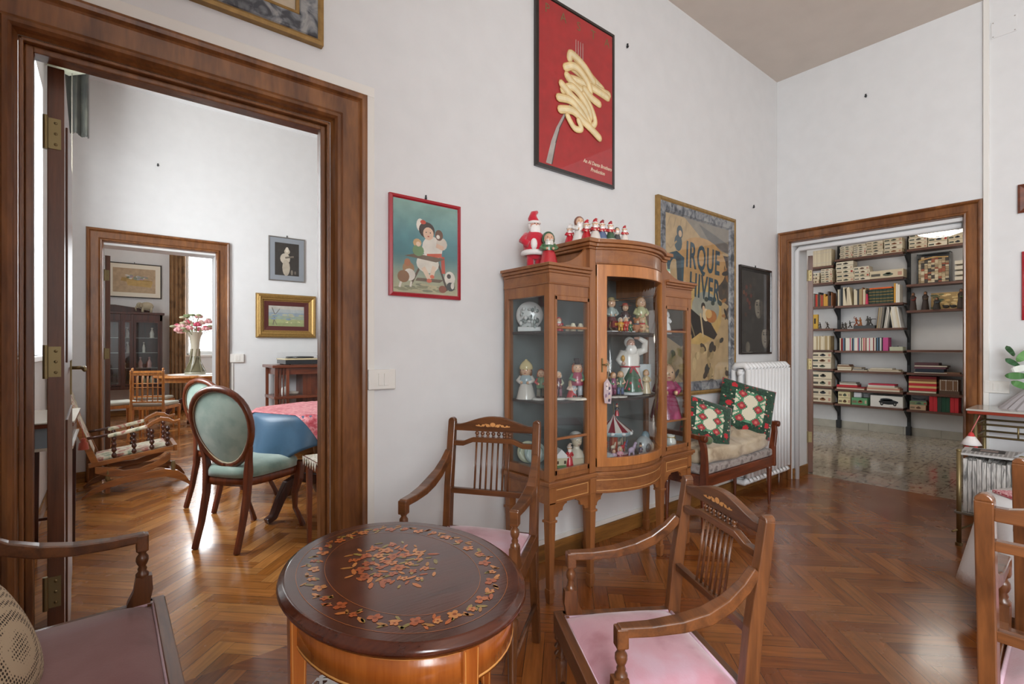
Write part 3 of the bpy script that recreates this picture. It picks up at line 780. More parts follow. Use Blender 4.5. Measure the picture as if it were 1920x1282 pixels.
for z0, z1, o in ((1.628, 1.636, .008), (1.70, 1.713, .01), (1.713, 1.73, .022), (1.73, 1.75, .034)):
    xs = [x * (1 + o / .28 * .4) for x in AX]
    b.strip([(x, FR - .092 * max(0, 1 - (x / (.28 + o * .4)) ** 2) - o) for x in xs], [(x, FR + .02) for x in xs], 'z', z0, z1)
    if z0 > 1.69:
        b.box(-CX - .02 - o, CX + .02 + o, FR - o, 0, z0, z1)
obj('cornice', b, VITRX, V, bevel=.003); b = B()
for z0, z1, o in ((.556, .575, .018), (.545, .556, .01)):
    b.box(-HB - o, HB + o, FR - o, 0, z0, z1); arcband(b, z0, z1, o, -.05)
obj('waist_moulding', b, VITRX, V, bevel=.003)
for s_ in (-1, 1):
    b = B(); m = 12
    X_ = [CX + .02 + .25 * i / m for i in range(m + 1)]
    T_ = [(s_ * x, 1.6 + .1 * (1 - i / m) ** 2.4 + .008) for i, x in enumerate(X_)]
    b.strip(T_, [(p[0], 1.598) for p in T_], 'y', FR + .02, FR + .035); obj('scroll_bracket', b, VITR, V, bevel=.002)
    # glazed side bays: door frame, glazing bars, pane
    x0, x1 = (-HB + .036, -CX - .022) if s_ < 0 else (CX + .022, HB - .036)
    b = B(); y0, y1 = FR - .003, FR + .018
    b.box(x0, x0 + .014, y0, y1, .6, 1.45); b.box(x1 - .014, x1, y0, y1, .6, 1.45); b.box(x0, x1, y0, y1, .6, .625); b.box(x0, x1, y0, y1, 1.43, 1.452)
    for z in (1.30, .77): b.box(x0, x1, y0 + .004, y1, z - .006, z + .006)
    f = obj('front_frame', b, VITR, V, bevel=.002); obj('pane', B().box(x0, x1, FR + .006, FR + .009, .62, 1.44), VGLASS, f)
    obj('side_pane', B().box(s_ * (HB - .01), s_ * (HB - .013), FR + .036, -.03, .62, 1.45), VGLASS, V)
b = B()   # bowed door
for s_ in (-1, 1):
    xs = [s_ * (.28 - .045 * i / 4) for i in range(5)]
    if s_ > 0: xs = xs[::-1]
    arcband(b, .6, 1.625, .012, -.012, xs)
arcband(b, .6, .645, .012, -.012); arcband(b, 1.565, 1.625, .012, -.012)
dr = obj('door', b, wood('door_satinwood', '9c6030', 'c07c42', 'z', .3, .4), V, bevel=.002)
xs = [x for x in AX if abs(x) < .25]; b = B(); arcband(b, .64, 1.57, .0015, -.0015, xs); b.s = [True] * len(b.s); obj('bowed_pane', b, VGLASS, dr)
g = B().box(-.262, -.254, arcy(-.26, .016), arcy(-.26, .010), 1.08, 1.15).tube([(-.258, arcy(-.26, .012), 1.118), (-.258, arcy(-.26, .04), 1.118)], .003).ell(-.258, arcy(-.26, .042), 1.118, .008, .003, .008); obj('key', g, BRASS, dr)
b = B()   # base: drawer rail and brackets
b.box(-HB + .02, HB - .02, FR + .021, -.003, .47, .5)
for s_ in (-1, 1):
    b.box(min(s_ * CX, s_ * HB), max(s_ * CX, s_ * HB), FR, FR + .02, .465, .546)
for x in (-HB + .001, HB - .021): b.box(x, x + .02, FR + .0205, -.001, .465, .546)
arcband(b, .465, .546, .002, -.02)
obj('apron', b, VITRX, V, bevel=.002)
g = B('d6a368')
for x0, x1 in ((-HB + .04, -CX - .03), (CX + .03, HB - .04)):
    g.mould(x0, x1, .48, .533, [(0, FR - .0005), (0, FR - .0015), (.003, FR - .0015), (.003, FR - .0005)])
arcband(g, .478, .481, .0035, .002); arcband(g, .531, .534, .0035, .002)
obj('stringing', g, PGLOSS, V)
legs = [(-.578, FR + .02), (-.305, FR + .012), (.290, FR + .012), (.578, FR + .02), (-.578, -.025), (.578, -.025), (0, -.025)]
for px, py in legs:
    b = B(); b.cbox(px, py, .51, .046, .046, .075); b.cbox(px, py, .385, .052, .052, .012); b.cbox(px, py, .43, .04, .04, .09)
    b.bar([(px, py, .38), (px, py, .06)], [.04, .026], [.04, .026], (0, 1, 0)); b.bar([(px, py, .066), (px, py, .05), (px, py, 0)], [.034, .036, .026], [.034, .036, .026], (0, 1, 0))
    obj('leg', b, VITR, V, bevel=.002)
def cusp(x, s_):  # shaped bracket beside a leg
    return [(x, .47), (x + s_ * .085, .47), (x + s_ * .085, .455), (x + s_ * .07, .452), (x + s_ * .058, .44), (x + s_ * .055, .425), (x + s_ * .04, .424), (x + s_ * .028, .415), (x + s_ * .025, .4), (x, .4)]
for x, s_ in ((-.56, 1), (-.325, -1), (-.285, 1), (.27, -1), (.31, 1), (.56, -1)):
    q = cusp(x, s_)
    obj('bracket', B().strip([(p, .47) for p, z in q[1:]], [(p, z) for p, z in q[1:]], 'y', FR + .008, FR + .022), VITRX, V)
SH = simple('shelf_edge', '3a3130', .4)
for z in (1.285, .94):
    b = B(); b.box(-HB + .03, HB - .03 if z > 1 else CX - .02, FR + .05, -.012, z - .012, z); arcband(b, z - .012, z, -.035, -.075)
    obj('shelf', b, SH, V)
obj('glass_shelf', B().box(-HB + .03, -CX, FR + .06, -.012, .766, .772), VGLASS, V); obj('glass_shelf', B().box(CX, HB - .03, FR + .06, -.012, .766, .772), VGLASS, V)
obj('shelf', B().box(-HB + .03, HB - .03, FR + .02, -.012, .600, .604), BP, V)
# ---------------------------------------------------------------- pictures on the walls
FSEG = 26
def text_part(s, size, m, parent, x, y, z, name='lettering', shear=0, wx=1.0, bold=0, spacing=1.0, rot=0):
    cu = bpy.data.curves.new('text', 'FONT'); cu.body = s; cu.size = size; cu.align_x = 'CENTER'; cu.align_y = 'CENTER'
    cu.shear = shear; cu.offset = bold; cu.extrude = 0.0004; cu.space_character = spacing; cu.resolution_u = 3
    tmp = bpy.data.objects.new('tmp', cu); C.objects.link(tmp)
    me = bpy.data.meshes.new_from_object(tmp.evaluated_get(bpy.context.evaluated_depsgraph_get()))
    bpy.data.objects.remove(tmp); bpy.data.curves.remove(cu)
    me.materials.clear(); me.materials.append(m)
    o = bpy.data.objects.new(name, me); C.objects.link(o); o.parent = parent
    o.location = (x, y, z); o.rotation_euler = (PI / 2, rot, 0); o.scale = (wx, 1, 1)
    return o
def picture(label, loc, rz, w_, h_, prof, fmat, bg, cat='picture', mat_col=None, matw=0.0, glass=True, name='framed_picture', z0=None, outer_m=None):
    """frame profile = (inset, thickness); origin under the picture on the wall plane"""
    t = thing(name, label, cat, loc, rz)
    b = B().mould(-w_ / 2, w_ / 2, 0, h_, [(i, -q) for i, q in prof]); fi = prof[-1][0]
    b.face([(-w_ / 2, -.001, 0), (-w_ / 2, -.001, h_), (w_ / 2, -.001, h_), (w_ / 2, -.001, 0)])
    obj('frame', b, fmat, t)
    yi = -prof[-1][1]
    if mat_col:
        obj('mat', B(mat_col).box(-w_ / 2 + fi - .002, w_ / 2 - fi + .002, yi, yi + .003, fi - .002, h_ - fi + .002), PPAPER, t)
        fi += matw; yi -= .0008
    p = B(bg); p.flat([(-w_ / 2 + fi, fi), (w_ / 2 - fi, fi), (w_ / 2 - fi, h_ - fi), (-w_ / 2 + fi, h_ - fi)], yi)
    t['yi'] = yi
    return t, p, yi
def hook(t, z, col=None):
    obj('hanger', B().lathe([(.004, -.002), (.006, .006), (.003, .012), (.005, .016), (.002, .02)], 0, -.006, z, 8), IRON, t)
def glaze(t, w_, h_, y):
    obj('glazing', B().face([(-w_ / 2, y, .0), (w_ / 2, y, .0), (w_ / 2, y, h_), (-w_ / 2, y, h_)]) if 0 else B().box(-w_ / 2, w_ / 2, y, y + .0015, .004, h_ - .004), GLASS, t)
REDF = simple('red_lacquer_frame', 'a51d2c', .3, coat=.4)
MARB, nt, bs = newmat('marbled_frame'); N = nt.nodes; L = nt.links
tc = N.new('ShaderNodeTexCoord'); no = N.new('ShaderNodeTexNoise'); no.inputs['Scale'].default_value = 14; no.inputs['Detail'].default_value = 8; no.inputs['Distortion'].default_value = 1.5; L.new(tc.outputs['Object'], no.inputs['Vector'])
rp = N.new('ShaderNodeValToRGB'); e = rp.color_ramp.elements; e[0].position = .36; e[0].color = (*srgb('3f4248'), 1); e[1].position = .62; e[1].color = (*srgb('9a9a98'), 1); x = e.new(.48); x.color = (*srgb('72757a'), 1)
L.new(no.outputs['Fac'], rp.inputs[0]); L.new(rp.outputs[0], bs.inputs['Base Color']); bs.inputs['Roughness'].default_value = .4
OGOLD = simple('rubbed_gilt', '9a7a48', .5, .4, var=.2, bscale=30)
rn = random.Random(11)
def blob(p, x, z, rx, rz, y, cols, n=8, k=5, j=.5):
    for i in range(k):
        p.oval(x + rn.uniform(-j, j) * rx, z + rn.uniform(-j, j) * rz, rx * rn.uniform(.3, .7), rz * rn.uniform(.3, .7), y - .00004 * i, rn.choice(cols), n, rn.uniform(0, 3))

# 1 pasta poster
t, p, y = picture('large black-framed red poster of pasta twirled on a fork, high on the wall', (2.175, YA, 2.215), 0, .67, .98, [(0, 0), (0, .02), (.018, .024), (.022, .018)], BLACK, 'b3262b')
obj('print', p, PPRINT, t)
g = B()
FK = [(-.235, .03), (-.2, .16), (-.165, .25), (-.1, .36), (-.06, .42)]
for (x0, z0_), (x1, z1_), w0, w1 in zip(FK, FK[1:], (.05, .04, .028, .02), (.04, .028, .02, .016)):
    g.flat([(x0 - w0 / 2, z0_), (x0 + w0 / 2, z0_), (x1 + w1 / 2, z1_), (x1 - w1 / 2, z1_)], y - .0006, 'b9b3ac')
    g.flat([(x0 + w0 / 2 - .008, z0_), (x0 + w0 / 2, z0_), (x1 + w1 / 2, z1_), (x1 + w1 / 2 - .005, z1_)], y - .0008, '4a3a38')
for k in range(4):
    x = -.018 + k * .02; g.flat([(x - .003, .69), (x + .003, .69), (x + .002, .815), (x - .002, .815)], y - .0006, 'c9c2ba'); g.flat([(x + .0015, .69), (x + .003, .69), (x + .002, .81), (x + .0015, .81)], y - .0008, '6e4a46')
obj('fork_print', g, PPRINT, t)
g = B(); yy = y - .001
def noodle(pts, w_):
    global yy
    pts = [((x_ - .02) * 1.16 + .02, (z_ - .5) * 1.08 + .51) for x_, z_ in pts]
    P = []
    for i in range(len(pts) - 1):
        for q in range(6):
            u = q / 6; p0 = pts[max(i - 1, 0)]; p1 = pts[i]; p2 = pts[i + 1]; p3 = pts[min(i + 2, len(pts) - 1)]
            P.append(tuple(.5 * ((2 * p1[c]) + (-p0[c] + p2[c]) * u + (2 * p0[c] - 5 * p1[c] + 4 * p2[c] - p3[c]) * u * u + (-p0[c] + 3 * p1[c] - 3 * p2[c] + p3[c]) * u ** 3) for c in (0, 1)))
    P.append(pts[-1])
    for i, (ww, c) in enumerate(((1.0, 'cfa96a'), (.82, 'e6cd98'), (.4, 'f0e0b8'))):
        g.line(P, w_ * ww, yy, c)
        for q in P: g.oval(q[0], q[1], w_ * ww / 2, w_ * ww / 2, yy - .00002, c, 8)
        yy -= .00006
W_ = .05
noodle([(-.02, .68), (.03, .66), (.12, .61), (.19, .58)], W_); noodle([(-.05, .62), (.04, .6), (.14, .57), (.24, .565)], W_)
noodle([(-.06, .66), (-.05, .69), (0, .68), (.06, .65), (.12, .6)], W_); noodle([(-.07, .55), (.0, .56), (.1, .56), (.23, .545)], W_)
noodle([(-.09, .6), (-.02, .63), (.06, .59), (.09, .53), (.0, .52), (-.08, .56)], W_); noodle([(.05, .53), (.1, .5), (.16, .485)], W_)
noodle([(.04, .5), (.1, .44), (.13, .37), (.09, .33)], W_ * .8); noodle([(-.11, .47), (-.04, .51), (.05, .46), (.09, .4), (.07, .35)], W_)
noodle([(-.12, .5), (-.05, .46), (.04, .42), (.08, .36)], W_); noodle([(-.14, .42), (-.05, .43), (.03, .38), (.07, .34)], W_)
noodle([(-.13, .36), (-.04, .38), (.04, .345), (.1, .32), (.16, .29)], W_); noodle([(-.08, .34), (-.03, .29), (.02, .3), (.0, .34)], W_ * .8)
obj('pasta_print', g, PPRINT, t)
CREAM = simple('cream_ink', 'e9dcc0', .6); BRN = simple('brown_ink', '7d6a3e', .6); BLUEK = simple('slate_blue_ink', '2f4a57', .6)
for i, ch in enumerate('PASTA'): text_part(ch, .075, BRN, t, -.25 + i * .128, y - .0008, .9)
text_part('An Al Dente Brothers', .032, CREAM, t, .175, y - .0008, .115, shear=.3, bold=.0005, wx=.9); text_part('Production', .032, CREAM, t, .175, y - .0008, .075, shear=.3, bold=.0005, wx=.9)
glaze(t, .63, .96, -.0215)

# 2 red-framed child and puppies
t, p, y = picture('small red-framed print of a child with puppies on a teal ground', (1.16, YA, 1.437), 0, .375, .458, [(0, 0), (0, .016), (.012, .02), (.018, .014)], REDF, '7fa79b')
W2, H2 = .375, .458
KEY = [(0, 'ada988'), (.14, 'a0a58a'), (.3, '6a8a86'), (.42, '467a80'), (.6, '5a8d92'), (.8, '76a09c'), (1, '8aaca0')]
for k in range(40):
    u = k / 40; i = max(q for q in range(len(KEY) - 1) if KEY[q][0] <= u); f = (u - KEY[i][0]) / (KEY[i + 1][0] - KEY[i][0]); c0, c1 = srgb(KEY[i][1]), srgb(KEY[i + 1][1])
    p.col = tuple(a_ * (1 - f) + b_ * f for a_, b_ in zip(c0, c1)); p.flat([(-.169, .018 + u * .422), (.169, .018 + u * .422), (.169, .018 + (u + .025) * .422), (-.169, .018 + (u + .025) * .422)], y - .0001)
Y2 = y - .0005
for k in range(24): p.oval(rn.uniform(-.14, .14), rn.uniform(.03, .06), .03, .006, Y2, rn.choice(['8a8a6c', 'b4ac88', '7c8068']), 8)
p.line([(-.02, .17), (-.08, .06)], .01, Y2, '5c4a3a'); p.line([(.06, .17), (.11, .04)], .01, Y2, '4a3a30'); p.flat([(-.06, .075), (.07, .075), (.09, .09), (-.05, .09)], Y2, '6c5a48')
p.oval(.005, .16, .06, .045, Y2 - .0001, 'd8d2c4', 16); p.oval(.03, .235, .055, .055, Y2 - .0002, 'dcd6ca', 16); p.flat([(.0, .205), (.08, .215), (.08, .195), (.0, .188)], Y2 - .0003, 'c9583c')
p.flat([(-.115, .185), (.05, .17), (.1, .19), (-.06, .2)], Y2 - .0004, '6b5846')
p.line([(-.02, .14), (.015, .085)], .022, Y2 - .0004, 'dcc4ac'); p.line([(.04, .15), (.025, .1)], .022, Y2 - .0004, 'dcc4ac'); p.oval(.012, .08, .014, .01, Y2 - .0005, 'd4694a'); p.oval(.028, .1, .012, .009, Y2 - .0005, 'd4694a')
p.oval(0, .315, .042, .038, Y2 - .0005, '3a2c24', 16); p.oval(-.035, .335, .02, .03, Y2 - .0004, 'e8e0d4', 12); p.oval(-.02, .35, .015, .01, Y2 - .0006, 'c8503c'); p.oval(.008, .3, .028, .03, Y2 - .0006, 'dcb79c', 16)
for dx in (-.004, .018): p.oval(dx, .305, .003, .003, Y2 - .0007, '2a2220', 8)
p.oval(.008, .287, .006, .003, Y2 - .0007, 'b0503c', 8)
p.oval(.065, .3, .022, .026, Y2 - .0006, '6b4a36', 12); p.oval(.06, .292, .01, .01, Y2 - .0007, 'e0d8cc', 8); p.oval(.08, .26, .03, .03, Y2 - .0005, 'cfc4b4', 12); p.line([(.05, .25), (.09, .24)], .02, Y2 - .0006, 'dcb79c')
p.oval(-.05, .25, .022, .02, Y2 - .0005, 'c8a070', 10); p.oval(-.045, .215, .03, .026, Y2 - .0005, '6f8f62', 12); p.oval(-.045, .245, .012, .012, Y2 - .0006, 'e2c4a8', 8)
p.line([(.085, .2), (.09, .12)], .02, Y2 - .0002, 'b84a34')
for x, z, c in ((-.095, .13, 'a07a54'), (-.09, .1, 'd8d2c6'), (-.12, .09, '8a6444')): p.oval(x, z, .03, .028, Y2 - .0002, c, 12)
p.oval(-.1, .155, .016, .018, Y2 - .0003, 'a86c48', 10); p.line([(-.13, .07), (-.14, .04)], .01, Y2, 'd8d2c6'); p.line([(-.08, .07), (-.085, .045)], .01, Y2, 'd8d2c6')
p.oval(.125, .1, .03, .034, Y2 - .0002, 'ded8cc', 12); p.oval(.12, .11, .012, .012, Y2 - .0003, '3a3430', 8); p.oval(.13, .06, .024, .022, Y2 - .0003, '3f4442', 10); p.oval(.14, .065, .01, .016, Y2 - .0004, 'e0dace', 8); p.oval(.085, .045, .022, .018, Y2 - .0003, '8a5038', 10)
obj('print', p, PPRINT, t); hook(t, .462); glaze(t, .345, .43, -.018)

# 3 circus poster
t, p, y = picture('tall marbled-frame circus poster with big blue letters behind the display cabinet', (3.513, YA, .85), 0, 1.09, 1.42, [(0, 0), (0, .028), (.018, .032), (.03, .026)], OGOLD, 'b59b72')
fr_ = B().mould(-.515, .515, .03, 1.39, [(0, -.026), (.004, -.03), (.06, -.026), (.066, -.018), (.072, -.014)]); obj('marbled_slip', fr_, MARB, t)
y = -.013; p = B('b59b72'); p.flat([(-.46, .09), (.46, .09), (.46, 1.33), (-.46, 1.33)], y)
p.flat([(-.2, 1.32), (.44, 1.32), (.44, 1.12), (.1, 1.16)], y - .0003, '8b8478'); p.flat([(.0, 1.3), (.44, 1.2), (.44, 1.12), (.15, 1.18)], y - .0004, '6c6a66')
p.flat([(.2, 1.1), (.44, 1.1), (.44, .7), (.3, .75)], y - .0003, '4a4038'); p.oval(.05, 1.0, .36, .2, y - .0004, 'b9915c', 24)
p.oval(-.02, .62, .36, .24, y - .0004, 'c2a262', 28); p.oval(.1, .66, .2, .13, y - .0005, '9b9c8c', 20)
for q in ([(-.43, .62), (-.28, .72), (-.12, .68), (-.02, .58), (.1, .55), (.22, .48), (.24, .43), (.1, .46), (-.06, .44), (-.2, .36), (-.42, .4)],): 
    p.flat([(-.44, .44), (-.4, .68), (-.28, .74), (-.12, .66), (-.1, .46), (-.24, .36)], y - .0006, '2c2622'); p.flat([(-.14, .66), (.0, .6), (.04, .48), (-.1, .42)], y - .0006, '241f1c'); p.flat([(.0, .6), (.16, .56), (.27, .46), (.22, .42), (.02, .47)], y - .0006, '2e2622')
p.line([(.02, .62), (.06, .44)], .02, y - .0008, 'c9b48c'); p.line([(-.2, .7), (-.06, .44)], .012, y - .0008, '8a7a58')
p.oval(.06, .675, .03, .03, y - .0008, '2c2422', 14); p.oval(.065, .66, .018, .02, y - .0009, 'd8b48c', 12); p.oval(.1, .61, .05, .05, y - .0008, 'd8c49c', 14); p.oval(.18, .6, .08, .05, y - .0008, 'b07038', 14); p.oval(.14, .62, .05, .035, y - .0009, 'd2a868', 12)
for k in range(12): blob(p, rn.uniform(-.4, .4), rn.uniform(.12, .4), .08, .05, y - .0006, ['4a3c2e', '8a7450', 'c4ad80', '3a3630', 'a38c60'], 8, 4, .8)
for k in range(5): blob(p, .40 + rn.uniform(-.02, .03), rn.uniform(.5, 1.05), .03, .09, y - .0006, ['33302c', '5e4c38', '463c34', '9a6a38'], 8, 3, .8)
for k in range(5): p.oval(.2 + rn.uniform(-.1, .15), .69 + rn.uniform(-.03, .05), .03, .02, y - .0006, '3c4640', 8)
# the seated figure against the big letter
p.flat([(-.44, 1.02), (-.3, 1.06), (-.2, 1.02), (-.22, .78), (-.38, .78)], y - .0006, '34505c'); p.oval(-.33, .9, .06, .1, y - .0008, 'b59b72', 14)
p.oval(-.26, 1.2, .04, .05, y - .0008, '3a4a50', 12); p.oval(-.255, 1.19, .022, .025, y - .0009, 'd0b08a', 12); p.oval(-.28, 1.12, .05, .06, y - .0008, '3c5058', 12); p.line([(-.3, 1.13), (-.38, 1.07), (-.42, 1.1)], .014, y - .0008, 'a98e66'); p.line([(-.28, 1.02), (-.26, .82)], .06, y - .0009, '33424a')
for k in range(4): p.line([(-.42 + k * .08, 1.22), (-.38 + k * .07, 1.3)], .004, y - .0007, '8a7658')
obj('print', p, PPRINT, t)
text_part('IRQUE', .27, BLUEK, t, .06, y - .0026, 1.03, wx=.58, bold=.005, rot=.05, spacing=1.12); text_part('HIVER', .25, BLUEK, t, .08, y - .0026, .81, wx=.6, bold=.005, rot=.08, spacing=1.12)
glaze(t, 1.0, 1.37, -.026)

# 4 dark portraits
t, p, y = picture('narrow dark painting of two shadowy faces above the radiator', (4.447, YA, 1.15), 0, .585, .76, [(0, 0), (0, .02), (.016, .022), (.02, .014)], BLACK, '262422')
for k in range(60): p.oval(rn.uniform(-.24, .24), rn.uniform(.06, .7), rn.uniform(.02, .05), rn.uniform(.02, .05), y - .0002 - k * .00001, rn.choice(['2e2c29', '353330', '23211f', '3c3934', '2a2826']), 8, rn.uniform(0, 3))
for k in range(9): p.oval(rn.uniform(-.24, -.1), rn.uniform(.32, .6), .02, .02, y - .001, rn.choice(['6a2e22', '54301f', '7a4a30']), 8)
for cx, cz, s_ in ((.04, .42, 1), (.17, .16, 1.05)):
    p.oval(cx, cz + .06, .09 * s_, .11 * s_, y - .0011, '2b2927', 14); p.oval(cx, cz, .075 * s_, .105 * s_, y - .0012, '6c665b', 16); p.oval(cx - .02, cz - .005, .045 * s_, .085 * s_, y - .0013, '8c8474', 14)
    p.flat([(cx + .02, cz + .09), (cx + .07, cz + .06), (cx + .07, cz - .06), (cx + .03, cz - .1), (cx + .012, cz)], y - .0014, '4a463f'); p.flat([(cx - .08, cz + .12), (cx + .08, cz + .12), (cx + .07, cz + .05), (cx + .02, cz + .065), (cx - .05, cz + .055), (cx - .07, cz + .02)], y - .0014, '211f1d')
    for dx in (-.032, .022): p.oval(cx + dx, cz + .015, .016, .009, y - .0015, '1a1816', 8); p.line([(cx + dx - .018, cz + .032), (cx + dx + .016, cz + .034)], .007, y - .0015, '24201d')
    p.line([(cx - .003, cz + .015), (cx - .012, cz - .025), (cx + .005, cz - .03)], .007, y - .0015, '4c463e'); p.oval(cx - .006, cz - .052, .02, .006, y - .0015, '3a2824', 8)
p.oval(-.16, .06, .04, .05, y - .0012, '6a6458', 10)
obj('print', p, PPRINT, t); hook(t, .762); glaze(t, .55, .72, -.019)

# 5 large frame at the top left, cut off by the picture
t, p, y = picture('large marbled and gilt frame at the top edge above the left doorway', (.0, YA, 2.424), 0, 1.36, .95, [(0, 0), (0, .028), (.014, .03), (.022, .026)], OGOLD, 'b7a892')
fr_ = B().mould(-.658, .658, .022, .928, [(0, -.026), (.004, -.03), (.066, -.028), (.07, -.022)]); obj('marbled_slip', fr_, MARB, t)
fr_ = B().mould(-.588, .588, .092, .858, [(0, -.022), (.002, -.024), (.012, -.022), (.014, -.014)]); obj('gilt_slip', fr_, OGOLD, t)
y = -.013; p = B('b9aa94'); p.flat([(-.575, .105), (.575, .105), (.575, .845), (-.575, .845)], y); obj('print', p, PPRINT, t)
text_part('NEY', .1, simple('faded_ink', 'a18a72', .6), t, .46, y - .0008, .185, name='writing', wx=.9)

# 6 black-and-white print and gilt landscape in the next room
t, p, y = picture('silver-framed black and white print of a pale standing figure, in the next room', (1.55, 5.9, 1.945), 0, .38, .487, [(0, 0), (0, .014), (.008, .016), (.012, .01)], simple('silver_frame', '8e8a86', .35, .6), '37332f', mat_col='8b9096', matw=.052)
Y2 = y - .0004
p.oval(-.0, .33, .03, .032, Y2, 'b3a896', 14); p.oval(.0, .35, .018, .03, Y2 - .0001, 'cfc6b6', 10); p.oval(-.02, .25, .052, .06, Y2, 'b8ae9e', 14); p.oval(-.01, .15, .04, .09, Y2, 'aaa090', 14); p.line([(-.02, .26), (.07, .28)], .02, Y2 - .0002, '6e655a'); p.oval(.05, .1, .012, .03, Y2, '7a7266', 8); p.oval(.085, .1, .01, .02, Y2, '6a6258', 8)
obj('print', p, PPRINT, t); hook(t, .49)
GP = [(0, 0), (0, .03), (.008, .045), (.02, .05), (.03, .046), (.036, .05), (.05, .04), (.062, .038), (.072, .024), (.08, .022)]
t, p, y = picture('wide gilt frame round a small pale landscape, above the record player', (1.545, 5.9, 1.318), 0, .625, .478, GP, GOLD, '8b3b22')
fr_ = B().mould(-.2325, .2325, .08, .398, [(0, -.022), (.045, -.014), (.047, -.012)]); obj('velvet_slip', fr_, simple('wine_slip', '54231f', .7, sheen=.3), t)
y = -.011; p = B('9aa39a'); x0, x1 = -.186, .186
for k, c in enumerate(('8c9468', '9aa072', '8f9a88', '8a98a2', 'a3a8a8', 'b0aca2')): p.flat([(x0, .127 + k * .0373), (x1, .127 + k * .0373), (x1, .127 + (k + 1) * .0373), (x0, .127 + (k + 1) * .0373)], y, c)
p.line([(-.14, .14), (-.12, .25), (-.15, .33)], .008, y - .0003, '6a6258'); p.line([(-.12, .25), (-.07, .32)], .006, y - .0003, '6a6258'); p.line([(-.1, .14), (-.13, .2)], .006, y - .0003, '6a6258')
for k in range(14): p.oval(rn.uniform(x0 + .02, x1 - .02), rn.uniform(.2, .26), .03, .012, y - .0003, rn.choice(['7a8c9a', '8a9a90', 'a8a890']), 8)
for k in range(6): p.oval(rn.uniform(-.02, .15), rn.uniform(.165, .19), .008, .004, y - .0004, 'd8cfa0', 6)
obj('print', p, PPRINT, t)
t, p, y = picture('black-framed print of a basket of flowers in the far room', (.375, 11.28, 2.11), 0, .8, .62, [(0, 0), (0, .014), (.012, .016), (.018, .01)], BLACK, 'b29a7c', mat_col='e4dccb', matw=.075)
Y2 = y - .0004
p.flat([(-.2, .3), (.24, .22), (.26, .32), (-.18, .36)], Y2, 'a5874f'); p.flat([(-.1, .22), (.24, .2), (.27, .3), (-.12, .32)], Y2 - .0001, 'b8995e')
for k in range(30): p.oval(rn.uniform(-.14, .18), rn.uniform(.33, .41), .025, .016, Y2 - .0003 - k * .00001, rn.choice(['9aa0a4', '8a9080', 'c8c2b8', 'a48a98', '6a7058']), 8)
obj('print', p, PPRINT, t); hook(t, .625)
# 7 slivers at the right edge
t, p, y = picture('red-framed picture cut off by the right edge of the photo', (XB, .26, 1.394), -PI / 2, .4, .47, [(0, 0), (0, .016), (.012, .02), (.018, .014)], REDF, 'd8d2c8'); obj('print', p, PPRINT, t)
t, p, y = picture('small carved brown frame at the right edge, above the red-framed picture', (XB, .33, 2.13), -PI / 2, .3, .196, [(0, 0), (0, .016), (.012, .02), (.03, .014)], MAHOGX, '6a4a38'); obj('print', p, PPRINT, t)

# switches, hooks, cover plate
def switch(label, loc, rz, w_, h_, n, cat='switch'):
    t = thing('light_switch', label, cat, loc, rz)
    obj('plate', B().box(-w_ / 2, w_ / 2, -.024, 0, 0, h_), WHITE, t, bevel=.004)
    for k in range(n):
        x = (k - (n - 1) / 2) * .026 + w_ * .04
        obj('rocker', B().box(x - .011, x + .011, -.028, -.023, h_ * .2, h_ * .8), WHITE, t, bevel=.0015)
    return t
switch('white double light switch beside the large left doorway', (.935, YA, 1.02), 0, .128, .088, 2)
switch('white light switch beside the inner doorway in the next room', (1.05, 5.9, 1.053), 0, .135, .09, 2)
switch('white double switch by the library doorway, above the brass-legged console', (XB, .585, .885), -PI / 2, .13, .085, 2)
nh = 'small dark wall hook '
for lb, loc, rz in ((nh + 'right of the pasta poster', (2.656, YA, 3.192), 0), (nh + 'above the dark portrait painting', (4.415, YA, 2.449), 0), (nh + 'on the far room wall above the inner doorway', (.376, 5.9, 2.972), 0), (nh + 'above the library doorway', (XB, 1.37, 3.297), -PI / 2)):
    tag(obj('wall_hook', B().lathe([(.007, 0), (.01, .006), (.004, .012), (.007, .02), (.002, .024)], 0, -.008, -.012, 8).box(-.003, .003, -.012, 0, -.016, -.008), IRON, loc=loc, rz=rz), lb, 'hook')
t = thing('cover_plate', 'white rectangular junction cover high on the right wall near the ceiling', 'cover', (XB, .55, 3.398), -PI / 2)
obj('plate', B().box(-.066, .066, -.006, 0, 0, .118), PLASTER, t, bevel=.003)
for x in (-.055, .055):
    for z in (.01, .108): obj('screw', B().lathe([(.004, 0), (.004, .002)], x, 0, 0, 8) if 0 else B('9a948c').box(x - .003, x + .003, -.008, -.006, z - .003, z + .003), PPAPER, t)

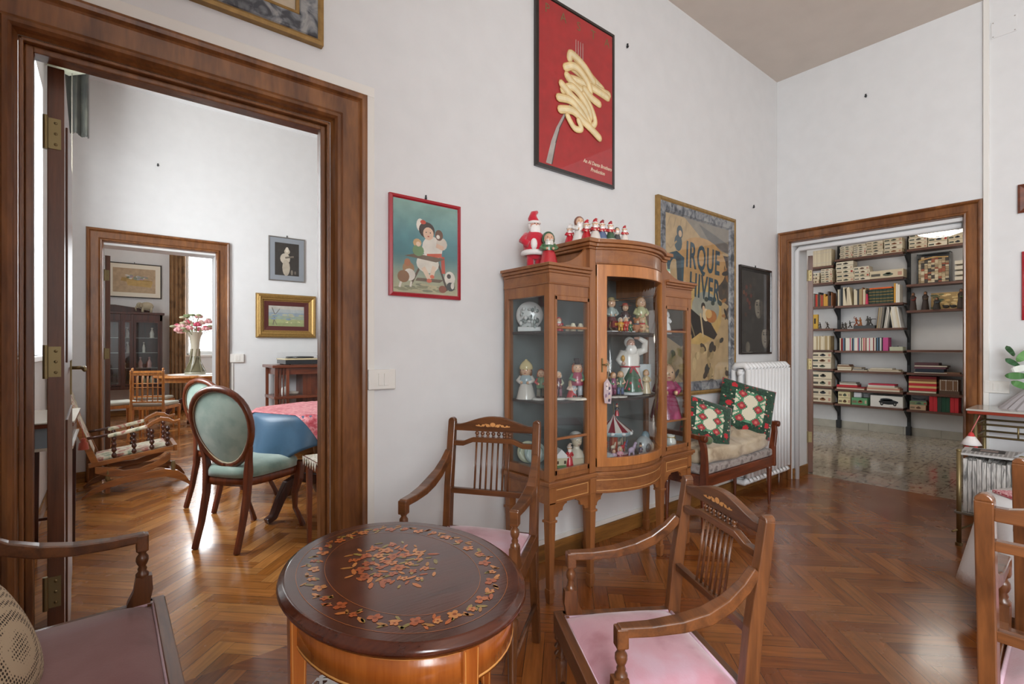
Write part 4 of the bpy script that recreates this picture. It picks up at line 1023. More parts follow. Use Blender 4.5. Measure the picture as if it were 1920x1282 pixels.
# ---------------------------------------------------------------- radiator
R_ = thing('radiator', 'white cast-iron column radiator under the dark portrait painting', 'radiator', (4.37, 1.985, 0))
n = 13; x0 = -.4; st = .8 / n
for k in range(n):
    x = x0 + st * (k + .5); b = B(); prof = [(.0, .1), (.4, .1), (1, .14), (1, .2)]
    for yy in (-.062, 0, .062):
        b.tube([(x, yy, .16), (x, yy, 1.03)], .0215, 8)
    b.tube([(x, -.062, .14), (x, -.03, .112), (x, .03, .112), (x, .062, .14)], .024, 8); b.tube([(x, -.062, 1.03), (x, -.035, 1.062), (x, .035, 1.062), (x, .062, 1.03)], .025, 8)
    obj('section', b, RADW, R_)
b = B().tube([(x0 - .0, 0, 1.0), (-x0, 0, 1.0)], .022, 10).tube([(x0, 0, .18), (-x0, 0, .18)], .022, 10); obj('header', b, RADW, R_)
b = B('d8d8d8').tube([(-x0, 0, 1.03), (-x0 + .06, 0, 1.03)], .014, 10).tube([(-x0 + .05, 0, 1.03), (-x0 + .05, .06, 1.03)], .012, 8); v_ = obj('valve', b, PGLOSS, R_)
obj('knob', B('1c1c1c').lathe([(.012, -.004), (.03, -.004), (.03, .02), (.022, .028), (.0, .03)], 0, 0, 0, 14).fbm(), PGLOSS, v_, loc=(-x0 + .065, 0, 1.03)); bpy.data.objects[v_.children[0].name].rotation_euler = (0, PI / 2, 0)

# ---------------------------------------------------------------- bench with mattress and Christmas cushions
SB = thing('settee', 'small wooden settee with padded seat between display cabinet and radiator', 'settee', (3.49, 1.88, 0))
for sx_ in (-1, 1):
    for sy in (-1, 1):
        x, yy = sx_ * .475, sy * .135
        obj('leg', B().lathe([(.008, 0), (.011, .03), (.019, .26), (.022, .29), (.016, .3), (.023, .315), (.018, .33)], x, yy, 0, 10), MAHOG, SB)
    b = B(); x = sx_ * .49
    b.bar([(x, -.15, .3), (x, -.155, .45), (x + sx_ * .02, -.16, .56), (x + sx_ * .035, -.15, .62)], [.03, .028, .026, .026], [.055, .045, .04, .036], (0, 1, 0))
    b.bar([(x + sx_ * .035, -.17, .622), (x + sx_ * .035, 0, .635), (x + sx_ * .03, .14, .64)], .036, .028); b.bar([(x, .14, .3), (x, .15, .64)], .03, .04, (0, 1, 0))
    b.tube([(x + sx_ * .036, -.19, .62), (x + sx_ * .036, -.15, .62)], .023, 10)
    obj('armrest', b, MAHOG, SB, bevel=.004)
obj('seat_rail', B().box(-.5, .5, -.165, -.135, .3, .375).box(-.5, .5, .13, .155, .3, .375).box(-.5, -.47, -.14, .14, .3, .375).box(.47, .5, -.14, .14, .3, .375), MAHOGX, SB, bevel=.003)
PADM = cloth_mat('faded_upholstery', ['8b7d78', 'a49a94', '6f6460'], 22, 'noise', .9)
obj('seat_pad', B().box(-.49, .49, -.158, .15, .375, .43), PADM, SB, bevel=.015)
MATT = cloth_mat('beige_ticking', ['a08c72', 'bdab90', 'c9baa2'], 9, 'noise', .9, .2, .5)
def soft_slab(x0, x1, y0, y1, z0, z1, n=20, m=8, amp=.008, seed=2, curl=0):
    r = random.Random(seed); b = B(); vs = []; fs = []; ph = [r.uniform(0, 6) for _ in range(6)]
    prof = [(-.02, 0), (.0, .15), (.006, .4), (-.002, .6), (.006, .85), (-.004, 1), (-.03, 1.06)]
    ring = []
    N_ = 64
    for off, tz in prof:
        for k in range(N_):
            a = 2 * PI * k / N_; c, s_ = math.cos(a), math.sin(a); q = max(abs(c), abs(s_)) ** .75; hx, hy = (x1 - x0) / 2 + off, (y1 - y0) / 2 + off
            wv = amp * math.sin(a * 9 + ph[0]) + amp * .7 * math.sin(a * 17 + ph[1])
            X = (x0 + x1) / 2 + c / q * (hx + wv) ; Y_ = (y0 + y1) / 2 + s_ / q * (hy + wv)
            Zc = z0 + (z1 - z0) * tz + curl * max(0, (X - (x0 + x1) / 2) / (x1 - x0) * 2) ** 4 * tz
            vs.append((X, Y_, Zc + amp * .6 * math.sin(a * 5 + ph[2])))
    for i in range(len(prof) - 1):
        for k in range(N_):
            p_, q_ = i * N_ + k, i * N_ + (k + 1) % N_; fs.append((p_, q_, q_ + N_, p_ + N_))
    base = (len(prof) - 1) * N_
    for f_, dz in ((.6, .012), (.25, .02)):
        for k in range(N_):
            vx = vs[base + k]; vs.append(((x0 + x1) / 2 + (vx[0] - (x0 + x1) / 2) * f_, (y0 + y1) / 2 + (vx[1] - (y0 + y1) / 2) * f_, vx[2] + dz + amp * math.sin(k * .7)))
    for i in range(2):
        for k in range(N_):
            p_ = base + i * N_ + k; q_ = base + i * N_ + (k + 1) % N_; fs.append((p_, q_, q_ + N_, p_ + N_))
    fs.append(tuple(range(base + 2 * N_, base + 3 * N_))); fs.append(tuple(range(N_ - 1, -1, -1)))
    return b.add(vs, fs, True)
b = soft_slab(-.47, .49, -.16, .15, 0, .10, curl=.05)
mt = obj('mattress', b, MATT, loc=(3.5, 1.88, .432)); tag(mt, 'beige tufted seat mattress lying on the wooden settee', 'mattress')
XM = painted('christmas_tapestry', .9, sheen=.3, bump=.35)
def xmas(label, loc, rot, w_, h_, d_, seed):
    t = thing('cushion', label, 'cushion', loc); t.rotation_euler = rot
    r = random.Random(seed); n = 40; b = pillow(w_, h_, d_, n, '234a34', .1)
    for i, f in enumerate(b.f):
        c = [sum(b.v[k][a] for k in f) / 4 for a in range(3)]; u, v = c[0] / w_ * 2, c[2] / h_ * 2
        col = r.choice(['1c3a2a', '234632', '284c38', '1a3426'])
        if c[1] > 0: col = '7a2a30'
        elif abs(u) < .56 and abs(v) < .62 + r.uniform(-.05, .05):
            col = 'd8d0b8'
            for cx in (-.3, .3):
                for cz in (-.5, 0, .5):
                    d = abs(u - cx) + abs(v - cz)
                    if d < .07: col = 'd07068'
                    elif d < .16: col = 'a0323a'
                    elif d < .25: col = '3f7a58'
            if abs(math.hypot(u, (abs(v) - .25)) - .3) < .05 and col == 'd8d0b8': col = '5f9474'
            if abs(math.hypot(abs(u) - .6, v) - .3) < .04 and col == 'd8d0b8': col = '5f9474'
        elif r.random() < .05: col = r.choice(['b02c34', 'c8c0a8', '8a3030'])
        for cx, cz in ((.72, -.5), (-.72, .0), (.0, -.8), (-.6, .78)):
            if math.hypot(u - cx, v - cz) < .1: col = 'b8242e'
        b.c[i] = srgb(col)
    b.s = [True] * len(b.s)
    c = obj('cushion_cover', b, XM, t)
    g = B('a8323c'); e_ = [(-w_ / 2 * .97, 0, -h_ / 2 * .97), (w_ / 2 * .97, 0, -h_ / 2 * .97), (w_ / 2 * .97, 0, h_ / 2 * .97), (-w_ / 2 * .97, 0, h_ / 2 * .97)]
    for k in range(4):
        a_, b_ = e_[k], e_[(k + 1) % 4]; mid = tuple((p + q) / 2 * .955 for p, q in zip(a_, b_)); g.tube([a_, mid, b_], .006, 6)
    obj('piping', g, PCLOTH, t)
xmas('large green Christmas cushion with woven red rosettes, leaning on the settee', (3.83, 1.86, .735), (math.radians(-14), math.radians(16), math.radians(-38)), .44, .39, .12, 3)
xmas('smaller green Christmas cushion beside the cabinet, left on the settee', (3.27, 1.87, .69), (math.radians(-24), math.radians(18), math.radians(-34)), .38, .31, .11, 5)
tag(obj('bauble', B('5a6a4a').ell(0, 0, 0, .033, .033, .028, 12, 8).paint('a03030').ell(0, 0, .028, .008), PCLOTH, loc=(3.12, 1.77, .585)), 'small moss-green ball with a red top on the settee mattress corner', 'ornament')
# ---------------------------------------------------------------- the room through the left doorway
def balloon(label, loc, rz):
    t = thing('balloon_back_chair', label, 'chair', loc, rz)
    eg = lambda a, k=1.0, o=0: ((.21 * k + o) * math.cos(a) * (1 + .16 * math.sin(a)), (.236 * k + o) * math.sin(a))
    yb = lambda z: .19 + (z - .5) * .2
    zc = .726
    n = 32; P = []
    for i in range(n + 1):
        a = -PI / 2 + 2 * PI * i / n; x, z = eg(a); P.append((x, yb(zc + z), zc + z))
    b = B(); b.tube(P, .021, 8); obj('back_frame', b, MAHOG, t)
    b = B(); vs = []; fs = []
    for sg in (-1, 1):
        for j in range(6):
            k = j / 5 * .93
            for i in range(n):
                x, z = eg(2 * PI * i / n, max(k, .001)); vs.append((x, yb(zc + z) + sg * .028 * (1 - k * k), zc + z))
    for s_ in range(2):
        for j in range(5):
            for i in range(n):
                a, c = s_ * 6 * n + j * n + i, s_ * 6 * n + j * n + (i + 1) % n
                fs.append((a, c, c + n, a + n) if s_ == 0 else (a, a + n, c + n, c))
    b.add(vs, fs, True); pad = obj('back_pad', b, GREENV, t)
    g = B('c9bd9c'); P2 = []
    for i in range(n + 1):
        x, z = eg(2 * PI * i / n, .94); P2.append((x, yb(zc + z) + .008, zc + z))
    g.tube(P2, .005, 6); g.tube([(p[0], p[1] - .016, p[2]) for p in P2], .005, 6); obj('braid', g, PCLOTH, pad)
    for s_ in (-1, 1):
        b = B(); b.bar([(s_ * .152, .285, 0), (s_ * .15, .24, .15), (s_ * .15, .205, .32), (s_ * .152, .195, .46), (s_ * .16, .2, .54), (s_ * .185, .215, .62)], [.026, .028, .032, .036, .03, .022], [.032, .034, .04, .045, .036, .024], (0, 1, 0)); obj('rear_leg', b, MAHOG, t, bevel=.005)
        b = B(); b.bar([(s_ * .2, -.235, 0), (s_ * .195, -.215, .05), (s_ * .188, -.17, .14), (s_ * .19, -.165, .24), (s_ * .2, -.19, .33), (s_ * .2, -.2, .41), (s_ * .2, -.2, .45)], [.03, .024, .026, .034, .046, .05, .044], [.034, .03, .028, .036, .046, .05, .044], (0, 1, 0)); obj('front_leg', b, MAHOG, t, bevel=.007)
    def seat(z0, z1, o, dome):
        b = B(); m = 40; vs = []
        def pt(k):
            a = 2 * PI * k / m; c, s_ = math.cos(a), math.sin(a); q = (abs(c) ** 4 + abs(s_) ** 4) ** .25
            hw = (.225 - .05 * (s_ / q + 1) / 2) + o; return (c / q * hw, s_ / q * (.225 + o) - .0)
        for f, z in ((1, z0), (1, z1 - .02), (.985, z1 - .005), (.93, z1 + dome * .3), (.6, z1 + dome * .8), (.2, z1 + dome)):
            for k in range(m): x, y = pt(k); vs.append((x * f, y * f, z))
        fs = [(i * m + k, i * m + (k + 1) % m, (i + 1) * m + (k + 1) % m, (i + 1) * m + k) for i in range(5) for k in range(m)] + [tuple(range(5 * m, 6 * m)), tuple(range(m - 1, -1, -1))]
        return b.add(vs, fs, True)
    obj('seat_frame', seat(.375, .425, .0, .0), MAHOG, t)
    p = obj('seat_pad', seat(.425, .475, .004, .035), GREENV, t)
    return t
g0 = balloon('green velvet balloon-back chair nearest, at the blue-covered table in the next room', (.724, 3.554, 0), math.radians(125.8))
dup(g0, (.78, 4.46, 0), math.radians(118), 'green velvet balloon-back chair farther away, mostly hidden behind its twin')

# table under the blue cloth
TBX, TBY = 1.27, 3.85
t = thing('dining_table', 'round table on dark scrolled pedestal feet hidden under a blue cloth', 'table', (TBX, TBY, 0))
obj('tabletop', B().lathe([(.45, .715), (.47, .72), (.47, .742), (.45, .745)], 0, 0, 0, 40), DARKW, t)
obj('pedestal', B().lathe([(.06, .12), (.09, .2), (.05, .3), (.07, .45), (.12, .6), (.2, .7), (.2, .715)], 0, 0, 0, 20), DARKW, t)
for a in (math.radians(200), math.radians(110), math.radians(290), math.radians(20)):
    c, s_ = math.cos(a), math.sin(a)
    b = B(); b.bar([(c * r, s_ * r, z) for r, z in ((.05, .22), (.2, .27), (.3, .24), (.36, .14), (.41, .04), (.46, .02))], [.05, .05, .05, .045, .045, .05], [.08, .07, .065, .06, .05, .04]); obj('foot', b, DARKW, t, bevel=.008)
BLUEC = cloth_mat('blue_waxed_cloth', ['2c4356', '3e5f7a', '466a86'], 3, 'noise', .42, .1, .05)
b = B(); n = 96; vs = []; fs = []; rings = 10
def skirt(a, tt, R0):
    sq = 1 / max(abs(math.cos(a + .25)), abs(math.sin(a + .25))); drop = .18 + (sq - 1) * .62
    fold = .018 * math.sin(a * 11) * tt + .05 * (sq - 1) / .41 * tt
    return (R0 + .012 + fold + .03 * tt), drop * tt
for r_, z in ((.001, .752), (.3, .752), (.45, .752), (.473, .748)):
    for k in range(n): a = 2 * PI * k / n; vs.append((r_ * math.cos(a), r_ * math.sin(a), z))
for j in range(1, rings + 1):
    for k in range(n):
        a = 2 * PI * k / n; r_, d = skirt(a, j / rings, .47); vs.append((r_ * math.cos(a), r_ * math.sin(a), .742 - d))
for j in range(3 + rings):
    for k in range(n): fs.append((j * n + k, j * n + (k + 1) % n, (j + 1) * n + (k + 1) % n, (j + 1) * n + k))
b.add(vs, fs, True)
o = obj('tablecloth', b, BLUEC, loc=(TBX, TBY, 0)); tag(o, 'plain blue cloth hanging over the table behind the green chairs', 'tablecloth')
d = o.modifiers.new('thick', 'SOLIDIFY'); d.thickness = .002
REDC = cloth_mat('red_damask', ['a82a36', 'c0505c', 'd88a8e', 'b83a44'], 26, 'noise', .5, .2, .1)
b = B(); m = 26; vs = []; fs = []
for j in range(m + 1):
    for i in range(m + 1):
        u, v = -1 + 2 * i / m, -1 + 2 * j / m; x, y = u * .43, v * .43
        X_ = x * math.cos(.45) - y * math.sin(.45); Y_ = x * math.sin(.45) + y * math.cos(.45); r_ = math.hypot(X_, Y_); z = .757
        if r_ > .48: z -= (r_ - .48) * 1.6; X_ *= (.49 + (r_ - .48) * .3) / r_; Y_ *= (.49 + (r_ - .48) * .3) / r_
        vs.append((X_, Y_, z))
for j in range(m):
    for i in range(m): a = j * (m + 1) + i; fs.append((a, a + 1, a + m + 2, a + m + 1))
b.add(vs, fs, True); o = obj('table_runner', b, REDC, loc=(TBX, TBY, 0)); tag(o, 'red patterned cloth laid over the blue tablecloth', 'tablecloth'); d = o.modifiers.new('thick', 'SOLIDIFY'); d.thickness = .002

# small lace-covered table at the right jamb
t = thing('plant_stand', 'small tall-legged side table with a lace mat, cut off by the right door jamb', 'table', (1.14, 3.06, 0))
obj('tabletop', B().cbox(0, 0, .53, .42, .26, .02), MAHOGX, t, bevel=.003); obj('apron', B().cbox(0, 0, .495, .38, .22, .05), MAHOGX, t)
for x in (-.18, .18):
    for y in (-.1, .1): obj('leg', B().bar([(x, y, 0), (x, y, .52)], [.022, .034], [.022, .034], (0, 1, 0)), MAHOG, t, bevel=.002)
b = B('d8cfc0'); b.box(-.2, .2, -.12, .12, .541, .544)
for k in range(9): x = -.19 + k * .0475; b.prism([(x - .024, .542), (x + .024, .542), (x, .50)], 'y', -.133, -.131)
for k in range(6): y = -.11 + k * .044; b.prism([(y - .022, .542), (y + .022, .542), (y, .49)], 'x', -.213, -.211)
tag(obj('lace_mat', b, cloth_mat('lace_mat', ['8a8a60', 'cfc6b4', 'e6e0d4'], 60, 'noise'), loc=(1.14, 3.06, 0)), 'cream lace mat on the small side table by the door jamb', 'doily')

# open bookcase with a record player
t = thing('revolving_bookcase', 'open mahogany bookcase stand below the gilt-framed landscape', 'bookcase', (1.66, 5.64, 0))
hw, hd = .35, .2
obj('top', B().box(-hw - .02, hw + .02, -hd - .02, hd + .02, 1.0, 1.03), MAHOGX, t, bevel=.006); obj('apron', B().box(-hw + .03, hw - .03, -hd + .02, hd - .02, .93, 1.0), MAHOGX, t)
for z in (.68, .3): obj('shelf', B().box(-hw, hw, -hd, hd, z, z + .03), MAHOGX, t, bevel=.004)
obj('book_box', B().box(-.05, .18, -.12, .12, .3, .93), MAHOG, t)
for x in (-hw + .02, -hw + .13, hw - .02, hw - .13):
    for y in (-hd + .015, hd - .015): obj('post', B().cbox(x, y, .5, .028, .02, 1.0), MAHOG, t)
for x in (-hw + .06, -hw + .09): obj('slat', B().cbox(x, -hd + .012, .66, .012, .012, .68), MAHOG, t)
t = thing('record_player', 'record player with clear lid and cream plinth on the bookcase stand', 'record player', (1.66, 5.62, 1.03))
obj('base', B('24262a').box(-.24, .24, -.17, .17, .008, .05), PGLOSS, t, bevel=.003); obj('plinth', B('cdbf9a').box(-.245, .245, -.175, .175, .05, .066), PGLOSS, t, bevel=.002)
obj('platter', B('2a2c30').lathe([(.13, 0), (.14, .004), (.14, .018), (.0, .02)], -.05, 0, .066, 28), PGLOSS, t); obj('tonearm', B('5a6068').tube([(.19, .1, .09), (.19, -.05, .09), (.1, -.1, .088)], .006).lathe([(.024, 0), (.024, .03), (.012, .035)], .19, .1, .066, 12), PGLOSS, t)
obj('lid', B().box(-.24, .24, -.17, .17, .07, .125), GLASS, t)
for x in (-.2, .2): obj('foot', B('18181a').lathe([(.02, 0), (.02, .009)], x, -.13, 0, 10).lathe([(.02, 0), (.02, .009)], x, .13, 0, 10), PGLOSS, t)
for i, (x, c, lb) in enumerate(((-.22, 'e4e2dc', 'white ceramic pot on the bookcase stand shelf, left of the dark box'), (-.14, 'd6d0c6', 'small round white dish on the bookcase stand shelf'))):
    tag(obj('pot', B(c).lathe([(.03, 0), (.045, .02), (.045, .06), (.03, .075), (.02, .09)] if i == 0 else [(.04, 0), (.06, .015), (.06, .035), (.0, .04)], 0, 0, 0, 14), PGLOSS, loc=(1.66 + x * 1.0, 5.56, .71)), lb, 'pot')

# platform rocker
t = thing('rocking_chair', 'low wooden platform rocking chair with floral seat and bobbin-turned arms', 'rocking chair', (.2, 5.415, 0), math.radians(90))
FLOR = cloth_mat('floral_tapestry', ['7c8a72', 'c9c2a8', 'd8d0ba', 'a86458', 'b9b094'], 11, 'noise', .9, .2, .3)
RK = wood('rocker_wood', '6a3c1c', 'a0632e', 'y', .3, .3)
def bobbin(b, x, y, z0, z1, r, k=4):
    h = (z1 - z0) / k; pr = []
    for i in range(k):
        pr += [(r * .4, i * h + .001), (r * .85, i * h + h * .25), (r, i * h + h * .5), (r * .8, i * h + h * .75)]
    pr.append((r * .4, z1 - z0)); b.lathe(pr, x, y, z0, 10)
for s_ in (-1, 1):
    x = s_ * .215
    Q = [(.36, 0.0, .02), (.3, .03, .075), (.2, .07, .125), (.08, .095, .15), (-.05, .105, .165), (-.18, .105, .17), (-.27, .07, .145), (-.33, .03, .09), (-.365, .0, .03)]
    b = B().strip([(y, z1) for y, z0, z1 in Q], [(y, z0) for y, z0, z1 in Q], 'x', x - .016, x + .016); obj('base_rail', b, RK, t, bevel=.004)
    Q = [(.28, .20, .255), (.2, .165, .24), (.1, .15, .2), (-.0, .155, .2), (-.1, .18, .235), (-.18, .215, .28), (-.22, .25, .315)]
    b = B().strip([(y, z1) for y, z0, z1 in Q], [(y, z0) for y, z0, z1 in Q], 'x', x - .014, x + .014); obj('rocker_rail', b, RK, t, bevel=.004)
    b = B(); b.bar([(x, .32, .265), (x, -.24, .345)], .03, .035); obj('seat_rail', b, RK, t, bevel=.003)
    for y in (.16, .03, -.09, -.2):
        b = B(); z_ = .36 - (y + .2) * .14; bobbin(b, x * 1.02, y, z_, z_ + .175, .019); obj('arm_spindle', b, DARKW, t)
    b = B(); b.bar([(x * 1.03, y, z) for y, z in ((.2, .49), (.12, .505), (.0, .53), (-.06, .545))], .045, .03); obj('arm_pad', b, FLOR, t, bevel=.01)
    b = B(); b.bar([(x * 1.03, y, z) for y, z in ((-.05, .535), (-.09, .57), (-.15, .60), (-.2, .59), (-.24, .565), (-.29, .58))], .036, [.03, .035, .035, .032, .028, .02]); obj('arm_scroll', b, RK, t, bevel=.006)
    b = B(); b.bar([(x, .27, .26), (x * 1.0, .40, .62), (x * .98, .52, 1.04)], .03, .045, (0, 1, 0)); obj('back_post', b, RK, t, bevel=.003)
    b = B(); b.tube([(x, .18, .50), (x, .36, .48)], .012, 8); obj('arm_joint', b, DARKW, t)
    b = B(); b.lathe([(.013, 0), (.018, .02), (.013, .04), (.018, .06), (.013, .1)], x, .2, .13, 8); b.lathe([(.013, 0), (.018, .02), (.013, .04), (.018, .06), (.013, .1)], x, -.24, .13, 8); obj('spring', b, BRASS, t)
b = B(); b.bar([(0, .28, .295), (0, -.2, .365)], .37, .03); obj('seat_pad', b, FLOR, t, bevel=.012)
b = B(); b.bar([(0, .3, .33), (0, .39, .62), (0, .49, 1.0)], .36, .035, (0, 1, 0)); obj('back_pad', b, FLOR, t, bevel=.012)
b = B(); b.tube([(-.215, .52, 1.03), (.215, .52, 1.03)], .018, 8); b.bar([(-.21, -.255, .34), (.21, -.255, .34)], .03, .05); b.bar([(-.21, .2, .05), (.21, .2, .05)], .03, .05); b.bar([(-.21, -.25, .1), (.21, -.25, .1)], .03, .04); obj('cross_rail', b, RK, t)

# narrow glazed table under the window
t = thing('display_table', 'narrow display table on slim legs behind the open door leaf', 'table', (-.25, 3.76, 0))
obj('tabletop', B().box(-.1, .115, -.36, .36, .80, .822), MAHOGX, t, bevel=.004); obj('case', B('8b97a0').box(-.09, .10, -.34, .34, .70, .80), PGLOSS, t); obj('rim', B('cfc8ba').box(-.1, .118, -.365, .365, .822, .828).box(-.1, .112, -.35, .35, .685, .70), PGLOSS, t)
for x in (-.08, .085):
    for y in (-.32, .32): obj('leg', B().bar([(x, y, 0), (x, y, .7)], [.018, .03], [.018, .03], (0, 1, 0)), DARKW, t)
for y in (-.32, .32): obj('stretcher', B().bar([(-.08, y, .18), (.085, y, .18)], .012, .015), DARKW, t)
tag(obj('tassel', B('b0503c').lathe([(.008, .07), (.016, .06), (.012, .05), (.022, .04), (.028, 0)], 0, 0, 0, 12).tube([(0, 0, .07), (-.005, 0, .13)], .003), PCLOTH, loc=(-.118, 4.1, .57)), 'terracotta tassel hanging from the corner of the display table', 'tassel')

# swag curtain in the next room
def drape(name, label, loc, rz, w_, z0, z1, m, folds=6, amp=.03, hem=None, col=None, cat='curtain'):
    b = B(col or 'ffffff'); n = folds * 10; k = 14; vs = []; fs = []
    for j in range(k + 1):
        v = j / k
        for i in range(n + 1):
            u = i / n; zb = z0 + (hem(u) if hem else 0)
            vs.append((-w_ / 2 + w_ * u, amp * math.sin(u * folds * 2 * PI) * (.7 + .3 * v), z1 + (zb - z1) * v))
    for j in range(k):
        for i in range(n): a = j * (n + 1) + i; fs.append((a, a + n + 1, a + n + 2, a + 1))
    b.add(vs, fs, True); o = obj(name, b, m, loc=loc, rz=rz); tag(o, label, cat)
    d = o.modifiers.new('thick', 'SOLIDIFY'); d.thickness = .003; return o
SWAG = cloth_mat('green_taffeta', ['2e2f2c', '45463f', '5a5a50'], 4, 'noise', .45, .2, .05)
drape('curtain', 'dark green swag curtain tail hanging at the top of the left doorway', (-.21, 5.25, 0), 0, .19, 2.88, 3.5, SWAG, 3, .03, lambda u: .05 * (1 - u) + .008 * math.sin(u * 90))
tag(obj('pelmet', B('c9cdb4').prism([(-.13, 3.36), (.0, 3.32), (.1, 3.37), (.13, 3.45), (.13, 3.62), (-.13, 3.62)], 'y', -.14, -.06), PCLOTH, loc=(-.235, 5.25, 0)), 'pale green pelmet valance above the dark swag curtain', 'valance')
tag(obj('blind_cord', B('b0a898').tube([(0, 0, 3.38), (0, 0, 1.9)], .003, 6), PCLOTH, loc=(-.215, 5.15, 0)), 'thin blind cord hanging below the green swag curtain', 'cord')

# ---------------------------------------------------------------- the far room
def spindle_chair(label, loc, rz):
    t = thing('spindle_chair', label, 'chair', loc, rz)
    for s_ in (-1, 1):
        b = B(); x = s_ * .19; pr = []
        b.bar([(x, .26, 0), (x, .2, .25), (x, .19, .45)], .03, .034, (0, 1, 0))
        for i, z in enumerate((.45, .52, .53, .54, .62, .63, .64, .72, .73, .74, .83, .86)): pr.append((.014 if i % 3 else .019, z))
        b.lathe(pr + [(.02, .875), (.012, .89), (.02, .905), (.0, .92)], x, .2, 0, 8); obj('back_post', b, HONEY, t)
        b = B(); b.lathe([(.011, 0), (.013, .03), (.019, .34), (.024, .37), (.019, .39), (.02, .43)], s_ * .2, -.19, 0, 8); obj('front_leg', b, HONEY, t)
    for z, h in ((.86, .03), (.50, .022)):
        b = B(); b.box(-.19, .19, .19, .21, z - h / 2, z + h / 2); obj('back_rail', b, HONEY, t)
    b = B(); b.tube([(-.19, .2, .69), (.19, .2, .69)], .006, 6); obj('back_rail', b, HONEY, t)
    for k in range(5): x = -.125 + k * .0625; obj('spindle', B().tube([(x, .2, .51), (x, .2, .85)], .006, 6), HONEY, t)
    obj('seat_frame', B().box(-.21, .21, -.2, .2, .40, .44), HONEY, t, bevel=.004)
    obj('seat_pad', B().box(-.205, .205, -.2, .18, .44, .485), STRIPE, t, bevel=.02)
    return t
STRIPE = simple('pale_striped_cloth', 'b8b8ac', .85, var=.12, bscale=12); 
s0 = spindle_chair('honey wood spindle-back chair nearest in the far room, back towards us', (.50, 8.22, 0), math.radians(150))
dup(s0, (.53, 9.15, 0), math.radians(158), 'honey wood spindle-back chair directly behind another of its kind in the far room')
dup(s0, (.10, 8.62, 0), math.radians(108), 'honey wood spindle-back chair seen edge-on beside the dark door leaf')
t = thing('round_table', 'round honey wood table carrying the flower vase in the far room', 'table', (1.13, 9.77, 0))
obj('tabletop', B().lathe([(.54, .72), (.58, .735), (.58, .755), (.56, .765), (0, .765)], 0, 0, 0, 40), HONEY, t); obj('apron', B().lathe([(.5, .66), (.5, .73)], 0, 0, 0, 32, cap=False), HONEY, t)
obj('pedestal', B().lathe([(.05, .1), (.1, .2), (.06, .35), (.05, .5), (.1, .6), (.14, .72)], 0, 0, 0, 16), DARKW, t)
for k in range(4):
    a = PI / 4 + k * PI / 2 + .5; c, s_ = math.cos(a), math.sin(a); b = B(); b.bar([(c * r, s_ * r, z) for r, z in ((.06, .3), (.2, .34), (.32, .26), (.4, .12), (.46, .04), (.52, .03))], .05, [.09, .07, .06, .06, .05, .05]); obj('foot', b, DARKW, t, bevel=.008)
obj('cloth', B('e6e4de').lathe([(.38, 0), (.38, .004), (0, .005)], 0, 0, .766, 32), PCLOTH, None); o = bpy.data.objects['cloth']; o.name = 'table_mat'; o.location = (1.13, 9.77, 0); tag(o, 'white round mat under the flower vase', 'mat')
t = thing('vase', 'tall flared white and bronze vase of pink roses on the round table', 'vase', (1.13, 9.77, .772))
obj('body', B('a8a48e').lathe([(.15, 0), (.155, .03), (.13, .05)], 0, 0, 0, 20).paint('6f6a50').lathe([(.15, .05), (.11, .12), (.075, .22), (.055, .3)], 0, 0, 0, 20, cap=False).paint('c8c2b0').lathe([(.055, .3), (.06, .4), (.065, .5), (.08, .6), (.105, .68), (.11, .7)], 0, 0, 0, 20, cap=False), PGLOSS, t)
b = B('8a8468')
for k in range(6): a = k * PI / 3; b.tube([(.15 * math.cos(a), .15 * math.sin(a), .04), (.085 * math.cos(a + .3), .085 * math.sin(a + .3), .2), (.062 * math.cos(a + .8), .062 * math.sin(a + .8), .42)], .01, 6)
obj('relief', b, PGLOSS, t)
rf = random.Random(5)
b = B('7d8a62')
for k in range(26):
    a = rf.uniform(0, 2 * PI); r_ = rf.uniform(.1, .34); z = rf.uniform(.72, .98); b.tube([(.03 * math.cos(a), .03 * math.sin(a), .6), (r_ * .5 * math.cos(a), r_ * .5 * math.sin(a), .6 + (z - .6) * .7), (r_ * math.cos(a), r_ * math.sin(a), z)], .005, 5)
    b.paint(rf.choice(['7d8a62', 'a8ae8c', 'c2bf9e'])); b.ell(r_ * math.cos(a), r_ * math.sin(a), z, .045, .03, .02, 6, 4)
obj('foliage', b, PMATT, t)
for k in range(15):
    a = k * 2.4; r_ = .05 + .27 * math.sqrt(k / 15); z = .98 - r_ * .75 + rf.uniform(-.05, .06); x, y = r_ * math.cos(a), r_ * math.sin(a)
    c = rf.choice(['c8506a', 'd8788a', 'e0a0a4', 'dcb8b0', 'c04a60']); b = B(c); b.ell(x, y, z, .045, .045, .04, 8, 6)
    for q in range(5): b.paint(rf.choice([c, 'e2a8ac'])); b.ell(x + .035 * math.cos(q * 1.26), y + .035 * math.sin(q * 1.26), z - .008, .032, .032, .03, 6, 4)
    obj('rose', b, PMATT, t)
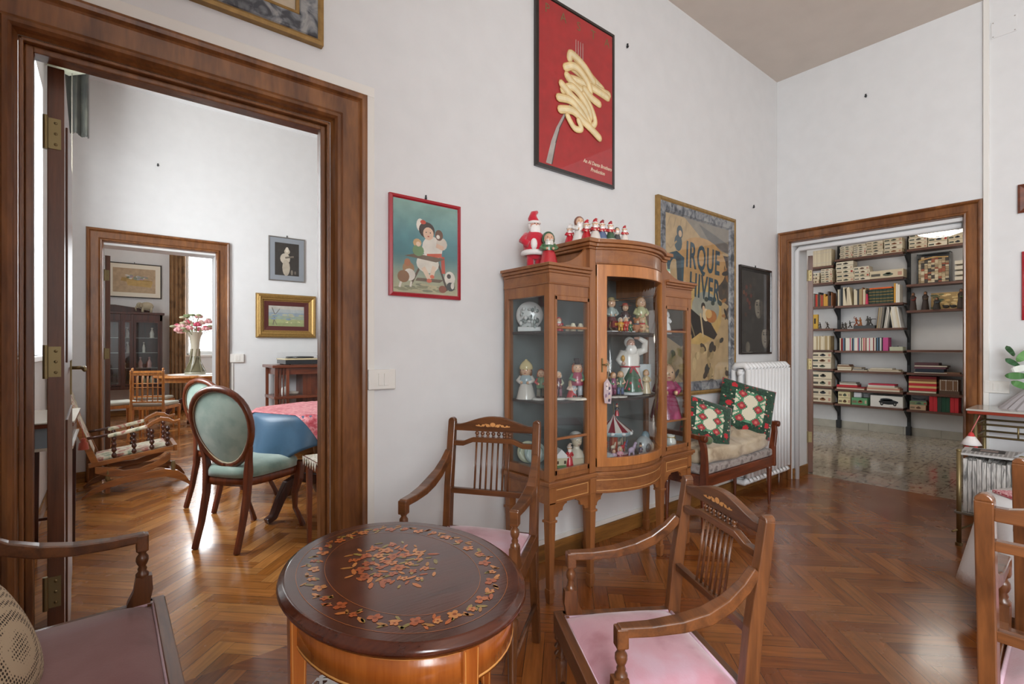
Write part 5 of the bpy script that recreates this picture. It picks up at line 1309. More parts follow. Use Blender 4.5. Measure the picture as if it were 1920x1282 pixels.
# dark cabinet at the back
t = thing('china_cabinet', 'dark mahogany glazed cabinet with serpentine doors at the far wall', 'cabinet', (.2, 11.26, 0))
W_ = .56
def bow(x, c0): return -.40 - .035 * math.cos((abs(x) - c0) / .17 * PI / 2) if abs(abs(x) - c0) < .17 else -.40
obj('carcass', B().box(-W_, W_, -.4, 0, .49, .55).box(-W_, -W_ + .04, -.4, 0, .5, 1.8).box(W_ - .04, W_, -.4, 0, .5, 1.8).box(-W_, W_, -.4, 0, 1.68, 1.8).box(-.03, .03, -.41, 0, .5, 1.8).box(-W_, W_, -.02, 0, .5, 1.8).box(.11, .15, -.41, -.36, .5, 1.8), DARKW, t, bevel=.004)
obj('cornice', B().box(-W_ - .03, W_ + .03, -.43, 0, 1.79, 1.83).prism([(-.5, 1.83), (.46, 1.83), (.4, 1.88), (.2, 1.93), (-.1, 1.97), (-.5, 1.97)], 'y', -.05, -.01), DARKW, t, bevel=.006)
for x0, x1 in ((-W_ + .04, -.03), (.15, W_ - .04), (-.0, .12)):
    f = B(); f.mould(x0, x1, .56, 1.68, [(0, -.40), (0, -.42), (.03, -.42), (.03, -.40)]); f_ = obj('door', f, DARKW, t); obj('pane', B().box(x0 + .03, x1 - .03, -.41, -.406, .59, 1.65), VGLASS, f_)
for z in (.85, 1.12, 1.38): obj('shelf', B('b8b8b0').box(-W_ + .04, W_ - .04, -.35, -.02, z, z + .008), PGLOSS, t)
for x in (-W_ + .03, W_ - .03):
    for y in (-.37, -.03): obj('leg', B().bar([(x, y, 0), (x, y, .5)], [.03, .05], [.03, .05], (0, 1, 0)), DARKW, t)
for k, (x, z, c, r_) in enumerate(((-.0, .86, 'd8d4c8', .05), (.07, 1.128, 'cfc8bc', .04), (.25, .86, 'd0a8a0', .04), (.38, .86, 'c89890', .045), (.3, 1.128, 'dcd8cc', .03), (.42, 1.388, 'e0dcd0', .04), (.06, 1.388, 'd6d2c6', .04), (.3, .56, 'b8a878', .04), (.42, .56, 'cfc4a0', .05))):
    tag(obj('porcelain_figure', B(c).lathe([(r_, 0), (r_ * .8, .03), (r_ * .9, .08), (r_ * .5, .13), (r_ * .3, .15)], 0, 0, 0, 10).ell(0, 0, .17, r_ * .5, None, None, 8, 6), PGLOSS, loc=(.2 + x, 11.06, z)), 'pale porcelain figure inside the far dark cabinet, %s' % ['lower shelf at left', 'middle shelf at left', 'pink one on the lower shelf', 'pinkish, second on the lower shelf', 'small on the middle right shelf', 'top right shelf', 'top left shelf', 'yellowish on the cabinet floor', 'cream, right end of the cabinet floor'][k], 'figurine')
t = thing('animal_figure', 'cream elephant-like animal figure on top of the dark cabinet', 'figurine', (.54, 11.0, 1.83))
b = B('a89c84').ell(0, 0, .12, .1, .06, .075, 12, 8).ell(-.1, 0, .13, .05, .045, .055, 10, 8).tube([(-.13, 0, .13), (-.16, 0, .08), (-.15, 0, .03)], [.02, .015, .01])
for x in (-.06, .06):
    for y in (-.03, .03): b.tube([(x, y, .1), (x, y, 0)], .02, 8)
obj('body', b, PMATT, t); obj('ear', B('9a8e78').ell(-.085, -.05, .13, .03, .008, .04, 8, 6), PMATT, t)
drape('curtain', 'long brown curtain beside the bright window in the far room', (1.01, 11.12, 0), 0, .25, .04, 3.1, cloth_mat('brown_curtain', ['6a4c2e', '8a6640', '94704a'], 6, 'noise', .9), 4, .035)
t = thing('armchair', 'curved-back chair with pale seat behind the vase table, by the far window', 'chair', (1.75, 10.6, 0), math.radians(-20))
b = B(); b.tube([(-.25, .1, .6), (-.24, .2, .82), (0, .26, .92), (.24, .2, .82), (.25, .1, .6)], .02, 8); obj('back_frame', b, MAHOG, t)
obj('back_pad', B('cfc8b8').box(-.2, .2, .2, .23, .55, .84), PCLOTH, t, bevel=.01); obj('seat_pad', B('cfc8b8').box(-.25, .25, -.25, .22, .4, .48), PCLOTH, t, bevel=.02)
for x in (-.22, .22):
    for y in (-.22, .2): obj('leg', B().tube([(x, y, 0), (x, y, .42)], [.015, .022], 8), MAHOG, t)
    obj('back_post', B().tube([(x * 1.1, .1, .42), (x * 1.14, .1, .62)], .018, 8), MAHOG, t)
# ---------------------------------------------------------------- the library beyond the right doorway
area('library_fill', (7.0, 4.3, 2.0), (1.6, 1.6), (-PI / 2, 0, 0), 15, (1, .97, .93))  # added fill light inside the library
XS = 8.42   # front line of the shelves
SHZ = {'c': [2.517, 2.178, 1.828, 1.483, 1.167, .875, .601, .381], 'l': [2.442, 2.192, 1.837, 1.499, 1.176, .893, .627, .385], 'r': [2.537, 2.061, 1.711, 1.179, .871, .605, .374]}
t = thing('wall_shelving', 'wooden shelves on black iron uprights covering the library wall', 'shelving', (8.5, 2.2, 0))
def sy(y): return y - 2.2
for k, (y0, y1) in {'l': (2.77, 3.9), 'c': (1.93, 2.75), 'r': (.55, 1.89)}.items():
    for z in SHZ[k]: obj('shelf', B().box(-.10, .12, sy(y0), sy(y1), z - .03, z), SHELFW, t)
for y in (3.9, 2.76, 1.91, .6):
    b = B().box(.09, .135, sy(y) - .018, sy(y) + .018, 0, 2.98).box(.07, .14, sy(y) - .028, sy(y) + .028, 0, .12); obj('upright', b, IRON, t, bevel=.004)
    for z in SHZ['c']:
        obj('bracket', B().prism([(.09, z - .03), (-.08, z - .03), (-.08, z - .045), (.06, z - .14), (.09, z - .2)], 'y', sy(y) - .012, sy(y) + .012), IRON, t)
ORD = lambda n: '%d%s' % (n, 'th' if 10 <= n % 100 <= 20 else {1: 'st', 2: 'nd', 3: 'rd'}.get(n % 10, 'th'))
CN = {'d9cdb2': 'cream', 'cfc2a8': 'beige', 'a8946e': 'tan', 'e2ddd2': 'white', '4a3a30': 'dark brown', '8a5a3a': 'brown', 'b8322a': 'red', '2f3f34': 'dark green', '34383c': 'black', 'c9963f': 'ochre', 'd8d8d6': 'pale grey', 'c0506a': 'pink', '5a7a94': 'blue', '8c8a84': 'grey', '7c1f24': 'dark red', '26303e': 'navy', 'c4ad6a': 'yellowish', '96363a': 'wine red', '1f4a36': 'green', 'c22b34': 'bright red'}
def book_mesh(th, h, dep, col, band=None):
    b = B(col); b.box(0, dep, -th / 2, th / 2, 0, h)
    if th > .012: b.paint('e6dfcc').box(.004, dep - .002, -th / 2 + .002, th / 2 - .002, h, h + .0006)
    if band:
        for z in band: b.paint('b08d4a' if col in ('2f3f34', '4a3a30') else 'c8c0b0').box(-.0008, 0, -th / 2, th / 2, z * h, z * h + h * .03)
    return b
def row(y0, y1, z, hmin, hmax, ths, cols, what, where, group, lean=0, band=None, seed=0, dep=.16, x=XS):
    r = random.Random(seed); y = y0; i = 0
    while y - y1 > min(ths) * .7:
        th = r.choice(ths); th = min(th, y - y1); i += 1; c = r.choice(cols); h = r.uniform(hmin, hmax)
        o = obj('book' if 'book' in what or 'binder' in what else what.split()[-1], book_mesh(th * .94, h, dep, c, band), PPAPER, loc=(x, y - th / 2, z + (math.sin(abs(lean)) * th / 2 if lean else 0)))
        if lean: o.rotation_euler = (lean, 0, 0)
        tag(o, '%s %s, %s from left %s' % (CN[c], what, ORD(i), where), what.split()[-1], group); y -= th
l, c, r_ = SHZ['l'], SHZ['c'], SHZ['r']
row(3.05, 2.80, l[0], .25, .25, [.021], ['cfc2a8', 'd9cdb2'], 'booklet', 'on the top left library shelf', 'upright booklets on the top left shelf', band=(.2, .8), seed=1)
row(3.06, 2.79, l[2], .14, .22, [.014, .018, .022], ['b8322a', 'c9963f', '4a3a30', '8a5a3a', '34383c', '8c8a84'], 'paperback book', 'on the left library shelf', 'small books on the left library shelf', seed=2)
row(3.06, 2.80, l[4], .205, .215, [.019], ['cfc2a8', 'a8946e', 'd9cdb2'], 'pocket book', 'in the uniform row, left library bay', 'uniform beige books on the left shelf', seed=3)
row(2.715, 2.60, c[2], .24, .28, [.014, .02], ['34383c', '8a5a3a', 'd9cdb2', '8c8a84'], 'tall book', 'in the centre library bay', 'tall books in the centre bay', seed=4)
row(2.60, 2.53, c[2], .25, .27, [.02, .025], ['d9cdb2', 'cfc2a8'], 'leaning tall book', 'in the centre library bay', 'leaning tall books', lean=-.12, seed=5)
row(2.51, 2.36, c[2], .21, .25, [.012, .018, .024], ['d9cdb2', 'cfc2a8', 'a8946e', '8a5a3a', '34383c'], 'upright book', 'of the pale row in the centre library bay', 'pale books in the centre bay', seed=6)
row(2.33, 2.04, c[2], .20, .205, [.042], ['2f3f34', '2f3f34', '4a3a30'], 'leather-bound book', 'of the old gilt-banded set', 'old leather-bound set', band=(.15, .35, .6, .8), seed=7)
tag(obj('book', B('d8642c').box(0, .14, -.13, .13, 0, .02), PPAPER, loc=(XS, 2.19, c[2] + .208)), 'orange book lying flat on top of the leather-bound set', 'book')
row(2.035, 1.955, c[2], .24, .27, [.022, .026], ['e2ddd2', 'c9963f', '8a5a3a'], 'large book', 'at the right end of the centre bay', 'large books at the end of the bay', seed=8)
t_ = thing('doll', 'small doll in bright pink standing between books in the library', 'doll', (XS - .01, 2.345, c[2])); obj('body', B('c83a5c').lathe([(.02, 0), (.016, .05), (.012, .13), (.005, .15)], 0, 0, 0, 10), PMATT, t_); obj('head', B('2a2226').ell(0, 0, .18, .02, None, .03, 8, 6), PMATT, t_)
row(2.24, 2.17, c[3], .29, .30, [.008, .006], ['a8946e', 'e2ddd2', '4a3a30', '8c8a84'], 'record sleeve', 'leaning left on the record shelf', 'record sleeves leaning left', lean=.1, seed=9, dep=.2)
row(2.15, 2.10, c[3], .29, .30, [.008, .012], ['8c8a84', 'e2ddd2', '34383c'], 'album', 'of the few upright on the record shelf', 'albums upright on the record shelf', lean=.13, seed=10, dep=.2)
row(2.05, 1.95, c[3], .29, .30, [.007, .005], ['e2ddd2', 'd9cdb2', 'cfc2a8', 'd8d8d6'], 'white sleeve', 'leaning right on the record shelf', 'record sleeves leaning right', lean=-.14, seed=11, dep=.2)
row(2.69, 2.165, c[4], .18, .188, [.011, .014, .017], ['e2ddd2', 'd8d8d6', 'e2ddd2', '34383c', 'd9cdb2', '7c1f24', 'c0506a', '5a7a94'], 'magazine', 'in the magazine row of the centre bay', 'magazines in the centre bay', seed=12)
tag(obj('book', book_mesh(.06, .185, .15, 'c0508a'), PPAPER, loc=(XS, 2.13, c[4])), 'thick magenta and white book at the end of the magazine row', 'book')
b = B('b8bca4').box(0, .15, -.075, .075, 0, .055); tag(obj('storage_box', b, PPAPER, loc=(XS, 2.01, c[4])), 'flat pale green box right of the magazines', 'box'); tag(obj('model_plane', B('5a6068').box(.03, .06, -.05, .05, .06, .066).ell(.05, 0, .065, .03, .008, .008, 8, 6), PMATT, loc=(XS, 2.0, c[4])), 'small grey model lying on the flat green box', 'model')
row(1.655, 1.335, r_[6], .19, .195, [.042], ['1f4a36', 'c22b34', '1f4a36', 'c22b34', '2f3f34'], 'bound book', 'of the red and green row, right bay', 'red and green volumes', seed=21)

# model kit boxes: every box is its own thing
def kit(y0, y1, z, h, where, seed, label=None, col=None, big=None, dep=.17):
    r = random.Random(seed); w_ = y0 - y1; col = col or r.choice(['d8cbb2', 'd0c2a6', 'dcd2bc']); b = B(col).box(0, dep, y1 - (y0 + y1) / 2, y0 - (y0 + y1) / 2, 0, h)
    # printed front: local y is to the left in the picture
    def fl(u0, u1, v0, v1, c, off=.0006):
        b.paint(c).face([(-off, w_ * (.5 - u0), h * v0), (-off, w_ * (.5 - u1), h * v0), (-off, w_ * (.5 - u1), h * v1), (-off, w_ * (.5 - u0), h * v1)])
    def el(u, v, ru, rv, c, off=.0008):
        b.paint(c).face([(-off, w_ * (.5 - u - ru * math.cos(a)), h * (v + rv * math.sin(a))) for a in [2 * PI * k / 12 for k in range(12)]])
    if big == 'car':
        fl(.0, 1, .9, 1, '2c2c2c'); el(.56, .42, .3, .2, '1e2226'); el(.5, .6, .2, .12, '33383e'); fl(.3, .86, .36, .5, '22262a', .001)
        for u in (.36, .76): el(u, .28, .055, .16, '15171a', .0012); el(u, .28, .025, .07, '8a8a86', .0014)
        fl(.6, .98, .04, .06, '8a6a5a')
    else:
        cc = r.choice(['4a4640', '6a4a34', '5a6254', '3c4048', '8a5a3c'])
        fl(.04, .32, .3, .62, r.choice(['5a564e', '7a6a54', '3f4a44'])); el(.55, .45, .16, .2, cc); el(.56, .6, .08, .14, cc)
        if r.random() < .6: fl(.84, .96, .25, .7, r.choice(['b88a78', 'a83c34', 'c0a890']))
        fl(0, 1, 0, .05, '6a6050', .001)
    o = obj('model_kit_box', b, PPAPER, loc=(XS, (y0 + y1) / 2, z)); tag(o, label or where, 'box', None); return o
STK = [('top library shelf, leftmost stack of the centre bay', 2.686, 2.523, c[0], .18, 6), ('top library shelf, second stack of the centre bay', 2.516, 2.359, c[0], .184, 6),
       ('top library shelf, third stack of the centre bay', 2.352, 2.157, c[0], .196, 5), ('top library shelf, fourth stack of the centre bay', 2.15, 1.946, c[0], .206, 4),
       ('top library shelf, stack right of the second upright', 1.87, 1.677, r_[0], .199, 4), ('top library shelf, stack under the lamp', 1.666, 1.472, r_[0], .181, 3), ('top library shelf, last stack by the door casing', 1.462, 1.30, r_[0], .177, 3),
       ('second library shelf, stack next to the door leaf', 3.06, 2.965, l[1], .163, 3), ('second library shelf, narrow stack left of the upright', 2.942, 2.79, l[1], .209, 6),
       ('second library shelf, tallest stack of the centre bay', 2.735, 2.516, c[1], .299, 5), ('second library shelf, shorter stack of the centre bay', 2.509, 2.32, c[1], .199, 4),
       ('lower left library shelves, upper pile', 3.06, 2.80, l[5], .25, 3), ('lower left library shelves, middle pile', 3.06, 2.80, l[6], .218, 2), ('lower left library shelves, lowest pile', 3.06, 2.80, l[7], .202, 2)]
for si, (wh, y0, y1, z, h, n) in enumerate(STK):
    for k in range(n):
        q = random.Random(si * 10 + k).uniform(-.006, .006)
        kit(y0 + q, y1 + q, z + k * h / n, h / n - .0015, '', si * 31 + k, 'model kit box, %s' % (('bottom one' if k == 0 else 'top one' if k == n - 1 else ORD(k + 1) + ' from the bottom') + ', ' + wh))
kit(2.314, 1.93, c[1], .111, '', 77, 'long model kit box lying alone at the right of the second library shelf')
kit(2.307, 1.935, c[7], .175, '', 78, 'large white box with a black vintage car on the lowest library shelf', 'dcdbd6', 'car')
kit(2.71, 2.556, c[7], .09, '', 79, 'lower of two cream toy car boxes on the lowest library shelf', 'd8cda0'); kit(2.71, 2.556, c[7] + .092, .09, '', 80, 'upper of two cream toy car boxes on the lowest library shelf', 'd8cda0')
kit(2.536, 2.346, c[7], .105, '', 81, 'green toy car box under a white lidded tub', '5f9a6c')
tag(obj('tub', B('d2d2d8').box(.02, .12, -.05, .05, 0, .075), PGLOSS, loc=(XS, 2.47, c[7] + .107), bevel=.012), 'white lidded tub on top of the green toy car box', 'tub')
kit(1.86, 1.69, r_[6], .07, '', 82, 'tan cardboard box at the left of the lowest right shelf', 'b89a7c'); kit(1.86, 1.68, r_[6] + .072, .045, '', 83, 'green-edged box lying on the tan cardboard box', '6f8a66')
tag(obj('model_ship', B('6a6a6c').box(.02, .12, -.08, .08, 0, .012).paint('3c4044').strip([(-.07, .035), (0, .028), (.075, .04)], [(-.05, .012), (0, .01), (.06, .012)], 'x', .05, .075), PMATT, loc=(XS, 1.77, r_[6] + .12)), 'grey model ship on the stacked boxes of the lowest right shelf', 'model')
# framed cabinet of tiny cars
t = thing('display_case', 'black glazed wall case packed with tiny model boxes in the right library bay', 'case', (XS + .05, 1.623, r_[1]))
obj('frame', B('1f2022').box(0, .12, .16, .172, 0, .4).box(0, .12, -.172, -.16, 0, .4).box(0, .12, -.172, .172, 0, .012).box(0, .12, -.172, .172, .39, .4).box(.11, .12, -.17, .17, 0, .4), PGLOSS, t)
b = B(); rq = random.Random(8); y = -.155
while y < .15:
    z = .014
    while z < .33:
        h = rq.choice([.022, .03, .05]); w_ = rq.choice([.03, .05]); b.paint(rq.choice(['c8b898', 'd4c6aa', 'b8a484', 'a08c70', '9a5a44', '4a4440'])).box(.02, .1, y, min(y + .034, .158), z, z + h - .003); z += h
    y += .036
o = obj('packed_boxes', b, PPAPER, t); obj('shelf_band', B('b08a4a').bar([(.0, -.155, .33), (.0, .0, .345), (.0, .15, .31)], .01, .016, (0, 0, 1)), PGLOSS, t)
for k in range(4): tag(obj('book', book_mesh(.075, .045, .15, 'd0c8b8'), PPAPER, loc=(XS, 1.36, r_[1] + .01 + k * .068)), 'pale box lying flat in the pile beside the black case, %s from the bottom' % ORD(k + 1), 'box')
# nativity figures and a glowing landscape picture
def cloaked(label, y, h, c1, c2, x=XS + .03, z=None, arm=True):
    t = thing('cloaked_figure', label, 'figurine', (x, y, r_[2] if z is None else z)); b = B(c1).lathe([(.042, 0), (.038, h * .2), (.03, h * .5), (.034, h * .72), (.018, h * .82), (.0, h * .83)], 0, 0, 0, 12)
    obj('robe', b, PMATT, t); obj('head', B('8a6248').ell(-.006, 0, h * .88, .016, .015, .02, 8, 6), PMATT, t); obj('hood', B(c1).ell(.006, 0, h * .89, .02, .02, .026, 8, 6), PMATT, t)
    if arm: obj('sleeve', B(c2).tube([(0, -.03, h * .7), (-.035, -.015, h * .55), (-.04, .01, h * .58)], .009, 6), PMATT, t)
cloaked('dark-cloaked saint figure with a red underskirt, first on the right library shelf', 1.83, .245, '3a2a26', '7a2e28'); cloaked('dark-cloaked bearded saint figure, second on the right library shelf', 1.70, .25, '30241f', '5a4a3a')
cloaked('seated dark figure in front of the golden landscape picture', 1.575, .15, '2e2824', '46505a', XS - .01); cloaked('tall dark figure at the right end of the golden landscape picture', 1.335, .25, '33261f', '4a5a34', XS - .01)
b = B('a88a58').box(0, .012, -.16, .16, 0, .22)
for k in range(40): 
    u, v = rq.uniform(-.14, .14), rq.uniform(.01, .2); g_ = (u < -.0)
    b.paint(rq.choice(['d8b878', 'e2c890', 'c8a060'] if u < .05 else ['4a5a44', '6a6a48', '8a7a50'])).face([(-.0006 - k * .00001, u + .03 * math.cos(a), v + .012 * math.sin(a)) for a in [2 * PI * q / 8 for q in range(8)]])
tag(obj('landscape_panel', b, PPRINT, loc=(XS + .08, 1.49, r_[2])), 'golden landscape panel standing behind the nativity figures', 'picture')
for k, y in enumerate((1.48, 1.41)): tag(obj('animal_figure', B('2a2624').ell(0, 0, .025, .02, .035, .022, 8, 6).ell(0, .03, .04, .01, .012, .01, 6, 4), PMATT, loc=(XS - .01, y, r_[2] + .003)), 'dark lying animal figure before the landscape, %s one' % ('left', 'right')[k], 'figurine')
# soldiers
def soldier(label, y, z, h, col, pose):
    b = B(col); s_ = h / .12; L_ = .03 if pose else .012
    b.tube([(0, -L_ * s_, 0), (0, -.008, h * .25), (0, 0, h * .5)], .008 * s_, 6); b.tube([(0, L_ * s_, 0), (0, .006, h * .25), (0, 0, h * .5)], .008 * s_, 6)
    b.ell(0, .002, h * .64, .012 * s_, .016 * s_, h * .17, 8, 6); b.ell(0, .006, h * .9, .009 * s_, None, h * .09, 8, 6)
    if pose == 1: b.tube([(0, 0, h * .72), (-.01, -.035 * s_, h * .74), (-.01, -.07 * s_, h * .72)], .005 * s_, 5)
    elif pose == 2: b.tube([(0, 0, h * .72), (-.01, .03 * s_, h * .9), (-.01, .02 * s_, h * 1.08)], .005 * s_, 5); b.tube([(0, 0, h * .7), (-.01, -.03 * s_, h * .5)], .005 * s_, 5)
    else: b.tube([(0, 0, h * .72), (-.02, .02, h * .5)], .006 * s_, 5); b.tube([(-.015, -.02, h * .2), (-.015, .0, h)], .003, 5)
    b.lathe([(.03 * s_, 0), (.03 * s_, .004)], 0, 0, -.001, 10)
    tag(obj('toy_soldier', b, PMATT, loc=(XS + .03, y, z + .001)), label, 'figurine', 'figures on the library shelf')
z4 = c[3]
for a_ in (('dark standing soldier figure left of the first upright, nearest the yellow box', 2.96, l[3], .1, '3a322c', 0), ('small dark soldier figure just left of the first upright', 2.86, l[3], .1, '40362e', 2),
           ('dark soldier figure crouched right of the first upright', 2.66, z4, .105, '3a342e', 1), ('dark soldier figure, second right of the first upright', 2.62, z4, .1, '4a4238', 0), ('dark soldier figure aiming a long gun', 2.565, z4 + .02, .105, '3c3a36', 1),
           ('rust-orange dancing figure with raised arm on the grey plinth', 2.485, z4 + .045, .125, '8a4424', 2), ('orange standing figure on the grey plinth', 2.435, z4 + .045, .12, 'a0602c', 0), ('grey warrior figure with spear on the grey plinth', 2.345, z4 + .045, .135, '4c4a46', 0), ('dark grey stooping warrior at the right of the plinth', 2.315, z4 + .045, .12, '44423f', 1)): soldier(*a_)
tag(obj('plinth', B('46484a').box(0, .12, -.13, .13, 0, .043), PMATT, loc=(XS, 2.385, z4)), 'long grey plinth carrying the orange and grey figures', 'plinth')
t = thing('box', 'yellow box with a dark figure picture at the left end of the soldiers shelf', 'box', (XS + .02, 3.03, l[3])); obj('card', B('c0983a').box(0, .04, -.04, .04, 0, .22), PPAPER, t); obj('figure_print', B('2c2620').box(-.002, 0, -.012, .012, .08, .16), PPAPER, t)
# piles of books and papers lying flat
def pile(y0, y1, z, items, where, what='book'):
    for k, (h, c_, s0, s1) in enumerate(items):
        rr_ = random.Random(int(z * 1000) + k); b = B(c_).box(0, .17, -(y0 - y1) / 2 * s0, (y0 - y1) / 2 * s1, 0, h - .001)
        if h > .012 and k % 3 == 0 and c_ not in ('c22b34', '26303e', '7c1f24'): b.paint('e0d8c6').box(-.0006, .0, -(y0 - y1) / 2 * s0 + .004, (y0 - y1) / 2 * s1 - .004, h * .2, h * .75)
        o = obj(what, b, PPAPER, loc=(XS + rr_.uniform(-.004, .006), (y0 + y1) / 2, z)); tag(o, '%s lying %s, %s' % (what, 'lowest' if k == 0 else 'on top' if k == len(items) - 1 else ORD(k + 1) + ' from bottom', where), what, None); z += h
pile(2.72, 2.54, c[5], [(.03, 'a8946e', 1, 1), (.025, 'cfc2a8', 1, 1), (.02, '8a6a50', .8, 1), (.015, '6a4a3c', .7, .9)], 'of the left pile on the fifth centre shelf')
pile(2.53, 2.35, c[5], [(.012, 'd9cdb2', 1, 1), (.02, '8c8a84', .6, .9), (.02, 'a89c88', .3, .8)], 'of the middle paper pile on the fifth centre shelf', 'folder')
pile(2.33, 1.96, c[5], [(.014, 'd9cdb2', 1, 1), (.018, 'b8aa90', .9, 1), (.016, 'd0c8b8', .5, .9)], 'of the wide paper pile on the fifth centre shelf', 'folder')
pile(2.73, 2.38, c[6], [(.022, 'a8946e', 1, 1), (.018, '96363a', 1, 1), (.024, 'c22b34', .5, 1), (.022, '8c8a84', .5, .8), (.018, '9a9488', .4, .8)], 'left red-and-grey pile on the sixth centre shelf', 'album')
pile(2.35, 1.97, c[6], [(.022, 'd9cdb2', 1, 1), (.02, 'c98a7a', 1, 1), (.018, 'cfc2a8', .9, .95), (.022, 'd8d8d6', .7, .95), (.02, 'c0304a', .7, .9)], 'right striped pile on the sixth centre shelf', 'album')
pile(1.82, 1.47, r_[4], [(.014, '1c2024', 1, 1), (.045, '26303e', .8, .9), (.025, '6a4450', .9, .95), (.022, '5a5240', 1, .95), (.035, '5a3a40', .5, .95)], 'of the dark pile in the right bay', 'album')
pile(1.87, 1.58, r_[5], [(.03, '6f7a54', 1, 1), (.036, 'c22b34', 1, 1), (.028, 'd8b87a', 1, 1), (.036, 'c22b34', 1, 1), (.026, 'd8b87a', 1, 1), (.03, '8a5a3a', 1, 1), (.036, '7c1f24', 1, 1)], 'red and yellow striped pile in the right bay', 'album')
t = thing('parcel', 'brown patterned parcel with white edging on the right library shelf', 'parcel', (XS, 1.455, r_[5])); obj('box', B('5a4436').box(0, .15, -.1, .1, .0, .045).paint('6f5038').box(.0, .15, -.09, .1, .046, .19), PPAPER, t)
b = B('d8d4cc')
for k in range(9): b.box(-.001, 0, -.085 + k * .02, -.075 + k * .02, .175, .186); b.box(-.001, 0, -.085 + k * .02, -.078 + k * .02, .05, .056)
for y in (.085, .03, -.04, -.085): b.box(-.001, 0, y - .002, y + .002, .05, .186)
obj('edging', b, PPAPER, t)
tag(obj('box', B('7a5a44').box(0, .12, -.09, .09, 0, .02), PPAPER, loc=(XS, 1.44, r_[4])), 'thin brown box at the right of the dark pile in the library', 'box')
# ceiling lamp
t = thing('ceiling_lamp', 'round pendant lamp with a leaded white glass shade, lit, in the library', 'lamp', (7.5, 1.37, 2.50))
LIT = simple('lit_glass', 'fff4e0', .4, emit=3.0)
obj('shade', B().lathe([(.0, .0), (.12, .006), (.2, .035), (.235, .075), (.22, .09)], 0, 0, 0, 28), LIT, t)
b = B('3a342e')
for k in range(12): a = k * PI / 6; b.tube([(.01 * math.cos(a), .01 * math.sin(a), -.002), (.12 * math.cos(a), .12 * math.sin(a), .004), (.2 * math.cos(a), .2 * math.sin(a), .033), (.236 * math.cos(a), .236 * math.sin(a), .075)], .002, 5)
for r1, z1 in ((.12, .003), (.2, .032), (.236, .075)): b.tube([(r1 * math.cos(a), r1 * math.sin(a), z1) for a in [2 * PI * k / 28 for k in range(29)]], .002, 5)
obj('leading', b, PMATT, t); obj('rod', B().tube([(0, 0, .08), (0, 0, .5)], .012, 8), BRASS, t)
pl = bpy.data.lights.new('lamp_bulb', 'POINT'); pl.energy = 11; pl.color = (1, .93, .84); pl.shadow_soft_size = .24; pl.specular_factor = .15; po = bpy.data.objects.new('lamp_bulb', pl); C.objects.link(po); po.location = (7.5, 1.37, 2.42)

# ---------------------------------------------------------------- things at the right edge
t = thing('console_table', 'brass-legged console with a thin red-edged glass top along the right wall', 'table', (4.66, .1, 0))
obj('tabletop', B('b8b4ac').box(-.2, .19, -.65, .585, .785, .797).paint('8a3626').box(-.195, .185, -.645, .58, .765, .785), PGLOSS, t, bevel=.003)
for x in (-.17, .15):
    for y in (.54, -.6): obj('leg', B().tube([(x, y, 0), (x, y, .765)], .011, 8), BRASS, t)
b = B()
for z in (.70, .62): b.tube([(-.17, -.6, z), (-.17, .54, z)], .007, 6); b.tube([(.15, -.6, z), (.15, .54, z)], .007, 6); b.tube([(-.17, .54, z), (.15, .54, z)], .007, 6)
for y in (.34, .14, -.06): b.tube([(-.17, y, .62), (-.17, y, .70)], .005, 6)
obj('rail', b, BRASS, t)
t = thing('hanging_ornament', 'little red and white skirted Christmas ornament hanging from the console', 'ornament', (4.44, .655, .52))
obj('body', B('c83a3a').lathe([(.0, .13), (.012, .12), (.02, .1), (.03, .07)], 0, 0, 0, 10), PMATT, t); obj('skirt', B('e8e2e0').lathe([(.02, .1), (.04, .07), (.055, .045), (.04, .04)], 0, 0, 0, 12), PCLOTH, t)
for y in (-.02, .02): obj('leg', B('c02a2a').tube([(0, y, .045), (0, y * 1.2, .0)], .012, 6), PMATT, t)
obj('cord', B('c86a6a').tube([(0, 0, .13), (.02, -.04, .24)], .003, 5), PMATT, t)
# magazine rack with newspapers
t = thing('magazine_rack', 'brass tube magazine rack standing on the parquet at the right edge', 'rack', (4.17, .55, 0))
RL = [(-.14, .1, .58), (.137, .045, .45), (.12, -.18, .45), (-.14, -.17, .58)]
for x, y, z in RL: obj('post', B().tube([(x, y, .0), (x, y, z)], .0125, 10).ell(x, y, z, .014, None, .01).lathe([(.018, 0), (.018, .02)], x, y, 0, 10), BRASS, t)
obj('tray', B('6f6a60').box(-.155, .15, -.2, .12, .195, .21), PGLOSS, t, bevel=.003); obj('crossbar', B().tube([(-.2, .12, .095), (.16, .04, .095)], .006, 6).tube([(-.14, -.17, .095), (.12, -.18, .095)], .006, 6), BRASS, t)
NEWS, nt, bs = newmat('newsprint'); N = nt.nodes; L = nt.links
tc = N.new('ShaderNodeTexCoord'); mp = N.new('ShaderNodeMapping'); mp.inputs['Scale'].default_value = (60, 60, 7); L.new(tc.outputs['Object'], mp.inputs['Vector']); no = N.new('ShaderNodeTexNoise'); no.inputs['Scale'].default_value = 1; no.inputs['Detail'].default_value = 4; no.inputs['Distortion'].default_value = 1.5; L.new(mp.outputs[0], no.inputs['Vector'])
rp = N.new('ShaderNodeValToRGB'); e = rp.color_ramp.elements; e[0].position = .34; e[0].color = (*srgb('6a6865'), 1); e[1].position = .56; e[1].color = (*srgb('c9c5c0'), 1); L.new(no.outputs['Fac'], rp.inputs[0]); L.new(rp.outputs[0], bs.inputs['Base Color']); bs.inputs['Roughness'].default_value = .8
rn2 = random.Random(3)
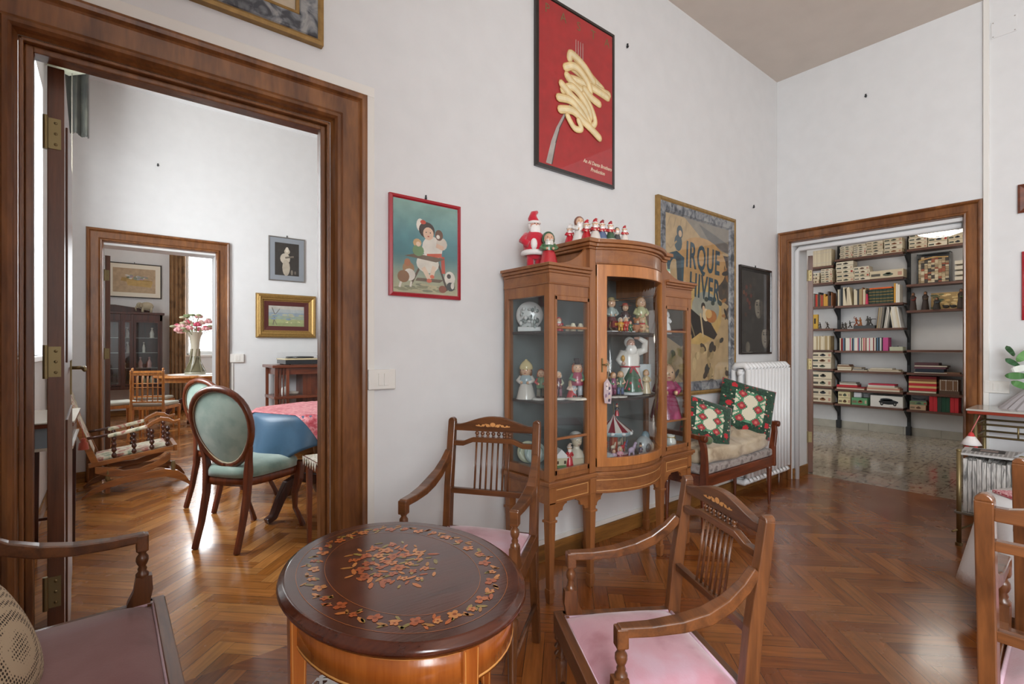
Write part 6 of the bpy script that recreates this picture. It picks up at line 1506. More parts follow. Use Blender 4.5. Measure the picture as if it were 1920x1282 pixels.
for k in range(13):
    y = .075 - k * .021; b = B(); x0, x1 = -.118, .11
    Hn = .545 if k < 12 else .53; pts = [(x0 + (x1 - x0) * i / 6, y + .006 * math.sin(i * 1.3 + k)) for i in range(7)]
    b.strip([(px_, .211 + Hn - .22 - rn2.uniform(0, .02)) for px_, _ in pts], [(px_, .211) for px_, _ in pts], 'y', y - .009, y + .009)
    o = obj('newspaper', b, NEWS, loc=(4.17, .55, 0)); tag(o, 'folded newspaper packed upright in the brass rack, edge on, %s from the doorway end' % ORD(k + 1), 'newspaper', 'newspapers packed in the rack')
b = B('b4b2b0'); b.box(-.14, .13, -.2, .11, .0, .012)
for k in range(14): b.paint(rn2.choice(['7a7876', '8c8a88', '9c9a98'])).box(-.13, -.02 if k < 5 else .12, .1 - k * .02 - .012, .1 - k * .02, .012, .0125)
b.paint('3a3836').box(-.03, .1, -.08, .07, .0126, .013); b.paint('8a7a74').box(.0, .07, -.05, .03, .0131, .0135)
tag(obj('newspaper', b, PPAPER, loc=(4.17, .545, .556), rz=.06), 'newspaper with a dark photo lying flat on top of the rack', 'newspaper')
tag(obj('newspaper', B('c4ccd2').box(-.12, .12, -.14, .13, 0, .014), PPAPER, loc=(4.2, .28, .556), rz=-.1), 'bluish-white newspaper at the right of the flat one on the rack', 'newspaper')
tag(obj('newspaper', B('b8b4b0').box(-.11, .11, -.12, .13, 0, .34), NEWS, loc=(4.2, .27, .213)), 'thick bundle of newspapers at the right end behind the armchair', 'newspaper')
# wrapped Christmas arrangement behind the console
t = thing('wrapped_arrangement', 'green-leaved arrangement in pleated clear wrapping above the console, at the right edge', 'ornament', (4.72, .25, .797))
WR = glass_mat('clear_wrap', (.86, .85, .86), 1.4, .15)
b = B('aaa4a6'); n = 60; vs = []
for r1, z1 in ((.30, 0), (.24, .07), (.14, .17), (.08, .24)):
    for k in range(n): a = 2 * PI * k / n; q = 1 + .04 * (k % 2); vs.append((r1 * .45 * q * math.cos(a), r1 * q * math.sin(a), z1))
b.add(vs, [(i * n + k, i * n + (k + 1) % n, (i + 1) * n + (k + 1) % n, (i + 1) * n + k) for i in range(3) for k in range(n)]); obj('wrapping', b, PMATT, t)
rl = random.Random(9)
for y, z, a, ln, c_ in ((.2, .16, .5, .1, '5a8a4e'), (.22, .22, 0, .11, '4f7d46'), (.2, .27, -.3, .1, 'dfe2dc'), (.24, .31, .7, .08, '3f6a44'), (.18, .36, -.9, .12, '6a9a5c'), (.25, .39, 1.1, .07, '3c5f3c'), (.12, .40, .3, .1, 'dfe4de'), (.1, .33, .9, .12, '7fa872'), (.06, .25, .2, .12, 'a8c09a'), (.0, .36, .4, .12, '5a8450'), (-.08, .3, .1, .12, '88a878')):
    b = B(c_); c0, s0 = math.cos(a), math.sin(a); m_ = 10; P_ = []
    for q in range(m_ + 1): u = q / m_; P_.append((u, .42 * math.sin(PI * u) ** .5 * .5))
    for q in range(m_):
        (u0, w0), (u1, w1) = P_[q], P_[q + 1]
        def pp(u, w_): yy, zz = (u - .5) * ln, w_ * ln; return (-.03 + .02 * math.sin(u * 6), y + yy * c0 - zz * s0, z + yy * s0 + zz * c0)
        b.add([pp(u0, w0), pp(u1, w1), pp(u1, -w1), pp(u0, -w0)], [(0, 1, 2, 3)])
    o = obj('leaf', b, PMATT, t); d = o.modifiers.new('thick', 'SOLIDIFY'); d.thickness = .012
t = thing('fruit_basket', 'wrapped bowl of peach and orange fruit under the console at the right edge', 'basket', (4.68, .2, .34))
obj('bowl', B('7a7a7c').lathe([(.08, 0), (.14, .06), (.19, .13)], 0, 0, 0, 20), PMATT, t); obj('stand', B('8a8478').lathe([(.08, -.34), (.06, -.1), (.08, 0)], 0, 0, 0, 12), PMATT, t)
for k, (y, z, c_) in enumerate(((.1, .17, 'd0905c'), (.0, .16, 'cfc4b0'), (.06, .23, 'd8a070'), (-.08, .18, '9ab8a4'), (.12, .12, '8a6a6c'))): obj('fruit', B(c_).ell(-.03, y, z, .06, .065, .055, 12, 8), PGLOSS, t)
# second table under the white cloth
t = thing('coffee_table', 'low round table hidden under the long white cloth at the right edge', 'table', (3.18, 0, 0)); obj('tabletop', B().lathe([(.41, .49), (.42, .5), (.41, .515)], 0, 0, 0, 40), MAHOG, t); obj('pedestal', B().lathe([(.25, 0), (.24, .04), (.05, .1), (.05, .4), (.12, .49)], 0, 0, 0, 16), MAHOG, t)
b = B('eef0f2'); n = 96; vs = []
for j in range(10):
    for k in range(n):
        a = 2 * PI * k / n; tt = max(0, (j - 2) / 7); r1 = (.001, .25, .425)[j] if j < 3 else .43 + .03 * tt * math.sin(a * 11) + .06 * tt; vs.append((r1 * math.cos(a), r1 * math.sin(a), .522 - .38 * tt))
b.add(vs, [(j * n + k, j * n + (k + 1) % n, (j + 1) * n + (k + 1) % n, (j + 1) * n + k) for j in range(9) for k in range(n)], True)
o = obj('tablecloth', b, PCLOTH, loc=(3.18, 0, 0)); tag(o, 'white tablecloth whose hem shows left of the nearest right-edge armchair', 'tablecloth'); d = o.modifiers.new('thick', 'SOLIDIFY'); d.thickness = .002
tag(obj('placemat', B('a83440').box(-.2, .2, -.2, .2, 0, .012), cloth_mat('red_lace', ['8a1f2c', 'b03a46', 'e0c8c4'], 90, 'noise'), loc=(3.2, .12, .526), rz=.7), 'red lace-patterned mat on the white tablecloth between the two armchairs', 'placemat')
# ---------------------------------------------------------------- figurines in and on the display cabinet
def fig(name, label, loc, h, robe='c8a', face='e0b898', top=None, hair=None, hat=None, hatc='b02c34', legs=None, arms=None, base=None, rz=0, beard=None, fat=1.0, cat='figurine', mat=None):
    """little standing figure: body, head with face, hair or hat, arms and plinth, each a part"""
    t = thing(name, label, cat, loc, rz); m = mat or PGLOSS; w_ = h * .16 * fat; z0 = 0
    if base: obj('base', B(base).lathe([(w_ * 1.5, 0), (w_ * 1.55, h * .03), (w_ * 1.3, h * .06), (0, h * .065)], 0, 0, 0, 14), m, t); z0 = h * .055
    H = h - z0; hd = z0 + H * .78
    b = B(robe)
    if legs:
        for s_ in (-1, 1): b.paint(legs).tube([(s_ * w_ * .45, 0, z0), (s_ * w_ * .4, 0, z0 + H * .36)], w_ * .34, 7); b.paint('3a2a24').ell(s_ * w_ * .48, -w_ * .15, z0 + H * .03, w_ * .36, w_ * .5, H * .035, 8, 5)
        b.paint(top or robe).lathe([(w_ * .8, z0 + H * .32), (w_ * .85, z0 + H * .4), (w_ * .7, z0 + H * .55), (w_ * .62, z0 + H * .64), (w_ * .25, z0 + H * .7)], 0, 0, 0, 12)
    else:
        b.lathe([(w_ * 1.15, z0), (w_ * 1.1, z0 + H * .06), (w_ * .85, z0 + H * .3), (w_ * .66, z0 + H * .42)], 0, 0, 0, 14, cap=False)
        b.paint(top or robe).lathe([(w_ * .66, z0 + H * .42), (w_ * .75, z0 + H * .54), (w_ * .62, z0 + H * .63), (w_ * .25, z0 + H * .7)], 0, 0, 0, 14, cap=False)
    obj('body', b, m, t)
    b = B(arms or top or robe)
    for s_ in (-1, 1): b.tube([(s_ * w_ * .6, 0, z0 + H * .62), (s_ * w_ * .95, -w_ * .2, z0 + H * .5), (s_ * w_ * .4, -w_ * .85, z0 + H * .46)], w_ * .22, 7); b.paint(face).ell(s_ * w_ * .36, -w_ * .92, z0 + H * .46, w_ * .17, None, None, 6, 5); b.paint(arms or top or robe)
    obj('arms', b, m, t)
    r_ = w_ * .62; b = B(face).ell(0, -r_ * .1, hd, r_, r_, r_ * 1.12, 12, 9).ell(0, -r_ * 1.12, hd, r_ * .16, r_ * .18, r_ * .16, 6, 4)
    b.paint('2c2420')
    for s_ in (-1, 1): b.ell(s_ * r_ * .36, -r_ * .98, hd + r_ * .2, r_ * .1, r_ * .08, r_ * .1, 6, 4)
    b.paint('a8443c').ell(0, -r_ * 1.0, hd - r_ * .42, r_ * .22, r_ * .08, r_ * .07, 6, 4)
    obj('head', b, m, t)
    if beard: obj('beard', B(beard).ell(0, -r_ * .62, hd - r_ * .9, r_ * .85, r_ * .5, r_ * 1.1, 10, 7).ell(-r_ * .4, -r_ * 1.0, hd - r_ * .32, r_ * .4, r_ * .18, r_ * .16, 6, 4).ell(r_ * .4, -r_ * 1.0, hd - r_ * .32, r_ * .4, r_ * .18, r_ * .16, 6, 4), m, t)
    if hair: obj('hair', B(hair).ell(0, r_ * .22, hd + r_ * .25, r_ * 1.12, r_ * 1.02, r_ * 1.1, 12, 8).ell(-r_ * .85, 0, hd - r_ * .3, r_ * .35, r_ * .4, r_ * .7, 8, 6).ell(r_ * .85, 0, hd - r_ * .3, r_ * .35, r_ * .4, r_ * .7, 8, 6), m, t)
    if hat == 'cone':
        obj('hat', B(hatc).tube([(0, 0, hd + r_ * .5), (0, r_ * .15, hd + r_ * 1.3), (r_ * .4, r_ * .3, hd + r_ * 1.9), (r_ * .9, r_ * .3, hd + r_ * 1.8)], [r_ * 1.0, r_ * .7, r_ * .35, r_ * .1], 10).paint('e8e4dc').tube([(r_ * 1.02 * math.cos(a), r_ * 1.02 * math.sin(a), hd + r_ * .5) for a in [2 * PI * k / 12 for k in range(13)]], r_ * .2, 6).ell(r_ * .95, r_ * .3, hd + r_ * 1.75, r_ * .25, None, None, 6, 5), m, t)
    elif hat == 'wide': obj('hat', B(hatc).lathe([(r_ * 1.9, 0), (r_ * 1.95, r_ * .08), (r_ * .9, r_ * .2), (r_ * .85, r_ * .75), (r_ * .4, r_ * .95), (0, r_ * .98)], 0, r_ * .2, hd + r_ * .55, 16), m, t)
    elif hat == 'tall': obj('hat', B(hatc).lathe([(r_ * 1.2, 0), (r_ * 1.2, r_ * .1), (r_ * .7, r_ * .12), (r_ * .75, r_ * 1.3), (0, r_ * 1.32)], 0, 0, hd + r_ * .8, 12), m, t)
    elif hat == 'knit': obj('hat', B(hatc).lathe([(r_ * 1.22, -.1 * r_), (r_ * 1.3, r_ * .2), (r_ * 1.15, r_ * .7), (r_ * .7, r_ * 1.3), (r_ * .25, r_ * 1.6), (r_ * .28, r_ * 1.75), (0, r_ * 1.8)], 0, r_ * .1, hd + r_ * .35, 14), m, t)
    elif hat == 'wreath': obj('hat', B(hatc).tube([(r_ * 1.05 * math.cos(a), r_ * 1.05 * math.sin(a), hd + r_ * .7) for a in [2 * PI * k / 12 for k in range(13)]], r_ * .25, 6), m, t)
    elif hat == 'hood': obj('hat', B(hatc).ell(0, r_ * .35, hd + r_ * .1, r_ * 1.3, r_ * 1.05, r_ * 1.45, 12, 8), m, t)
    return t
T1, T2, T3 = 1.2865, .9415, .606
LK = -.55
# on the cabinet
P_ = thing('santa_doll', 'tall plush Santa doll in bright red standing on the left end of the display cabinet', 'doll', (1.685, 1.90, 1.6), -.35)
PL = painted('plush', .95, sheen=.5, bump=.5)
obj('body', B('c81e34').lathe([(.028, .05), (.05, .08), (.058, .12), (.05, .17), (.02, .2)], 0, 0, 0, 14).tube([(-.022, 0, 0), (-.022, 0, .07)], .019, 8).tube([(.022, 0, 0), (.022, 0, .07)], .019, 8), PL, P_)
obj('coat_trim', B('efeae6').tube([(.057 * math.cos(a), .057 * math.sin(a), .08) for a in [2 * PI * k / 14 for k in range(15)]], .014, 7).ell(-.02, -.045, .12, .018, .02, .03, 8, 6), PL, P_)
obj('arm', B('c81e34').tube([(-.04, 0, .175), (-.07, -.01, .14), (-.05, -.04, .12)], .017, 8), PL, P_); obj('arm', B('c81e34').tube([(.04, 0, .175), (.065, -.01, .145), (.045, -.04, .13)], .017, 8), PL, P_)
obj('head', B('dca088').ell(0, -.005, .222, .024, .024, .027, 12, 9).ell(0, -.03, .222, .005, .006, .005, 6, 4).paint('241c1a').ell(-.008, -.027, .229, .003, .002, .003, 6, 4).ell(.008, -.027, .229, .003, .002, .003, 6, 4), PL, P_)
obj('beard', B('f0ece8').ell(0, -.018, .195, .03, .02, .035, 10, 8).ell(0, .008, .225, .032, .022, .032, 10, 8), PL, P_)
obj('hat', B('c81e34').tube([(0, 0, .235), (-.008, .005, .262), (-.002, .008, .285), (.02, .008, .297)], [.027, .024, .017, .008], 10).paint('efeae6').tube([(.027 * math.cos(a), .027 * math.sin(a), .237) for a in [2 * PI * k / 12 for k in range(13)]], .008, 6), PL, P_)
fig('santa_figurine', 'green-hooded Santa figurine with red skirt in front of the plush Santa', (1.69, 1.80, 1.6), .175, robe='b83038', face='d8a88c', top='4a7050', hat='hood', hatc='335c40', arms='5a7a54', base='e0dcd4', rz=LK, beard='d8d4cc', fat=1.5)
TR = [('red engine-like Santa sleigh piece, leftmost on top of the cabinet', (1.9, 1.87), .10, 'c41e30', 'c82438', 'cone', 'efeae6'), ('white reindeer and Santa piece, tallest of the row on the cabinet top', (1.90, 1.80), .135, 'e4e0da', 'e8e4de', 'hood', '8a5a4a'),
      ('red-coated Santa figurine third along the cabinet top', (1.90, 1.75), .10, 'b8242e', 'b8242e', 'cone', 'c41e30'), ('red and white Santa figurine fourth along the cabinet top', (1.915, 1.705), .10, 'd8d0c8', 'b02830', 'cone', 'b8242e'),
      ('blue-coated little figurine near the middle of the cabinet top', (1.95, 1.69), .095, '5a6a88', 'b83038', 'cone', '9a2c38'), ('green and red figurine right of the blue-coated one', (1.985, 1.665), .09, '3f5a44', 'b83038', 'cone', 'a82834'), ('dark round little figurine second from the right of the top row', (2.02, 1.65), .07, '4a4a4c', 'c8c0b8', 'hood', '3a4a3c'), ('white and red figurine at the right end of the top row', (2.06, 1.635), .075, 'dcd4cc', 'b83038', 'cone', 'b82c34')]
for lb, x, h, c1, c2, ht, hc in TR: fig('santa_figurine', lb, (x[0] + .01, x[1], 1.75), h, robe=c1, top=c2, hat=ht, hatc=hc, base='b02c34' if h < .09 else 'd8d4cc', rz=LK, beard='efeae6', fat=1.6)
t = thing('mug', 'white mug with green rim and red bottom on the right end of the display cabinet', 'mug', (2.66, 1.80, 1.6)); obj('body', B('b8323a').lathe([(.028, 0), (.038, .01), (.04, .035)], 0, 0, 0, 18, cap=False).paint('dfe0dc').lathe([(.04, .035), (.038, .07)], 0, 0, 0, 18, cap=False).paint('8ab08e').lathe([(.038, .07), (.039, .082), (.035, .082), (.034, .03), (0, .02)], 0, 0, 0, 18, cap=False), PGLOSS, t); obj('handle', B('d0dcd0').tube([(-.036, 0, .065), (-.06, 0, .06), (-.062, 0, .035), (-.038, 0, .025)], .006, 7), PGLOSS, t)
# left bay, upper shelf
t = thing('relief_plaque', 'large white relief ornament of a snowy village on the upper left cabinet shelf', 'ornament', (1.70, 1.955, T1), -.75)
obj('body', B('dcdedc').ell(0, 0, .085, .072, .022, .072, 18, 12).box(-.06, .06, -.035, .03, 0, .025), PGLOSS, t, bevel=.004)
b = B('b8bebc'); rq = random.Random(2)
for k in range(34): b.paint(rq.choice(['9aa4a0', 'c8ccca', '7f8a88', 'e4e6e4'])).ell(rq.uniform(-.05, .05), -.03 + rq.uniform(-.004, .004), rq.uniform(.02, .12), rq.uniform(.004, .012), .005, rq.uniform(.005, .015), 6, 4)
obj('relief', b, PGLOSS, t)
fig('santa_figurine', 'little red sack-shaped Santa figurine on the upper left cabinet shelf', (1.80, 1.84, T1), .07, robe='b8303a', top='c03a44', hat='hood', hatc='b8303a', beard='e8e4dc', rz=LK, fat=1.9)
for k, (x, w_) in enumerate(((1.835, .014), (1.85, .012))): tag(obj('miniature_book', B(('e0d4b8', 'c8b48c')[k]).box(-w_ / 2, w_ / 2, -.02, .02, 0, .033), PPAPER, loc=(x, 1.80, T1)), 'cream miniature book, %s of two by the red sack Santa' % ('left', 'right')[k], 'ornament')
for k, x in enumerate((1.87, 1.815)): tag(obj('jar', B('d8cfb4').lathe([(.014, 0), (.016, .005), (.015, .028), (.01, .034), (.012, .038), (0, .042)], 0, 0, 0, 12), PGLOSS, loc=(x, 1.755, T1)), 'tiny cream lidded jar on the upper left shelf, %s one' % ('left', 'right')[k], 'jar')
# left bay, middle shelf
fig('child_figurine', 'child bust figurine with yellow knitted hat and blue scarf, leftmost in the cabinet', (1.668, 1.945, T2), .185, robe='d8d4cc', top='a8bac0', hat='knit', hatc='d8c898', hair='8a6040', rz=-.9, fat=1.5, arms='dcd8d0')
fig('child_figurine', 'red-haired child figurine in a green coat on the middle left shelf', (1.695, 1.86, T2), .165, robe='8a8474', top='6a8a68', hair='a85a38', base='dcdcd8', rz=-.8, fat=1.15, legs='7a7464', arms='c85a5c')
fig('child_figurine', 'white-haired figurine in a plum jacket on the middle left shelf', (1.777, 1.82, T2), .155, robe='6a3a48', top='5a2f3c', hair='c8c4bc', base='e0deda', rz=LK, legs='8a5a6a', arms='b8c0a8')
fig('santa_figurine', 'short red and white figurine between the plum jacket and tall hat ones', (1.833, 1.78, T2), .10, robe='b83038', top='d8c0b0', hair='b8a080', base='d0d0d4', rz=LK, fat=1.6)
fig('clown_figurine', 'clown figurine with tall dark hat and orange hair on the middle left shelf', (1.85, 1.76, T2), .20, robe='5a6a8a', top='a0405c', hair='c86a3c', hat='tall', hatc='3a3438', legs='b8c0c8', base='dcd4c4', rz=LK, arms='5a8a6c', fat=1.2)
# left bay, floor
for k, (y, c_) in enumerate(((1.97, 'dfe4c8'), (1.93, 'c8dcd8'))):
    t = thing('plate', 'decorated pale plate standing on the cabinet floor at left, %s of two' % ('back', 'front')[k], 'plate', (1.70 + k * .015, y, T3), -.6)
    o = obj('plate_body', B(c_).lathe([(.0, .0), (.035, .001), (.055, .008), (.056, .011), (.035, .005), (0, .004)], 0, 0, 0, 24), PGLOSS, t); o.rotation_euler = (PI / 2 - .15, 0, 0); o.location = (0, 0, .056)
    g = B('8ab0a0').tube([(.042 * math.cos(a), -.006, .056 + .042 * math.sin(a)) for a in [2 * PI * q / 16 for q in range(17)]], .0022, 5); obj('painted_ring', g, PGLOSS, t)
t = thing('miniature_house', 'little snowy-roofed house on the cabinet floor, left bay', 'ornament', (1.765, 1.80, T3), -.4)
obj('walls', B('cfc6a8').box(-.035, .035, -.025, .025, 0, .05).paint('6a8a5a').box(-.036, .036, -.027, -.024, 0, .012), PGLOSS, t); obj('roof', B('dfe0e0').prism([(-.042, .048), (.042, .048), (0, .092)], 'y', -.03, .03), PGLOSS, t)
b = B('5a4a3a')
for x in (-.02, .02): b.box(x - .006, x + .006, -.0265, -.025, .018, .034)
obj('windows', b, PGLOSS, t)
fig('santa_figurine', 'slim red Santa figurine on a red ball, cabinet floor left bay', (1.80, 1.765, T3), .12, robe='c02c38', top='b83038', hat='cone', hatc='c8b0a0', beard='ece8e2', rz=LK, fat=1.0)
t = thing('bust', 'cream bust of a child with a ruffled cap on the cabinet floor', 'bust', (1.855, 1.77, T3), -.3); obj('shoulders', B('c8bca4').box(-.04, .04, -.03, .03, 0, .045).paint('cfc8b8').lathe([(.045, .045), (.035, .07), (.018, .085), (.016, .1)], 0, 0, 0, 16), PGLOSS, t, bevel=.004)
obj('head', B('d8ccb4').ell(0, -.004, .125, .027, .028, .033, 14, 10).ell(.0, -.034, .122, .005, .006, .006, 6, 4).paint('6a5a4c').ell(-.01, -.028, .13, .004, .003, .002, 6, 4).ell(.01, -.028, .13, .004, .003, .002, 6, 4).paint('b88078').ell(0, -.03, .108, .008, .003, .002, 6, 4), PGLOSS, t); obj('cap', B('d0d0cc').ell(0, .006, .145, .036, .036, .028, 14, 8), PGLOSS, t)
fig('doll', 'tiny pale-headed doll on the thin glass shelf of the left bay', (1.735, 1.80, .773), .07, robe='4a4e54', top='5a5e64', hair='d8d4cc', rz=LK)
# centre, upper shelf
fig('doll', 'doll with a wide straw hat at the left of the top centre shelf', (2.14, 1.78, T1), .205, robe='5a2428', top='a8b4b0', hat='wide', hatc='b8a878', hair='4a3a2c', rz=LK, fat=1.1, cat='doll')
fig('doll', 'doll with a wide red hat in the middle of the top centre shelf', (2.285, 1.80, T1), .185, robe='9aa8a0', top='5a4a4c', hat='wide', hatc='b85448', hair='3a2c28', rz=LK, cat='doll')
fig('doll', 'yellow-dressed doll with curly orange hair on the top centre shelf', (2.375, 1.76, T1), .225, robe='b8b888', top='c8c89a', hair='9a6a38', rz=LK, fat=1.2, cat='doll')
t = thing('toy_sleigh', 'dark red toy sleigh with curled gold runner on the top centre shelf', 'toy', (2.09, 1.70, T1 + .002), -.1)
obj('tub', B('7a2228').box(-.055, .06, -.025, .025, .02, .055).paint('c8963f').box(-.04, .05, -.026, -.024, .03, .045), PGLOSS, t, bevel=.004)
b = B('b89a58')
for y in (-.022, .022): b.tube([(.07, y, .004), (-.05, y, .004), (-.075, y, .02), (-.07, y, .05), (-.058, y, .05)], .003, 6)
obj('runners', b, BRASS, t); obj('snow_base', B('d8dade').box(-.07, .1, -.035, .035, -.002, .003), PGLOSS, t)
for lb, x, y, h, c1, c2, hc in (('elf figurine in orange and yellow beside the toy sleigh', 2.07, 1.66, .075, 'c8742c', 'd8a03c', 'e8e0d4'), ('elf figurine in red with white hair beside the sleigh', 2.10, 1.65, .08, 'b8303a', 'c8483c', 'e4e0d8'), ('green-clad elf figurine at the right of the sleigh', 2.15, 1.66, .06, '3a6a4a', '4a7a54', 'b8303a')): fig('elf_figurine', lb, (x, y, T1 + .001), h, robe=c1, top=c2, hat='hood', hatc=hc, rz=LK, fat=1.4, legs=c2)
def bear(lb, loc, h, c1, c2, rz=LK):
    t = thing('teddy_bear', lb, 'toy', loc, rz); s_ = h / .09
    obj('body', B(c1).ell(0, 0, .03 * s_, .024 * s_, .02 * s_, .03 * s_, 10, 8).tube([(-.015 * s_, 0, .012 * s_), (-.02 * s_, -.035 * s_, .01 * s_)], .009 * s_, 7).tube([(.015 * s_, 0, .012 * s_), (.02 * s_, -.035 * s_, .01 * s_)], .009 * s_, 7).tube([(-.02 * s_, 0, .045 * s_), (-.032 * s_, -.015 * s_, .03 * s_)], .007 * s_, 7).tube([(.02 * s_, 0, .045 * s_), (.032 * s_, -.015 * s_, .03 * s_)], .007 * s_, 7), PMATT, t)
    obj('head', B(c1).ell(0, -.004 * s_, .068 * s_, .02 * s_, None, None, 10, 8).ell(-.015 * s_, 0, .085 * s_, .008 * s_, None, None, 6, 5).ell(.015 * s_, 0, .085 * s_, .008 * s_, None, None, 6, 5).paint('e0ccb0').ell(0, -.02 * s_, .063 * s_, .009 * s_, None, None, 6, 5), PMATT, t); obj('scarf', B(c2).tube([(.014 * s_ * math.cos(a), .014 * s_ * math.sin(a) - .002, .052 * s_) for a in [2 * PI * k / 10 for k in range(11)]], .005 * s_, 6), PMATT, t)
bear('small brown teddy bear with blue-grey cap on the top centre shelf', (2.255, 1.70, T1 + .001), .08, 'b87a54', '5a6478'); bear('cream and orange teddy bear at the right of the top centre shelf', (2.345, 1.73, T1 + .001), .09, 'd8b48c', 'c8303a')
# centre, middle shelf
t = thing('santa_figurine', 'big white porcelain Santa shading his eyes with one hand, centre of the cabinet', 'figurine', (2.29, 1.77, T2 + .001), LK, None, .94)
obj('base', B('d4d8d8').lathe([(.075, 0), (.08, .01), (.06, .02), (0, .022)], 0, 0, 0, 20), PGLOSS, t)
b = B('e0dcd4').lathe([(.085, .03), (.07, .09), (.055, .16), (.06, .22), (.05, .255), (.02, .27)], 0, 0, 0, 20, 1, .75); b.paint('2f5a40').lathe([(.06, .02), (.05, .1), (.02, .16)], 0, -.03, 0, 14)
b.paint('b8303c')
for x, z in ((-.02, .07), (.02, .05), (.0, .1), (-.03, .035), (.03, .085)): b.ell(x, -.075 + abs(z - .05) * .15, z, .012, .008, .012, 7, 5)
obj('robe', b, PGLOSS, t)
g = B('b8283a'); g.tube([(.058 * math.cos(a), .045 * math.sin(a), .165) for a in [2 * PI * k / 16 for k in range(17)]], .005, 6).tube([(0, -.05, .165), (-.02, -.065, .13)], .004, 5).tube([(0, -.05, .165), (.025, -.065, .125)], .004, 5)
for x in (-1, 1): g.tube([(x * .01, -.05, .16), (x * .035, -.062, .09), (x * .055, -.062, .035)], .003, 5)
obj('red_trim', g, PGLOSS, t)
obj('head', B('dcb09c').ell(0, -.01, .30, .026, .028, .03, 12, 9).ell(0, -.04, .297, .005, .006, .006, 6, 4).paint('4a3a34').ell(-.01, -.035, .307, .003, .003, .002, 6, 4).ell(.01, -.035, .307, .003, .003, .002, 6, 4), PGLOSS, t)
obj('beard', B('ebe8e2').ell(0, -.022, .262, .036, .026, .04, 12, 9).ell(0, .008, .31, .034, .026, .034, 12, 8).ell(0, -.03, .282, .02, .012, .008, 8, 5), PGLOSS, t)
obj('raised_arm', B('e2dfd8').tube([(.045, 0, .25), (.09, .0, .265), (.085, -.02, .315), (.04, -.035, .335)], [.024, .024, .019, .012], 10).paint('dcb09c').tube([(.04, -.035, .335), (.01, -.045, .335)], [.01, .006], 7), PGLOSS, t)
obj('lowered_arm', B('e2dfd8').tube([(-.045, 0, .25), (-.075, -.02, .2), (-.065, -.05, .185)], [.024, .022, .016], 10).paint('c89a4a').ell(-.065, -.06, .215, .012, None, .02, 8, 6).paint('dcb09c').ell(-.062, -.06, .185, .012, None, None, 8, 6), PGLOSS, t)
fig('child_figurine', 'boy figurine in plum scarf hugging his friend, left of the big Santa', (2.06, 1.70, T2 + .001), .145, robe='8a4468', top='8a4468', hair='a8743c', legs='7a3a5a', rz=-.2, base='c8c4bc', arms='4a7a5a')
fig('child_figurine', 'boy figurine in blue dungarees, nearer the big Santa', (2.10, 1.685, T2 + .001), .15, robe='5a6c8c', top='5a7a64', hair='b89a64', legs='54688c', rz=-.8, base='c8c4bc', arms='d8b49a')
fig('santa_figurine', 'dark-robed grey-bearded figure at the left of the middle centre shelf', (2.12, 1.81, T2 + .001), .215, robe='3a2c34', top='2f2a30', hair='c8c4bc', beard='d0ccc4', rz=LK, arms='d8d4cc', fat=1.2)
fig('child_figurine', 'small red-coated child figurine at the left front of the middle shelf', (2.0, 1.70, T2 + .001), .085, robe='b82c34', top='b82c34', hat='hood', hatc='b83038', rz=LK, fat=1.6)
tag(obj('box', B('c8d0d2').box(-.035, .035, -.01, .03, 0, .165), PPAPER, loc=(2.44, 1.78, T2 + .001), rz=-.5), 'plain pale grey box standing behind the big white Santa', 'box')
fig('angel_figurine', 'small cream angel figurine between the big Santa and the grey box', (2.40, 1.74, T2 + .001), .15, robe='d0c0a0', top='c8b48c', hair='c89a54', rz=LK)
# centre, floor: carousel and small things
t = thing('toy_carousel', 'toy carousel with striped red and white roof on the cabinet floor', 'toy', (2.135, 1.76, T3))
obj('platform', B('8a3444').lathe([(.085, 0), (.085, .02), (.075, .03)], 0, 0, 0, 24).paint('b8a0a4').lathe([(.08, .03), (.08, .035), (0, .036)], 0, 0, 0, 24), PGLOSS, t)
obj('column', B('b0503c').lathe([(.024, .035), (.022, .13)], 0, 0, 0, 10), PGLOSS, t)
b = B(); n = 16
for k in range(n):
    a0_, a1_ = 2 * PI * k / n, 2 * PI * (k + 1) / n; b.paint('8a2c3c' if k % 2 else 'e0dad4')
    pr = [(.098, .15), (.06, .178), (.02, .21), (.002, .235)]
    for (r0, z0_), (r1, z1_) in zip(pr, pr[1:]): b.add([(r0 * math.cos(a0_), r0 * math.sin(a0_), z0_), (r0 * math.cos(a1_), r0 * math.sin(a1_), z0_), (r1 * math.cos(a1_), r1 * math.sin(a1_), z1_), (r1 * math.cos(a0_), r1 * math.sin(a0_), z1_)], [(0, 1, 2, 3)])
b.paint('9ab8c0').lathe([(.098, .15), (.1, .14), (.09, .128)], 0, 0, 0, 32, cap=False); b.paint('e4e6e6')
for k in range(10): a = 2 * PI * k / 10; b.ell(.096 * math.cos(a), .096 * math.sin(a), .142, .013, .013, .01, 7, 5)
obj('roof', b, PGLOSS, t); obj('finial', B().tube([(0, 0, .235), (0, 0, .30)], .002, 6), BRASS, t)
for k in range(7):
    a = 2 * PI * k / 7 + .2; x, y = .062 * math.cos(a), .062 * math.sin(a); c_ = ('d8c8b0', 'b83a44', '5a6a8c', 'd8a0a8')[k % 4]
    obj('horse', B('b8a888').tube([(x, y, .035), (x, y, .15)], .0015, 5).paint(c_).ell(x, y, .07, .018, .009, .011, 8, 6).tube([(x + .012, y, .075), (x + .02, y, .095)], [.006, .004], 6).tube([(x - .01, y, .066), (x - .012, y, .045)], .003, 5).tube([(x + .01, y, .066), (x + .012, y, .045)], .003, 5), PGLOSS, t)
fig('santa_figurine', 'tiny flying Santa figurine hanging above the carousel roof', (2.20, 1.79, T3 + .22), .07, robe='b8303a', top='4a4a54', hat='cone', rz=LK)
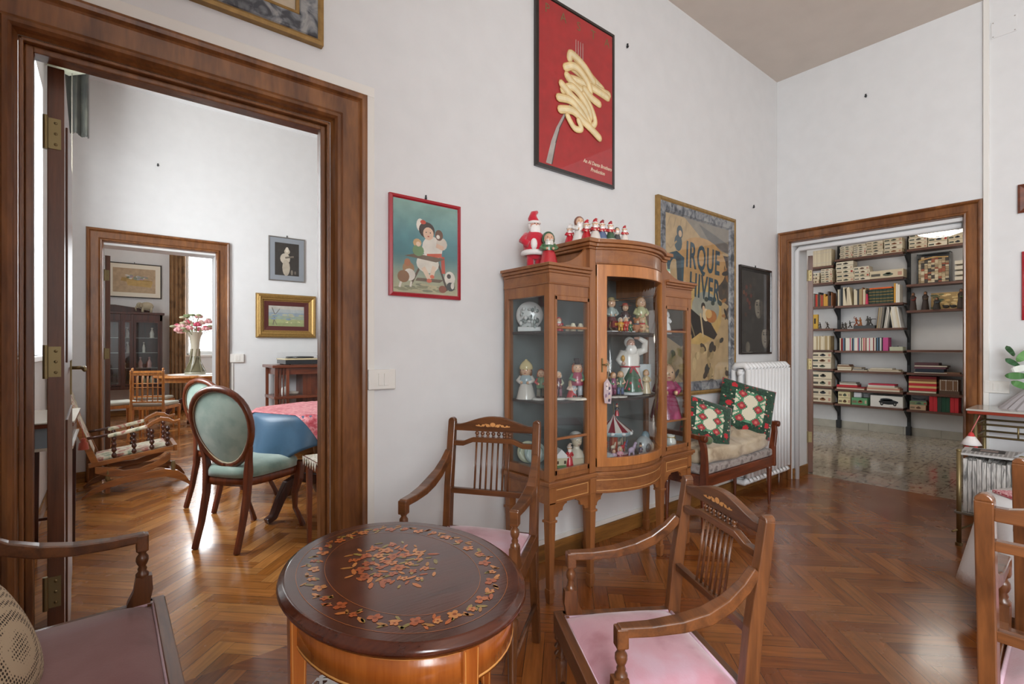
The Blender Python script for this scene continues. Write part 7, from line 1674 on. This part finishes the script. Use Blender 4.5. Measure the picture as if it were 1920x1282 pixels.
t = thing('igloo', 'blue-white snow cave ornament right of the carousel', 'ornament', (2.37, 1.735, T3)); obj('dome', B('b8c4c8').ell(0, 0, .04, .055, .045, .06, 12, 8).paint('4a6068').ell(-.01, -.035, .035, .022, .015, .028, 8, 6), PGLOSS, t); obj('peak', B('7a98a4').ell(.015, .0, .09, .028, .024, .035, 7, 5), PGLOSS, t)
for nm, lb, x, y, h, kw in (('miniature_church', 'small cream tower ornament at the left front of the cabinet floor', 1.985, 1.715, .065, None), ('miniature_church', 'small pale tower ornament, second from left at the cabinet floor front', 2.01, 1.69, .055, None)):
    t = thing(nm, lb, 'ornament', (x, y, T3)); obj('tower', B('d8d0bc').box(-.02, .02, -.015, .015, 0, h * .65), PGLOSS, t, bevel=.002); obj('roof', B('c8ccd0').prism([(-.024, h * .62), (.024, h * .62), (0, h)], 'y', -.018, .018), PGLOSS, t); obj('door', B('4a3a34').box(-.006, .006, -.0165, -.015, 0, .02), PGLOSS, t)
fig('child_figurine', 'lilac little figurine before the carousel', (2.045, 1.685, T3), .075, robe='9a80a0', top='c8b0c4', hair='8a4a54', rz=LK, fat=1.3)
fig('child_figurine', 'pink and red pair-like figurine before the carousel', (2.08, 1.672, T3), .085, robe='b84a64', top='d8a0b0', hair='e0d8d0', rz=LK, fat=1.3, base='d8c8d4')
t = thing('rocking_horse', 'lilac rocking horse ornament on a white base before the carousel', 'ornament', (2.18, 1.675, T3)); obj('base', B('d4ccdc').box(-.05, .05, -.018, .018, 0, .012), PGLOSS, t, bevel=.003); obj('horse', B('c4b4d0').ell(0, 0, .05, .026, .012, .016, 8, 6).tube([(.018, 0, .055), (.032, 0, .085)], [.01, .007], 7).tube([(.03, 0, .085), (.045, 0, .078)], [.008, .005], 6).tube([(-.015, 0, .045), (-.022, 0, .012)], .005, 6).tube([(.015, 0, .045), (.022, 0, .012)], .005, 6), PGLOSS, t)
fig('soldier_figurine', 'navy-uniformed little figurine at the right of the rocking horse', (2.265, 1.68, T3), .08, robe='3a4464', top='3a4464', legs='d8d4cc', hat='tall', hatc='2a2a34', rz=LK)
tag(obj('candle', B('d8d4c4').lathe([(.012, 0), (.013, .05), (.008, .055), (.002, .062)], 0, 0, 0, 12), PGLOSS, loc=(2.41, 1.71, T3)), 'short cream candle at the right of the cabinet floor', 'candle')
# right bay
fig('angel_figurine', 'white winged angel figurine on the upper right cabinet shelf', (2.626, 1.76, T1), .15, robe='e0e2e4', top='e4e4e6', face='e4e2e0', hair='d8d8da', rz=LK, arms='e4e4e6', fat=1.2)
fig('doll', 'tall doll in a magenta dress behind the right cabinet door', (2.665, 1.79, .775), .345, robe='8a2450', top='9a2c5c', hair='9a7850', face='c8a480', rz=LK, fat=1.5, cat='doll')
tag(obj('jug', B('dcdcd4').lathe([(.022, 0), (.034, .012), (.034, .035), (.022, .055), (.026, .07), (.022, .07), (.018, .052), (.0, .03)], 0, 0, 0, 16).paint('b89a4a').tube([(.03, 0, .055), (.048, 0, .045), (.036, 0, .02)], .004, 6).tube([(.0235 * math.cos(a), .0235 * math.sin(a), .057) for a in [2 * PI * k / 14 for k in range(15)]], .003, 5), PGLOSS, loc=(2.655, 1.75, T3)), 'small white jug with gold trim on the floor of the right bay', 'jug')
fig('child_figurine', 'tiny red figurine left of the white jug', (2.56, 1.75, T3), .06, robe='a82c34', top='a82c34', hair='5a3a30', rz=LK, fat=1.3)
# card ornament on the key
t = thing('hanging_ornament', 'paper card ornament with lilac figures hanging from the cabinet key', 'ornament', (1.93, 1.628, .93), -.2); obj('card', B('b8a4a8').prism([(-.02, 0), (.018, -.006), (.024, .05), (.02, .09), (-.004, .12), (-.024, .1), (-.026, .04)], 'y', -.003, .0), PPAPER, t)
b = B()
for k in range(16): b.oval(rq.uniform(-.016, .014), rq.uniform(.01, .095), .006, .009, -.0035 - k * .0001, rq.choice(['6a5478', 'd8ccc8', '8a6a7c', '4a4250', 'c8b0a0']), 7)
obj('print', b, PPAPER, t); obj('ribbon', B('a08c70').tube([(-.002, -.001, .118), (.01, .0, .17), (.012, .004, .19)], .0015, 5), PMATT, t)
